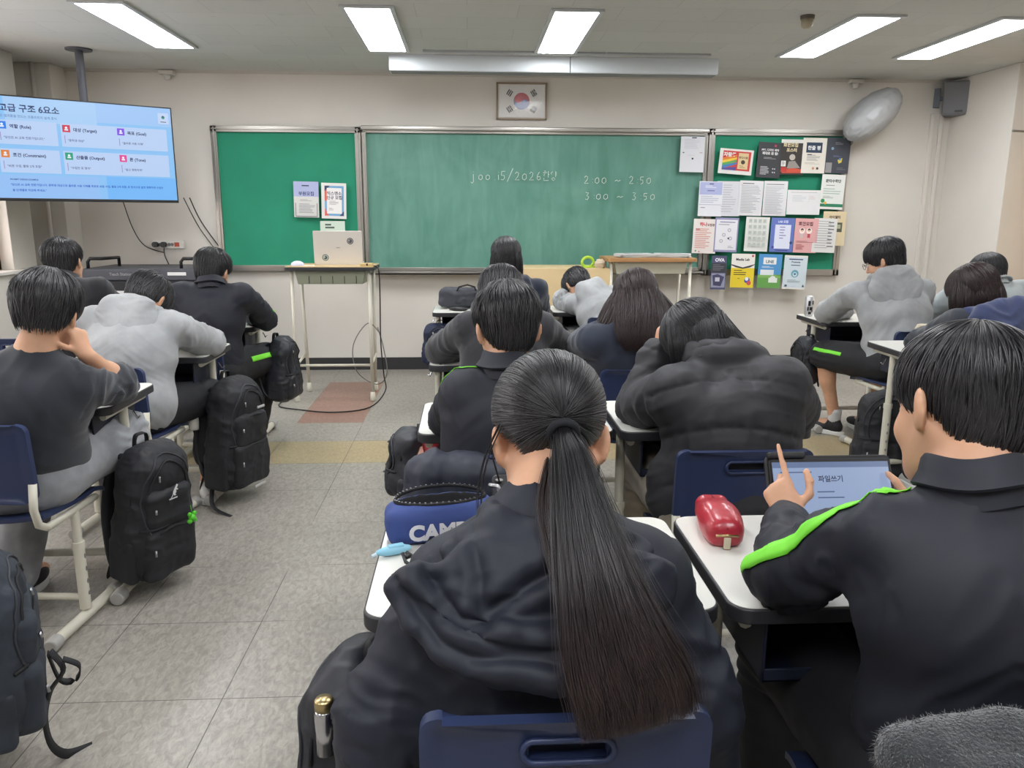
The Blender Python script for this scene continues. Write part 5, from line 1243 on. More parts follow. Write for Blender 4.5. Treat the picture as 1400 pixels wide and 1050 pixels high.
# ============ ponytail girl in the foreground
HOODLINES = [([(-0.064,0.925),(-0.041,0.885),(-0.014,0.86),(0.011,0.857),(0.043,0.88),(0.08,0.902),(0.117,0.918)], .010), ([(-0.1,0.895),(-0.075,0.872),(-0.042,0.842),(-0.005,0.824),(0.052,0.826),(0.11,0.82)], .009), ([(-0.003,0.965),(0.006,0.93),(0.013,0.895),(0.012,0.86)], .006), ([(0.117,0.918),(.16,.9),(.2,.9),(.24,.925)], .008), ([(-.09,.91),(-.05,.9),(-.02,.9)], .005)]
def p_ponytail():
    J = J_('P1', 2, 34); J['head'] = np.array([.122,1.165,1.026]); J['neck'] = np.array([.108,1.09,.945]); J['chest'] = np.array([.11,1.075,.81]); J['hip'] = np.array([.12,1.09,.53]); J['hipL'] = J['hip']-[.085,0,0]; J['hipR'] = J['hip']+[.085,0,0]
    J['shL'] = np.array([-.028,1.06,.838]); J['shR'] = np.array([.252,1.06,.842]); J['elL'] = np.array([-.125,1.01,.645]); J['elR'] = np.array([.325,1.03,.645])
    r, R = person('person with a long ponytail in a black hooded jacket, nearest the camera, back turned', J)
    body(J, r, R, True, .0055)
    F = top_field(J, .028, .03, .006, 1.0, .045)
    # sleeves hang wide towards the floor
    F.cap(J['elL']+[0,0,.03], J['elL']+[-.03,.02,-.2], .064, .058, .03); F.cap(J['elR']+[0,0,.03], J['elR']+[.045,.02,-.2], .06, .056, .03)
    F.ell((.11,1.0,.66), (.17,.09,.2), None, .04)
    M = frame_of(J)
    F.ell(J['neck']+[0,-.01,-.01], (.08,.07,.045), M, .03)
    o, V, Q = cloth('jacket', F, J, r, R, JET, .008, seed=2.)
    # hood spread over the back
    lo = np.array([-.22,.78,.68]); hi = np.array([.42,1.2,1.06]); F = Field(lo, hi, .0045)
    F.ell((.098,.965,.872), (.15,.045,.09), np.array(Matrix.Rotation(rad(-22), 3, 'X')), .03)
    F.ell((-.045,.965,.868), (.066,.026,.040), np.array(Matrix.Rotation(rad(24), 3, 'Y')), .02)
    F.ell((.24,.975,.872), (.04,.03,.045), None, .02)
    F.chain([(-.100,.975,.874),(-.07,.945,.848),(-.03,.918,.824),(.032,.902,.805),(.106,.896,.797),(.180,.905,.805),(.225,.94,.83)], [.014,.02,.025,.028,.029,.027,.02], .012)
    F.chain([(-.055,.968,.888),(-.012,.93,.860),(.051,.908,.842),(.125,.905,.840),(.19,.925,.860)], [.012,.015,.017,.018,.015], .008)
    F.chain([(-.03,1.01,.905),(.005,.965,.89),(.06,.938,.876),(.12,.933,.876),(.18,.955,.89)], [.012,.016,.017,.017,.014], .008)
    F.chain([(.035,1.13,.93),(.032,1.065,.938),(.05,1.02,.94),(.10,1.002,.938),(.155,1.02,.94),(.178,1.06,.938),(.18,1.13,.93)], [.012,.018,.022,.024,.022,.018,.012], .014)
    F.cap((.04,1.02,.935), (-.02,1.03,.895), .028, .026, .02); F.cap((.16,1.02,.935), (.23,1.03,.895), .028, .026, .02)
    F.ell((.105,1.04,.985), (.06,.05,.03), np.eye(3), .012, True)
    hf = lambda V, N: .0045*crease(np.stack([V[:, 0]*6+V[:, 2]*5, V[:, 1]*4, (V[:, 2]+np.abs(V[:, 0]-.09)*.5)*20+vnoise(V*10)*1.3], 1))+.002*crease(np.stack([V[:, 0]*20, V[:, 1]*10, V[:, 2]*12], 1))
    V, Q = F.mesh(); Nn = vnormals(V, Q); g = np.zeros(len(V))
    for line, dep in HOODLINES:
        L2 = np.array(line); best = np.full(len(V), 9.)
        for i in range(len(L2)-1):
            p, q = L2[i], L2[i+1]; u = q-p; w = V[:, [0, 2]]-p; t = np.clip((w@u)/(u@u), 0, 1); best = np.minimum(best, np.linalg.norm(w-t[:, None]*u, axis=1))
        g += dep*(-1.0*np.exp(-(best/.0075)**2)+.55*np.exp(-((best-.02)/.011)**2))
    V = V+Nn*(hf(V, V)+g*np.clip(-Nn[:, 1]*1.5+.2, 0, 1))[:, None]; mesh_obj('hood', V-R, Q, JET, r)
    J2 = dict(J); trousers(J2, r, R, PANT); std_shoes(J, r, R)
    # hair
    tie = np.array([.131,1.062,1.062]); w = J['M'].T@(tie-J['head'])
    cap = hair_cap(J, r, R, 'tied', 2600, w, .001, HAIR, True, 3, .0011, .0006, (.9,1.9), .0018)
    rng = np.random.RandomState(5)
    t_ = nz(np.array([.0,-1,-.35])); MB().tube([tuple(tie+(np.array([math.cos(a),0,0])+np.array([0,-.33,.94])*math.sin(a))*.018-R) for a in [2*PI*k/20 for k in range(20)]], .0068, 10, closed=True).build('hair_tie', TIE, cap, smooth=True)
    pts = [(.131,1.085,1.064),(.133,1.055,1.054),(.138,1.005,1.03),(.145,.95,.98),(.159,.885,.914),(.176,.845,.85),(.195,.836,.80),(.206,.833,.755)]
    bundle(pts, [.016,.014,.022,.033,.049,.064,.071,.07], [.018,.016,.021,.024,.023,.019,.014,.008], (0,-1,.3), 3400, rng, HAIRP, r, R, 'ponytail', .00085, .16, 34, .28)
    bundle(pts, [.02,.018,.029,.04,.055,.07,.077,.076], [.018,.018,.023,.026,.025,.021,.016,.012], (0,-1,.3), 260, rng, HAIRP, r, R, 'loose_strands', .0006, .3, 34, .35, False)
    bundle([(.115,1.05,1.03),(.1,.985,.985),(.115,.925,.93),(.135,.88,.875),(.15,.855,.81)], [.008,.012,.018,.02,.012], [.004,.006,.007,.006,.005], (0,-1,.3), 90, rng, HAIRB, r, R, 'stray_hair', .0007, .3, 22, .3, False)
    bundle([(.045,1.12,1.06),(.022,1.13,1.0),(.012,1.12,.94),(.02,1.09,.89)], [.003,.004,.005,.005], [.003,.004,.004,.004], (0,-1,0), 16, rng, HAIR, r, R, 'stray_hair', .0006, .3, 18, .3, False)
    m = MB().tube([tuple(np.array([.043,1.17,1.02])-R), tuple(np.array([.035,1.18,.99])-R), tuple(np.array([.045,1.165,.955])-R)], .0014, 5); m.build('earphone_cord', BLACKP, r, smooth=True)
# ============ boy with the tablet, right foreground
def p_tablet():
    J = J_('P2', 12, 20, 9); J['head'] = np.array([.736,1.11,1.084]); J['neck'] = np.array([.718,1.03,.985])
    J['wrR'] = np.array([.885,1.40,.775]); J['elL'] = np.array([.532,1.2,.785]); J['wrL'] = np.array([.598,1.36,.80]); J['shL'] = np.array([.605,1.04,.90])
    r, R = person('person in a black track jacket with a lime sleeve stripe, pointing at the tablet', J)
    body(J, r, R, False, .0052, {'L': dict(d=(-.16,.7,.75), n=(.5,.6,-.4), side=-1, curl='point', sc=.85, thumb=((.5,.8,.3),(.9,.35,.2),(1,.05,.1))), 'R': dict(d=(-.1,.9,.35), n=(-.8,.2,0), side=1, curl='half', sc=.85)})
    F = top_field(J, .024, .022, .0062, 1.02, .05)
    F.cap(J['elL'], J['elL']+(J['wrL']-J['elL'])*.85, .056, .042, .02)
    o, V, Q = cloth('track_jacket', F, J, r, R, TRACK, .0105, seed=5.)
    collar(J, r, R, TRACK, .052, .034, .010)
    cuffs(J, r, R, TRACK, 'L', .9, .036)
    sh, el, wr = J['shL'], J['elL'], J['wrL']; up = np.array([-.25,.15,1])
    side = np.array([-.55,-.25,.9]); s2 = np.array([-1,-.3,.55])
    pr_ = [(J['neck']*.4+sh*.6+np.array([-.0,.05,.3]), J['neck']*.4+sh*.6+np.array([0,.03,0])), (sh+np.array([-.05,.05,.3]), sh+np.array([0,.03,0])), (sh*.5+el*.5+side*.3, sh*.5+el*.5), (sh*.12+el*.88+s2*.3, sh*.12+el*.88), (el+np.array([-.35,.0,.03]), el+np.array([0,.02,-.01])), (el*.5+wr*.5+np.array([-.3,-.05,-.02]), el*.5+wr*.5), (wr+np.array([-.3,-.1,0]), wr)]
    ribbon_on(o, r, R, pr_[:5], .028, LIMEG, 'sleeve_stripe', .0025)
    trousers(J, r, R, PANT, .025); std_shoes(J, r, R)
    hair_cap(J, r, R, 'boy', 2600, (0,-.04,.13), .0, HAIR, seed=11, wd=.0018, flare=.005, rough=.006)
# ============ centre boy with collar
def p_collar():
    J = J_('P3', 12, 20); J['head'] = np.array([.106,2.19,1.055]); J['neck'] = np.array([.1,2.13,.945]); J['elL'] = np.array([-.065,2.29,.775]); J['wrL'] = np.array([.06,2.47,.76]); J['shL'] = np.array([-.015,2.12,.885]); J['shR'] = np.array([.235,2.12,.88])
    r, R = person('person in a black collared track jacket and thin glasses, centre second row', J)
    body(J, r, R, False, .006)
    F = top_field(J, .024, .022, .0075, 1.0, .05); o, V, Q = cloth('track_jacket', F, J, r, R, TRACK, .006, seed=8.)
    collar(J, r, R, TRACK, .053, .036, .012)
    sh, el, ne = J['shL'], J['elL'], J['neck']
    ribbon_on(o, r, R, [(ne*.35+sh*.65+np.array([0,.01,.3]), ne*.35+sh*.65+np.array([0,.01,0])), (sh+np.array([-.02,.02,.3]), sh+np.array([-.01,.01,0])), (sh+np.array([-.3,.06,.15]), sh*.85+el*.15+np.array([0,.0,0]))], .016, LIMEG, 'sleeve_stripe')
    trousers(J, r, R, PANT); std_shoes(J, r, R); glasses(J, r, R)
    hair_cap(J, r, R, 'boy', 2000, (.0,-.035,.13), .005, HAIR, seed=21, wd=.0022, flare=.008, rough=.006)
# ============ puffer jacket girl
def p_puffer():
    J = J_('P4', 18, 40, -14); J['head'] = np.array([.69,2.33,.985]); J['shL'] = np.array([.60,2.16,.865]); J['wrL'] = np.array([.592,2.41,.93]); J['elL'] = np.array([.545,2.40,.775])
    r, R = person('person in a charcoal puffer jacket resting the head on the left hand', J)
    body(J, r, R, True, .006, {'L': dict(d=(.12,-.12,1), n=(1,.3,0), side=-1, curl='relax', sc=.95)})
    J['closed_neck'] = False
    F = top_field(J, .038, .032, .0065, 1.05, .05, puff=.018, hem=.1)
    M = frame_of(J); up = M[:, 2]
    F.ell(J['neck']+[.01,-.02,.01], (.11,.085,.05), M, .03)
    F.ell(J['hip']+[0,.03,.05], (.21,.12,.14), None, .04)
    def fn(V, N):
        L = (V-J['chest'])@M; d = np.zeros(len(V)); arm = np.zeros(len(V))
        for s_ in 'LR':
            a, b = J['sh'+s_], J['el'+s_]; u = nz(b-a); L_ = np.linalg.norm(b-a); q = V-a; t = q@u; rr = np.linalg.norm(q-t[:, None]*u, axis=1)
            w = np.clip((t-.03)/.04, 0, 1)*(1/(1+np.exp((rr-.115)/.012)))*np.clip((L_+.09-t)/.03, 0, 1); arm = np.maximum(arm, w)
            d += w*(.009*np.abs(np.sin(PI*t/.085))**.45-.005)
            a2, b2 = b, J['wr'+s_]; u2 = nz(b2-a2); q = V-a2; t = q@u2; rr = np.linalg.norm(q-t[:, None]*u2, axis=1); w2 = np.clip((t-.03)/.03, 0, 1)*(rr < .1)*(1-w)
            d += w2*(.009*np.abs(np.sin(PI*t/.06))**.45-.005); arm = np.maximum(arm, w2)
        z = L[:, 2]+.02*(L[:, 0]/.15)**2; ph = PI*z/.135
        band = np.abs(np.sin(ph))**.4; d += (1-np.minimum(arm, 1))*(.014*band-.008)
        near = 1-band
        d += .008*crease(np.stack([V[:, 0]*22, V[:, 1]*14, z*9], 1)+3)*(.35+near) + .004*crease(np.stack([V[:, 0]*6, V[:, 1]*8, z*26], 1)+8)
        return d
    cloth('puffer_jacket', F, J, r, R, PUFF, fn=fn)
    F = Field(J['neck']-.22, J['neck']+.22, .006); rt, fw = M[:, 0], M[:, 1]; n = J['neck']-up*.0
    for k, (z, rr) in enumerate(((.0,.03),(.024,.024))):
        F.chain([n+rt*math.sin(rad(a))*.092-fw*math.cos(rad(a))*.08+up*z+fw*.01 for a in range(-140,141,28)], [rr*.8]+[rr]*9+[rr*.8], .008)
    V, Q = F.mesh(); V = V+vnormals(V, Q)*(.004*ridge(V*26, 2))[:, None]; mesh_obj('jacket_collar', V-R, Q, PUFF, r)
    trousers(J, r, R, BEIGE); std_shoes(J, r, R)
    cap = hair_cap(J, r, R, 'girl', 1900, (0,.0,.13), .008, HAIR, True, 31, .002, .004, (.7,1.5), .004)
    rng = np.random.RandomState(6); H = J['head']
    bundle([H+[.045,-.05,.075], H+[.075,-.10,.03], H+[.12,-.16,-.015], H+[.175,-.2,-.05], H+[.235,-.235,-.085]], [.03,.032,.024,.015,.008], [.02,.02,.014,.008,.005], (0,-.5,.8), 500, rng, HAIR, r, R, 'hair_lock', .0013, .15, 20, .2)
    bundle([H+[-.05,-.02,.07], H+[-.045,-.06,.01], H+[-.035,-.06,-.06], H+[-.03,-.03,-.12]], [.045,.055,.05,.035], [.03,.035,.03,.02], (0,-1,.2), 700, rng, HAIR, r, R, 'hair_lock', .0014, .1, 18, .15)
    bundle([H+[.02,-.03,.09], H+[.02,-.1,.04], H+[.03,-.12,-.02]], [.05,.06,.05], [.03,.03,.02], (0,-1,.4), 500, rng, HAIR, r, R, 'hair_lock', .0014, .1, 18, .15)
# ============ simple seated figures
def p_fleece():
    J = J_('P5', -6, 42); J['head'] = J['head']-[0,0,.025]; r, R = person('person in a black fleece bent over the desk behind the collared track jacket', J)
    body(J, r, R, False, .008); F = top_field(J, .035, .032, .009, 1.1); 
    cloth('fleece_jacket', F, J, r, R, FLEECE, .006, seed=12.); trousers(J, r, R, PANT); std_shoes(J, r, R)
    collar(J, r, R, FLEECE, .066, .035, .02)
    hair_cap(J, r, R, 'bowl', 1500, (0,-.03,.13), .008, HAIR, seed=41, wd=.0028, flare=.01, rough=.007)
def p_fronthair():
    J = J_('P6', 4, 8); J['head'] = J['head']+[0,.02,.01]; r, R = person('person with long straight dark hair in a navy jacket at the front desk', J)
    body(J, r, R, True, .008); F = top_field(J, .03, .028, .009, 1.0); hf = hood_prims(F, J, 1.0, .1, .03)
    cloth('navy_jacket', F, J, r, R, NAVYK, .006, seed=14.); trousers(J, r, R, PANT); std_shoes(J, r, R)
    hair_cap(J, r, R, 'girl', 1200, (0,.0,.13), .014, HAIR, True, 42, .003, .003, (.9,1.6), .003)
    rng = np.random.RandomState(8); H = J['head']
    bundle([H+[0,-.03,.06], H+[0,-.062,.0], H+[.0,-.07,-.08], H+[.01,-.075,-.16]], [.085,.1,.105,.095], [.06,.06,.045,.03], (0,-1,0), 900, rng, HAIR, r, R, 'long_hair', .002, .05, 18, .15)
def p_asleep():
    J = J_('P7', 30, 62, 10); J['head'] = np.array([.745,5.40,.885]); J['chest'] = np.array([.88,5.13,.74]); r, R = person('person in a light grey hoodie asleep on folded arms at the front desk', J)
    body(J, r, R, False, .007, {'L': dict(d=(.3,-.3,.9), n=(1,.2,.2), side=1, curl='half')}); F = top_field(J, .034, .03, .008, 1.05)
    hood_prims(F, J, 1.0, .1, .03); cloth('grey_hoodie', F, J, r, R, GREYL, .009, seed=16.); trousers(J, r, R, PANT); std_shoes(J, r, R)
    hair_cap(J, r, R, 'bowl', 1200, (0,-.02,.13), .008, HAIR, seed=43, wd=.0028, flare=.008, rough=.006)
def p_spreadhair():
    J = J_('P8', 2, 30); J['head'] = np.array([.705,3.3,1.01]); r, R = person('person in a dark navy sweater with long brown-black hair spread over the shoulders', J)
    body(J, r, R, True, .0075); F = top_field(J, .034, .03, .008, 1.08, belly=.03); cloth('navy_sweater', F, J, r, R, NAVYK, .008, seed=18.); trousers(J, r, R, PANT); std_shoes(J, r, R)
    hair_cap(J, r, R, 'girl', 1600, (0,.01,.13), .012, HAIRB, True, 44, .0022, .003, (.8,1.6), .003)
    rng = np.random.RandomState(9); H = J['head']; C = np.array([.67,3.2,.9])
    bundle([H+[0,-.02,.06], H+[0,-.08,.01], H+[-.005,-.15,-.05], H+[-.01,-.20,-.12], H+[-.01,-.21,-.18]], [.075,.1,.115,.105,.07], [.05,.055,.042,.028,.014], (0,-1,.3), 1500, rng, HAIRB, r, R, 'long_hair', .0016, .08, 22, .25)
    bundle([H+[.06,-.02,.03], H+[.1,-.07,-.03], H+[.15,-.1,-.1], H+[.185,-.09,-.16], H+[.2,-.05,-.2]], [.04,.05,.045,.035,.02], [.03,.03,.02,.014,.01], (.3,-1,.4), 700, rng, HAIRB, r, R, 'long_hair', .0016, .1, 20, .25)
    bundle([H+[-.06,-.02,.03], H+[-.1,-.07,-.03], H+[-.14,-.11,-.09], H+[-.17,-.11,-.13], H+[-.2,-.07,-.155]], [.04,.05,.045,.03,.02], [.03,.03,.02,.014,.01], (-.3,-1,.4), 700, rng, HAIRB, r, R, 'long_hair', .0016, .12, 20, .3)
def p_cheek():
    J = J_('P9', 4, 12, 6, dict(knR=(-1.31,2.93,.555), anR=(-1.36,2.98,.12), toR=(-1.36,3.13,.04), knL=(-1.63,2.92,.53), anL=(-1.62,2.70,.10), toL=(-1.62,2.86,.05)))
    J['head'] = np.array([-1.333,2.56,1.060]); J['neck'] = np.array([-1.355,2.51,.945]); J['chest'] = np.array([-1.40,2.50,.78]); J['wrR'] = np.array([-1.232,2.575,.912]); J['hip'] = np.array([-1.47,2.535,.53]); J['shR'] = np.array([-1.235,2.52,.825]); J['elR'] = np.array([-1.195,2.72,.785]); J['shL'] = np.array([-1.55,2.5,.85])
    J['hipL'] = J['hip']+[-.09,0,0]; J['hipR'] = J['hip']+[.09,0,0]
    r, R = person('person in a black sweatshirt and grey sweatpants resting the cheek on a bare right hand', J)
    body(J, r, R, False, .0055, {'R': dict(d=(-.25,0,.95), n=(-1,.25,0), side=1, curl='half', sc=.95, spread=3)})
    F = top_field(J, .034, .032, .0075, 1.12, belly=.04); F2 = F
    # pushed-up right sleeve ends below the elbow
    a, b = J['elR'], J['wrR']
    F = Field(F2.lo, F2.lo+F2.h*(F2.n-1), F2.h)
    torso_prims(F, J, .034, .05, 1.12, .04, low=False); M = frame_of(J)
    F.ell(J['hip']+M[:, 2]*.06+np.array([0,.04,0]), (.19,.13,.12), M, .05)
    F.cap(J['shL'], J['elL'], .08, .072, .03); F.cap(J['elL'], J['wrL'], .07, .05, .02)
    F.cap(J['shR'], a, .068, .056, .03); F.cap(a, a+(b-a)*.34, .052, .046, .015); F.cap(a+(b-a)*.46, a+(b-a)*.9, .04, .04, .004, True)
    F.cap(J['neck']+[0,.0,.055], J['neck']+[.0,.01,.14], .062, .07, .012, True)
    o, V, Q = cloth('black_sweatshirt', F, J, r, R, BLKK, .008, seed=21.)
    n = J['neck']; M = frame_of(J); d_ = nz(J['head']-n)
    trousers(J, r, R, SWEAT, .03, .0075, 'sweatpants', amp=.009)
    m = MB().b2((0,-.004,-.06),(.006,.004,.06)); 
    std_shoes(J, r, R, BLS, WHS)
    hair_cap(J, r, R, 'bowl', 2400, (.0,.0,.13), .012, HAIR, seed=45, wd=.0024, flare=.006, rough=.006)
def p_greyleft():
    J = J_('P10', -14, 55, 0, dict(knR=(-1.27,3.80,.50), anR=(-1.27,3.70,.12), toR=(-1.27,3.86,.05))); J['head'] = np.array([-1.475,3.70,.975]); J['neck'] = np.array([-1.475,3.57,.93])
    r, R = person('person in a grey hoodie hunched over the desk in the left row', J)
    body(J, r, R, False, .007); F = top_field(J, .04, .036, .008, 1.12, belly=.02, hem=.12); F.ell(J['hip']+[0,-.01,.04], (.215,.165,.13), None, .04)
    J['closed_neck'] = 0; o, V, Q = cloth('grey_hoodie', F, J, r, R, GREYK, .009, seed=24.)
    F = Field(J['neck']-.27, J['neck']+.22, .006); hood_prims(F, J, 1.15, .15, .03, .12); fn = hood_folds(J, .008, 3.)
    V, Q = F.mesh(); V = V+vnormals(V, Q)*fn(V, V)[:, None]; mesh_obj('hood', V-R, Q, GREYK, r)
    trousers(J, r, R, PANT, .02, .009, 'cropped_trousers', shin=.72); std_shoes(J, r, R)
    hair_cap(J, r, R, 'bowl', 1500, (0,-.02,.13), .006, HAIR, seed=46, wd=.0026, flare=.01, rough=.007)
def p_trackleft():
    J = J_('P11', -12, 24, 0, dict(knR=(-1.22,4.72,.52))); J['head'] = np.array([-1.408,4.45,1.052]); J['neck'] = np.array([-1.39,4.36,.985])
    r, R = person('person in a black track jacket with a green cuff, writing by the laptop lectern', J)
    body(J, r, R, False, .007); F = top_field(J, .03, .026, .008, 1.08, belly=.02); o, V, Q = cloth('track_jacket', F, J, r, R, TRACK, .008, seed=27.)
    collar(J, r, R, TRACK, .06, .03, .012)
    el, wr = J['elR'], J['wrR']
    ribbon_on(o, r, R, [(el+np.array([.25,-.08,.2]), el), (el*.6+wr*.4+np.array([.25,-.1,.2]), el*.6+wr*.4)], .014, LIMEG, 'sleeve_stripe')
    o, V, Q = trousers(J, r, R, PANT, .026); k = J['knR']; h = J['hipR']
    ribbon_on(o, r, R, [(h*.75+k*.25+np.array([.3,0,.08]), h*.75+k*.25+np.array([0,0,.02])), (k*.9+h*.1+np.array([.3,0,.08]), k*.9+h*.1+np.array([0,0,.02]))], .03, LIMEG, 'trouser_stripe', .003)
    std_shoes(J, r, R)
    hair_cap(J, r, R, 'crop', 1500, (0,-.03,.13), .006, HAIR, seed=47, wd=.0024, flare=.01, rough=.007)
def p_window():
    J = J_('P12', 0, 6, -8); J['head'] = np.array([-2.165,4.38,1.11]); J['neck'] = J['neck']-[.03,0,.02]; r, R = person('person with neatly trimmed dark hair in a black fleece, sitting below the television', J)
    body(J, r, R, False, .007); F = top_field(J, .034, .03, .009, 1.05); cloth('fleece_jacket', F, J, r, R, FLEECE, .006, seed=29.); collar(J, r, R, FLEECE, .062, .03, .014)
    trousers(J, r, R, PANT); std_shoes(J, r, R); hair_cap(J, r, R, 'crop', 1500, (.02,-.03,.13), .008, HAIR, seed=48, wd=.0026, flare=.006, rough=.006)
def p_shorts():
    J = J_('P13', 46, 24, 0, dict(knL=(2.22,4.76,.515), anL=(2.33,4.76,.11), toL=(2.25,4.86,.05), knR=(2.62,4.80,.52)), turn=10); J['head'] = np.array([2.44,4.55,1.115])
    J['anL'] = np.array([2.32,4.74,.11]); J['toL'] = np.array([2.24,4.86,.05])
    r, R = person('person in a grey hoodie and black shorts with a lime stripe, beside the drink can', J)
    body(J, r, R, False, .0065); F = top_field(J, .04, .034, .008, 1.15, belly=.05, hem=.12); o, V, Q = cloth('grey_hoodie', F, J, r, R, GREYK, .008, seed=31.)
    F = Field(J['neck']-.26, J['neck']+.2, .006); hood_prims(F, J, 1.15, .13, .03, .125); fn = hood_folds(J, .007, 5.)
    V, Q = F.mesh(); V = V+vnormals(V, Q)*fn(V, V)[:, None]; mesh_obj('hood', V-R, Q, GREYK, r)
    o, V, Q = trousers(J, r, R, PANT, .03, .008, 'shorts', shin=0, thigh=.98)
    k, h = J['knL'], J['hipL']
    ribbon_on(o, r, R, [(h*.45+k*.55+np.array([-.3,-.15,.1]), h*.45+k*.55+np.array([0,0,.01])), (k*1.02-h*.02+np.array([-.25,-.1,.12]), k*.99+h*.01+np.array([0,0,.01]))], .022, LIMEG, 'shorts_stripe', .003)
    m = MB()
    for s_ in 'LR': a = J['an'+s_]-R; m = MB().lathe([(.036,-.05),(.039,.0),(.041,.035),(.040,.06)], tuple(a), 16); m.build('sock', mat('sock_white', (206,206,206), .8), r, smooth=True)
    for s_ in 'LR':
        sh_ = shoe(J['an'+s_], J['to'+s_], r, R, BLS, WHS)
    glasses(J, r, R); hair_cap(J, r, R, 'bowl', 1600, (0,-.03,.13), .008, HAIR, seed=49, wd=.0026, flare=.006, rough=.006)
def p_navyhood():
    J = J_('P14', 30, 30, 0); J['head'] = np.array([2.285,3.46,1.025]); J['neck'] = np.array([2.31,3.39,.955]); r, R = person('person with shoulder length brown hair in a black jacket over a navy hood', J)
    body(J, r, R, True, .0075); F = top_field(J, .032, .028, .008, 1.0); cloth('black_jacket', F, J, r, R, BLKK, .008, seed=34.)
    F = Field(J['neck']-.26, J['neck']+.2, .006); hood_prims(F, J, 1.25, .11, .03, .13); fn = hood_folds(J, .006, 7.)
    V, Q = F.mesh(); V = V+vnormals(V, Q)*fn(V, V)[:, None]; mesh_obj('hood', V-R, Q, NAVYH, r)
    trousers(J, r, R, PANT); std_shoes(J, r, R); rng = np.random.RandomState(10); H = J['head']
    hair_cap(J, r, R, 'girl', 1500, (0,.0,.13), .01, HAIRB, True, 50, .0022, .004, (.7,1.5), .004)
    bundle([H+[-.05,-.01,.05], H+[-.065,-.04,-.02], H+[-.06,-.05,-.08], H+[-.045,-.04,-.125]], [.05,.06,.055,.035], [.035,.045,.035,.02], (-.5,-1,0), 700, rng, HAIRB, r, R, 'hair_lock', .0015, .1, 18, .2)
    bundle([H+[.03,-.04,.06], H+[.03,-.08,.0], H+[.03,-.085,-.05]], [.06,.07,.06], [.03,.035,.03], (0,-1,0), 700, rng, HAIRB, r, R, 'hair_lock', .0015, .1, 18, .2)
def p_shirt():
    J = J_('P15', 4, 14, 0); J['head'] = J['head']-[0,0,.035]; r, R = person('person in a grey blue shirt behind the girl with the navy hood', J)
    body(J, r, R, True, .0085); F = top_field(J, .03, .03, .009, 1.0); cloth('grey_shirt', F, J, r, R, SHIRT, .007, seed=37.); collar(J, r, R, SHIRT, .062, .035, .02)
    trousers(J, r, R, PANT); std_shoes(J, r, R); hair_cap(J, r, R, 'girl', 1200, (0,.0,.13), .01, HAIR, True, 51, .003, .004, (.8,1.5), .004)
for f_ in (p_ponytail, p_tablet, p_collar, p_puffer, p_fleece, p_fronthair, p_asleep, p_spreadhair, p_cheek, p_greyleft, p_trackleft, p_window, p_shorts, p_navyhood, p_shirt):
    import time as _t; _a = _t.time(); f_(); print(f_.__name__, round(_t.time()-_a, 1))
# ------------------------------------------------------------------ bags
def rbox_field(F, c, hs, r, M=None, k=.01, sub=False):
    c = np.array(c, float); hs = np.array(hs, float); M = np.eye(3) if M is None else M; q = np.linalg.norm(hs)+k+2*F.h
    sl, g = F.grid(c-q, c+q)
    if sl is None: return
    p = np.abs(np.stack([g[0]-c[0], g[1]-c[1], g[2]-c[2]], -1) @ M)-(hs-r)
    d = np.sqrt((np.maximum(p, 0)**2).sum(-1))+np.minimum(p.max(-1), 0)-r; F.comb(sl, d.astype(np.float32), k, sub)
BAGM = mat('bag_black', (30,31,36), .65, bump=(420,.3,.0008), var=(6,.08)); BAG2 = mat('bag_nylon', (34,36,44), .5, bump=(300,.25,.0008)); BAGG = mat('bag_denim', (48,54,64), .8, bump=(380,.4,.0008), var=(7,.12)); BAGN = mat('bag_navy', (34,42,70), .7, bump=(380,.3,.0008))
STRAP = mat('webbing', (26,26,30), .7, bump=(900,.4,.0005)); ZIP = mat('zip_metal', (170,170,172), .3, 1)
def flat_strap(pts, wd, m, name, parent, th=.002, nrm=(1,0,0)):
    P = [Vector(p) for p in pts]; out = []
    for i in range(len(P)-1):
        p0 = P[max(i-1,0)]; p1 = P[i]; p2 = P[i+1]; p3 = P[min(i+2,len(P)-1)]
        for k in range(5):
            t = k/5; out.append(.5*((2*p1)+(p2-p0)*t+(2*p0-5*p1+4*p2-p3)*t*t+(-p0+3*p1-3*p2+p3)*t**3))
    out.append(P[-1]); V = []; F = []
    for i, p in enumerate(out):
        t = (out[min(i+1, len(out)-1)]-out[max(i-1, 0)]).normalized(); s = t.cross(Vector(nrm)).normalized(); V += [p-s*wd/2, p+s*wd/2]
    for i in range(len(out)-1): F.append((2*i, 2*i+1, 2*i+3, 2*i+2))
    o = mesh_obj(name, V, F, m, parent); s = o.modifiers.new('s', 'SOLIDIFY'); s.thickness = th; return o
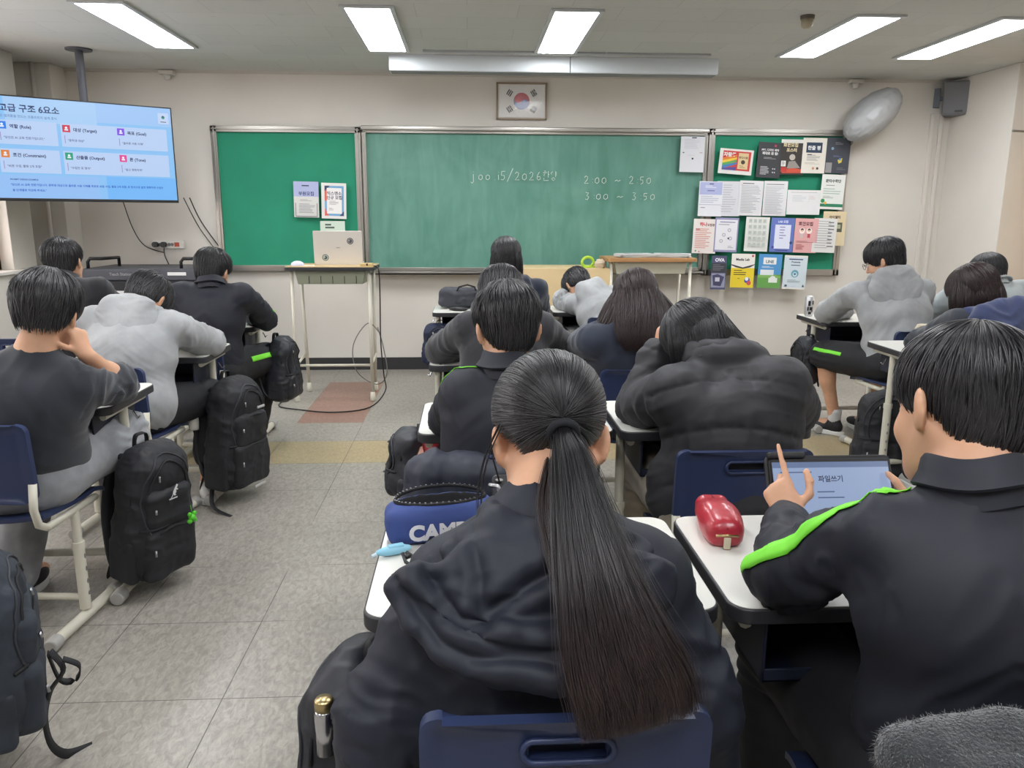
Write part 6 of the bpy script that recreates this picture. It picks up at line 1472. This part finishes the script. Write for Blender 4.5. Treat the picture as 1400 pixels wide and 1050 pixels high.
def backpack(loc, rz, w, d, h, label, m=BAGM, tilt=0, tiltx=0, pockets=2, seed=0, straps=True, handle=True, bulge=1., group=None, zips=True, sag=0.):
    r = empty('backpack', loc, rot=(rad(tiltx), rad(tilt), rad(rz)), label=label, cat='backpack', group=group)
    F = Field((-w*.75,-d*1.1,-.03), (w*.75,d*1.3,h+.05), .006)
    rbox_field(F, (0,0,h*.48), (w*.5,d*.42,h*.46), min(w,d)*.36); F.ell((0,0,h*.30), (w*.53,d*.5*bulge,h*.30), None, .04); F.ell((0,-.01,h*.8), (w*.42,d*.40,h*.19), None, .05)
    V, Q = F.mesh(); N = vnormals(V, Q); V = V+N*(.011*ridge(np.stack([V[:, 0]*9, V[:, 1]*9, V[:, 2]*14+vnoise(V*8+seed)], 1)+seed, 2)+.003*ridge(V*30+seed, 2))[:, None]
    V[:, 0] *= 1-.22*np.clip(V[:, 2]/h-.3, 0, 1)**1.5; V[:, 1] *= 1-.2*np.clip(V[:, 2]/h-.4, 0, 1)
    bo_ = mesh_obj('body', V, Q, m, r)
    from mathutils.bvhtree import BVHTree
    bv = BVHTree.FromPolygons([v.co.copy() for v in bo_.data.vertices], [tuple(p.vertices) for p in bo_.data.polygons])
    def trace(pts, rr, nm, mm):
        out = []
        for x, z in pts:
            h_ = bv.ray_cast(Vector((x, 1, z)), Vector((0,-1,0)))
            if h_[0] is not None: out.append(tuple(h_[0]+h_[1]*rr*.5))
        if len(out) > 2: MB().tube(out, rr, 6).build(nm, mm, bo_, smooth=True)
    if zips:
        trace([(w*.34*math.cos(t), h*.58+h*.31*math.sin(t)) for t in [PI*q/24 for q in range(-3, 28)]], .0042, 'zipper', STRAP)
        trace([(w*.41*math.cos(t), h*.60+h*.34*math.sin(t)) for t in [PI*q/24 for q in range(-6, 31)]], .003, 'piping', mat('bag_piping', (52,54,60), .6))
        trace([(x, h*.44) for x in np.linspace(-w*.46, w*.46, 16)], .005, 'compression_strap', STRAP)
        MB().tube([(w*.2,d*.50,h*.82),(w*.21,d*.52,h*.78)], .0035, 6).build('zip_pull', ZIP, bo_, smooth=True)
    # front pockets (towards +y)
    for k in range(pockets):
        zc, hh, ww, dy = ((h*.24, h*.20, w*.40, d*.46), (h*.55, h*.15, w*.36, d*.42))[k % 2]
        F = Field((-w*.6,0,zc-hh-.04), (w*.6,d*1.1,zc+hh+.04), .005); rbox_field(F, (0,dy*.85,zc), (ww,d*.18,hh), d*.15); V, Q = F.mesh(); N = vnormals(V, Q); V = V+N*(.008*ridge(V*np.array([12,9,14])+seed+5, 2))[:, None]
        po = mesh_obj('front_pocket', V, Q, m, r)
        if zips:
            y = dy*.85+d*.16+.006
            z = MB().tube([(ww*.92*math.cos(t), y-.004-.02*abs(math.cos(t))**3, zc+hh*.25+hh*.66*math.sin(t)) for t in [PI*q/14 for q in range(15)]], .003, 6); z.build('zipper', STRAP, po, smooth=True)
            MB().tube([(ww*.85,y+.004,zc+hh*.3),(ww*.87,y+.008,zc+hh*.1)], .004, 6).build('zip_pull', ZIP, po, smooth=True)
    if zips:
        z = MB().tube([(w*.48*math.cos(t), d*.2, h*.62+h*.32*math.sin(t)) for t in [PI*q/16 for q in range(17)]], .0035, 6); z.build('main_zipper', STRAP, r, smooth=True)
        MB().tube([(-w*.3,d*.24,h*.9),(-w*.32,d*.27,h*.84)], .004, 6).build('zip_pull', ZIP, r, smooth=True)
    if handle: flat_strap([(-.03,-d*.3,h*.9),(-.025,-d*.3,h+.012),(0,-d*.3,h+.022),(.025,-d*.3,h+.012),(.03,-d*.3,h*.9)], .018, STRAP, 'handle', r, .004, (0,0,1))
    if straps:
        for s_ in (-1,1):
            flat_strap([(s_*w*.2,-d*.34,h*.9),(s_*w*.26,-d*.62,h*.75),(s_*w*.3,-d*.7,h*.45),(s_*w*.36,-d*.5,h*.18),(s_*w*.4,-d*.3,h*.08)], .05, m, 'shoulder_strap', r, .009, (0,1,0))
            flat_strap([(s_*w*.38,-d*.45,h*.15),(s_*w*.42,-d*.52,h*.02),(s_*w*.40,-d*.55,-.01)], .02, STRAP, 'webbing_strap', r, .002, (0,1,0))
    for s_ in (-1,1):
        F = Field((s_*w*.5-.06,-d*.5,0), (s_*w*.5+.06,d*.5,h*.45), .006); rbox_field(F, (s_*w*.47,0,h*.2), (.025,d*.32,h*.17), .02); V, Q = F.mesh(); mesh_obj('side_pocket', V, Q, m, r)
    return r
b1 = backpack((-1.18,2.79,.06), -118, .265, .19, .51, 'large black backpack with a white kangaroo emblem and green charm hanging from a left desk', tilt=0, tiltx=-6, seed=1)
s = Sheet(.05,.05,(40,40,44)); s.mb = MB(); s.mats = []
s.poly([(.62,.0),(.78,.1),(.72,.22),(.66,.3),(.78,.42),(.74,.48),(.6,.42),(.62,.6),(.52,.72),(.62,.82),(.42,.84),(.4,.7),(.22,.92),(.1,.98),(.3,.72),(.34,.5),(.46,.28),(.56,.14)], (226,226,226)); s.r(.0,.95,.7,1.05,(214,214,214))
s.build('emblem', b1, loc=(.03,.142,.37), rot=(0,0,rad(180)))
m = MB(); c_ = (-.02,.17,.26)
for dx_, dz_, rr in ((0,0,.013),(-.011,.013,.008),(.011,.013,.008),(-.011,-.013,.009),(.011,-.013,.009)): m.lathe([(rr*math.sin(PI*k/6)+1e-4, rr*math.cos(PI*k/6)) for k in range(7)], (c_[0]+dx_,c_[1],c_[2]+dz_), 10)
m.tube([(c_[0],c_[1],c_[2]+.015),(c_[0]+.004,c_[1]-.004,c_[2]+.045)], .0012, 5); m.build('charm', mat('charm_green', (90,200,50), .4), b1, smooth=True)
b2 = backpack((-1.145,3.74,.07), -112, .30, .20, .54, 'black backpack with a small white tag standing by the second left desk', tiltx=-4, seed=2)
MB().b2((-.03,.135,.41),(.02,.14,.42)).build('tag', mat('tag_grey', (190,190,190), .5), b2); MB().b2((-.02,.15,.03),(.06,.155,.04)).build('reflector', mat('tag_grey'), b2)
flat_strap([(.1,-.06,.02),(.2,.02,-.04),(.22,.14,-.06)], .02, STRAP, 'webbing_strap', b2, .002, (0,0,1))
m = MB(); m.lathe([(.022,0),(.024,.02),(.024,.07),(.02,.09)], (-1.19+1.19,0,0), 14)
r = empty('hand_sanitizer', (-1.30,3.66,.37), 0, 'small white bottle hanging beside the black backpack with the white tag', 'bottle'); m.build('bottle', mat('white_plastic'), r, smooth=True); MB().tube([(0,0,.09),(.0,.01,.16)], .003, 6).build('strap', mat('white_plastic'), r)
backpack((-1.13,4.72,.27), -100, .22, .16, .38, 'black drawstring backpack hung from the third left desk by the lectern', BAG2, tiltx=-3, seed=3, pockets=1)
b4 = backpack((-1.19,1.78,.13), -62, .32, .22, .45, 'dark denim backpack at the lower left edge with a loose strap to the floor', BAGG, tiltx=-3, seed=4, pockets=2, bulge=1.1)
R_ = Matrix.Rotation(rad(62), 3, 'Z')
pts_ = [R_ @ (Vector(p)-Vector((-1.19,1.78,.13))) for p in ((-1.06,1.84,.30),(-1.03,1.84,.25),(-1.055,1.82,.2),(-1.06,1.80,.14),(-1.05,1.80,.07),(-1.03,1.83,.02),(-.99,1.88,.006))]
flat_strap([tuple(p) for p in pts_], .024, STRAP, 'webbing_strap', b4, .003, (.4,.9,.2))
pts_ = [R_ @ (Vector(p)-Vector((-1.19,1.78,.13))) for p in ((-1.06,1.83,.30),(-1.05,1.86,.21),(-1.02,1.88,.2),(-1.0,1.86,.25),(-1.03,1.84,.28))]
flat_strap([tuple(p) for p in pts_], .018, STRAP, 'loop', b4, .003, (.2,.9,.2))
backpack((-.205,2.53,.45), 95, .20, .13, .21, 'black backpack hooked on the desk left of the collared track jacket', BAG2, seed=5, pockets=1, tilt=4)
b6 = backpack((-.215,1.22,.22), 75, .24, .13, .41, 'black backpack with a metal flask in the lower left of the front desk', BAG2, seed=6, pockets=1, tilt=5)
r = empty('flask', (-.235,1.13,.515), 0, 'metal flask with golden lid sticking out by the backpack of the front desk', 'flask')
MB().lathe([(.016,0),(.0165,.07),(.014,.078)], n=20).build('flask_body', CHROME, r, smooth=True); MB().lathe([(.0155,.078),(.0155,.092),(.013,.096)], n=20).build('lid', mat('gold_lid', (196,176,130), .3, 1), r, smooth=True)
b7 = backpack((2.22,3.9,.0), 160, .34, .2, .47, 'black backpack on the floor between the right desks', BAGM, seed=7, tiltx=8, pockets=1)
flat_strap([(-.1,-.12,.36),(-.12,-.22,.4),(-.03,-.26,.36),(.06,-.24,.25),(.1,-.16,.12)], .05, BAG2, 'shoulder_strap', b7, .01, (.4,.8,0))
MB().b2((.08,-.19,.2),(.11,-.18,.23)).build('tag', mat('tag_orange', (220,90,50), .5), b7)
backpack((2.17,4.92,.30), 100, .19, .12, .30, 'small black bag hung from the desk with the drink can', BAG2, seed=8, pockets=1)
r = empty('satchel', (-.07,5.6,.735), 0, 'dark soft bag with a handle lying on the front desk', 'bag')
F = Field((-.17,-.12,-.02), (.2,.12,.17), .005); rbox_field(F, (0,0,.06), (.14,.085,.06), .04); V, Q = F.mesh(); V = V+vnormals(V, Q)*(.012*ridge(V*13+3, 2))[:, None]; mesh_obj('body', V, Q, mat('bag_slate', (62,64,72), .7, bump=(300,.3,.0008)), r)
MB().tube([(-.02,-.07,.10),(.0,-.08,.14),(.06,-.08,.155),(.11,-.08,.14),(.12,-.07,.1)], .006, 8).build('handle', STRAP, r, smooth=True)
r = empty('glasses_case', (-.075,5.42,.72), rad(-20), 'black glasses case on the near edge of the front desk', 'case')
blob('case', (0,0,.014), (.07,.028,.016), Matrix.Identity(3), BLACKP, .001, 6, 24, parent=r)
backpack((-.2,5.35,.36), 180, .22, .12, .28, 'navy bag with a pale patch hanging under the desk that carries the soft bag', BAGN, seed=9, pockets=1, straps=False)
# ------------------------------------------------------------------ jackets over chairs
r = empty('draped_jacket', (.06,1.965,.425), 0, 'navy jacket draped over the chair of the student with the collar', 'jacket')
F = Field((-.34,-.14,-.1), (.3,.14,.36), .006); rbox_field(F, (.0,-.035,.16), (.185,.03,.15), .028); F.cap((-.17,0,.285), (.17,0,.285), .042, k=.03); F.cap((-.165,-.01,.28), (-.2,-.02,.05), .05, .04, .03); F.cap((.16,-.01,.28), (.2,-.02,.05), .05, .04, .03); F.ell((-.2,-.0,.12), (.045,.05,.10), None, .03)
V, Q = F.mesh(); N = vnormals(V, Q); V = V+N*(.016*ridge(np.stack([V[:, 0]*16, V[:, 1]*8, V[:, 2]*6+V[:, 0]*4], 1)+3, 2)+.004*ridge(V*26, 2))[:, None]; mesh_obj('jacket_body', V, Q, mat('drape_navy', (40,44,58), .6, bump=(500,.12,.0006), var=(5,.05)), r)
r = empty('fuzzy_jacket', (.755,.815,.355), rad(-4), 'fuzzy dark grey jacket over the chair back in the lower right corner', 'jacket')
F = Field((-.34,-.14,-.1), (.36,.14,.48), .006); rbox_field(F, (.0,-.045,.2), (.20,.028,.19), .026); F.chain([(-.22,-.01,.368),(-.1,0,.37),(.1,0,.366),(.22,0,.362)], [.036,.036,.036,.036], .02); F.cap((-.2,-.02,.34), (-.23,-.03,.0), .045, .05, .03); F.cap((.19,-.01,.35), (.24,-.02,.0), .05, .055, .03)
FZ = mat('fuzzy_grey', (40,45,49), .95, bump=(240,1,.004), sheen=.5)
V, Q = F.mesh(); N = vnormals(V, Q); V = V+N*(.012*ridge(np.stack([V[:, 0]*9, V[:, 1]*8, V[:, 2]*6+V[:, 0]*3], 1)+8, 2))[:, None]; fo = mesh_obj('jacket_body', V, Q, FZ, r)
rng = np.random.RandomState(4); N = vnormals(V, Q); ii = rng.choice(len(V), 24000); u = np.linspace(0, 1, 4)[None, :, None]; dr_ = (rng.rand(24000, 3)-.5)*1.0+np.array([0,0,-.5])
P_ = V[ii][:, None]+N[ii][:, None]*.005*u+dr_[:, None]*.008*u**1.3; Vs, Fs = strand_mesh(P_, np.broadcast_to(np.array([.0007,.0006,.0005,.0001]), (24000, 4)).copy(), np.broadcast_to(N[ii][:, None]+.01, P_.shape)); po = mesh_obj('pile', Vs, Fs, FZ, r); po['kind'] = 'stuff'
# ------------------------------------------------------------------ things on the desks
r = empty('pencil_case', (-.06,1.515,.72), rad(11), 'open blue pencil case lettered CAMPUS with black zipper', 'pencil case')
F = Field((-.16,-.09,-.02), (.17,.09,.13), .004); rbox_field(F, (0,0,.036), (.112,.043,.036), .022); F.ell((0,.008,.068), (.1,.044,.014), None, .012); F.ell((.0,.008,.088), (.09,.032,.045), None, .004, True)
V, Q = F.mesh(); V = V+vnormals(V, Q)*(.0025*ridge(V*22+3, 2))[:, None]
cen_ = V[Q].mean(1); ins_ = ((((cen_-[0,.008,.088])/[.0925,.0345,.0475])**2).sum(1) < 1).astype(int)
case_ = mesh_obj('case', V, Q, [mat('case_blue', (54,74,136), .75, bump=(600,.3,.0006)), mat('case_lining', (20,20,24), .8)], r, fm=ins_)
LIN = mat('case_lining', (20,20,24), .8); F = Field((-.12,-.06,.0), (.12,.07,.1), .004); F.ell((0,.008,.05), (.088,.031,.016), None, .003); V, Q = F.mesh(); mesh_obj('lining', V, Q, LIN, r)
rim = [(.092*math.cos(t), .008+.036*math.sin(t), .078+.014*max(0, math.sin(t))) for t in [2*PI*k/48 for k in range(48)]]
MB().tube(rim, .0035, 6, closed=True).build('zipper_tape', LIN, r, smooth=True)
m = MB()
for k in range(48): p = rim[k]; m.box((p[0], p[1], p[2]+.0035), (.0035,.003,.0035), rz=2*PI*k/48)
o = m.build('zipper_teeth', mat('dark_metal', (120,120,124), .35, 1), r); o['kind'] = 'stuff'
V_, F_ = text_geo('CAMPUS', .043, .0022); cw = max(v[0] for v in V_)
from mathutils.bvhtree import BVHTree
bv = BVHTree.FromPolygons([v.co.copy() for v in case_.data.vertices], [tuple(p.vertices) for p in case_.data.polygons])
yq = lambda x, z: (lambda h: (h[0].y if h[0] is not None else -.045))(bv.ray_cast(Vector((x, -.3, z)), Vector((0,1,0))))
ymin = min(yq(x_, z_) for x_ in np.linspace(-.07,.09,17) for z_ in (.012,.02,.03,.04,.05))-.001
mesh_obj('lettering', [(v[0]-cw/2+.012, ymin, v[1]+.014) for v in V_], F_, mat('letter_white', (214,216,224), .5), r, False)
MB().tube([(.1,-.0,.1),(.115,-.01,.1),(.12,-.02,.09)], .005, 8).build('zip_pull', ZIP, r, smooth=True)
r = empty('correction_tape', (-.148,1.425,.721), rad(22), 'light blue correction tape on the left edge of the front desk', 'correction tape')
LB_ = mat('baby_blue', (140,198,222), .35); blob('body', (0,0,.009), (.036,.011,.009), Matrix.Identity(3), LB_, .0005, 4, 24, parent=r); MB().b2((-.012,-.006,.012),(.02,.008,.02)).build('cap', LB_, r, bevel=.003); MB().tube([(-.035,0,.006),(-.044,-.002,.004)], .004, 8).build('tip', mat('tape_tip', (206,226,236), .4), r)
r = empty('hair_clip', (-.115,1.375,.721), rad(40), 'small black hair clip on the front desk before the blue pencil case', 'hair clip')
for s_ in (-1,1): MB().tube([(s_*.004,-.025,.004),(s_*.012,-.005,.012),(s_*.004,.015,.02)], .0035, 8).build('jaw', BLACKP, r, smooth=True)
MB().tube([(-.006,.005,.016),(.006,.005,.016)], .005, 8).build('spring', BLACKP, r, smooth=True)
r = empty('hair_band', (-.055,1.445,.721), 0, 'black beaded hair band lying before the letters of the pencil case', 'hair band')
MB().tube([(.032*math.cos(t), .026*math.sin(t), .006+.008*max(0,math.sin(t))) for t in [2*PI*k/28 for k in range(28)]], .0045, 8, closed=True).build('band', BLACKP, r, smooth=True)
for k in range(3): MB().lathe([(.006*math.sin(PI*q/6)+1e-4, .006*math.cos(PI*q/6)) for q in range(7)], (.012+.009*k,.024-.004*k,.018), 10).build('bead', BLACKP, r, smooth=True)
r = empty('eraser', (-.078,1.375,.721), rad(10), 'tiny black cap lying beside the hair clip', 'cap'); MB().b2((-.006,-.006,0),(.006,.006,.012)).build('block', BLACKP, r, bevel=.002)
r = empty('smartphone', (.085,1.555,.735), rad(4), 'black smartphone leaning right of the open pencil case', 'phone')
m = MB(); m.prism(rrect(-.037,-.0,.037,.10,.012), -.004, .004, lambda x, y, z: (x, z+y*.45, y*.85)); m.build('phone_body', BLACKP, r, bevel=.002); MB().lathe([(.008,0),(.008,.002)], (-.022,.03,.078), 12).build('lens', GREYP, r)
r = empty('leather_pouch', (.512,1.515,.72), rad(-6), 'red leather pouch with a beige zipper tab on the desk', 'pouch')
REDL = mat('red_leather', (172,42,56), .32, bump=(160,.25,.0008), coat=.2)
F = Field((-.06,-.11,-.02), (.06,.11,.1), .004)
rbox_field(F, (0,-.005,.027), (.034,.088,.027), .019, None, .01); F.ell((0,-.02,.032), (.036,.06,.027), None, .03)
V, Q = F.mesh(); V = V+vnormals(V, Q)*(.002*ridge(V*20+3, 2))[:, None]; mesh_obj('pouch_body', V, Q, REDL, r)
MB().tube([(-.0,.06,.0545),(.0,.0,.0585),(.0,-.05,.0575),(0,-.082,.052),(0,-.094,.04)], .0025, 6).build('zipper', mat('zip_red', (130,30,40), .5), r, smooth=True)
MB().tube([(-.022,-.0945,.028),(0,-.0965,.03),(.022,-.0945,.028)], .003, 6).build('end_zip', mat('gold_lid'), r, smooth=True)
MB().b2((-.007,-.101,.002),(.007,-.096,.026)).build('tab', mat('tab_beige', (206,196,170), .6), r, bevel=.002)
r = empty('tablet', (.722,1.40,.722), 0, 'tablet in a black folio case showing a pale page, held up on the desk', 'tablet')
tl = rad(-28)
FOL = mat('folio_black', (34,35,38), .55)
m = MB(); m.prism(rrect(-.13,0,.13,.19,.012), -.012, -.002, lambda x, y, z: (x, -z, y)); m.build('folio_case', FOL, r, bevel=.003, rot=(tl,0,0))
m = MB(); m.prism(rrect(-.125,.003,.125,.182,.01), -.001, .004, lambda x, y, z: (x, -z, y)); m.build('tablet_body', BLACKP, r, bevel=.001, rot=(tl,0,0))
MB().b2((-.126,-.012,.183),(-.05,.006,.196)).build('pen_loop', FOL, r, bevel=.004, rot=(tl,0,0))
def emn(c, e=.7):
    nm = 'page_%d_%d_%d' % c
    if nm not in MATS: mat(nm, (8,8,10), .25, emit=(c, e))
    return nm
s = Sheet(.238, .164, emn((170,190,228))); s.r(0,0,1,.07,emn((120,140,180))); s.t('파일쓰기',.38,.24,.014,emn((50,60,90)),.0003); s.lines(.36,.36,.6,.5,2,emn((90,110,150)),.2); s.lines(.36,.58,.8,.8,2,emn((120,140,180)),.15); s.c(.34,.62,.002,emn((40,50,80))); s.lines(.06,.12,.5,.16,1,emn((100,120,160)))
s.build('screen', r, loc=Vector((0,0,0))+Matrix.Rotation(tl, 3, 'X')@Vector((0,-.0052,.093)), rot=(tl,0,0))
m = MB().b2((-.11,.02,0),(.11,.09,.004)); m.build('stand_flap', FOL, r)
r = empty('drink_can', (2.245,5.08,.72), 0, 'black and white drink can on the corner of the right desk', 'can')
MB().lathe([(.022,0),(.028,.008),(.029,.02),(.029,.115),(.024,.128),(.023,.132)], n=24).build('can_body', mat('can_white', (206,206,208), .3, .6), r, smooth=True)
m = MB()
for k, (a, z, ww, hh) in enumerate(((-110,.085,.5,.04),(-85,.05,.7,.025),(-60,.09,.45,.03),(-100,.022,.6,.02),(-70,.035,.3,.015),(-125,.05,.35,.03))):
    V_ = []
    for q in range(7): t = rad(a)+ww*(q/6-.5); V_ += [(.0296*math.cos(t), .0296*math.sin(t), z-hh*.5*(1-.3*(q % 2))), (.0296*math.cos(t), .0296*math.sin(t), z+hh*.5*(1-.25*((q+1) % 2)))]
    m.add(V_, [(2*q, 2*q+2, 2*q+3, 2*q+1) for q in range(6)])
m.build('print', BLACKP, r)
r = empty('paper_cup', (2.24,3.73,.72), 0, 'pale paper cup with a beige lid in front of the girl with the navy hood', 'cup')
MB().lathe([(.028,0),(.03,.003),(.04,.105)], n=28).build('cup_body', mat('cup_cream', (216,206,188), .6), r, smooth=True); MB().lathe([(.043,.1),(.043,.108),(.038,.114),(.036,.124),(.03,.126)], n=28).build('lid', mat('cup_lid', (206,192,170), .5), r, smooth=True)
for k, (x, y, z, a, c, l, wd) in enumerate(((-.07,2.42,.578,4,(206,200,190),'thick pale book at the bottom of the tray left of the collared student',.2),(-.07,2.42,.606,-3,(150,110,90),'tan book in the middle of that tray pile left of the collared student',.19),(-.06,2.42,.628,6,(190,50,60),'red book on the tray pile left of the collared student',.18),(.8,5.42,.578,3,(200,200,200),'white booklet pile in the tray under the sleeping student',.26),(.72,2.43,.578,-5,(120,150,200),'blue and white booklet in the tray beneath the puffer jacket elbow',.2))):
    r = empty('book', (x,y,z), rad(a), l, 'book'); hh = .024 if k in (0,1,3) else .018
    MB().b2((-wd/2,-.13,0),(wd/2,.13,.003)).b2((-wd/2,-.13,hh-.003),(wd/2,.13,hh)).b2((-wd/2,-.13,0),(-wd/2+.003,.13,hh)).build('cover', mat('cover_%d'%k, c, .5), r); MB().b2((-wd/2+.003,-.127,.003),(wd/2-.003,.127,hh-.003)).build('pages', mat('paper_white'), r)
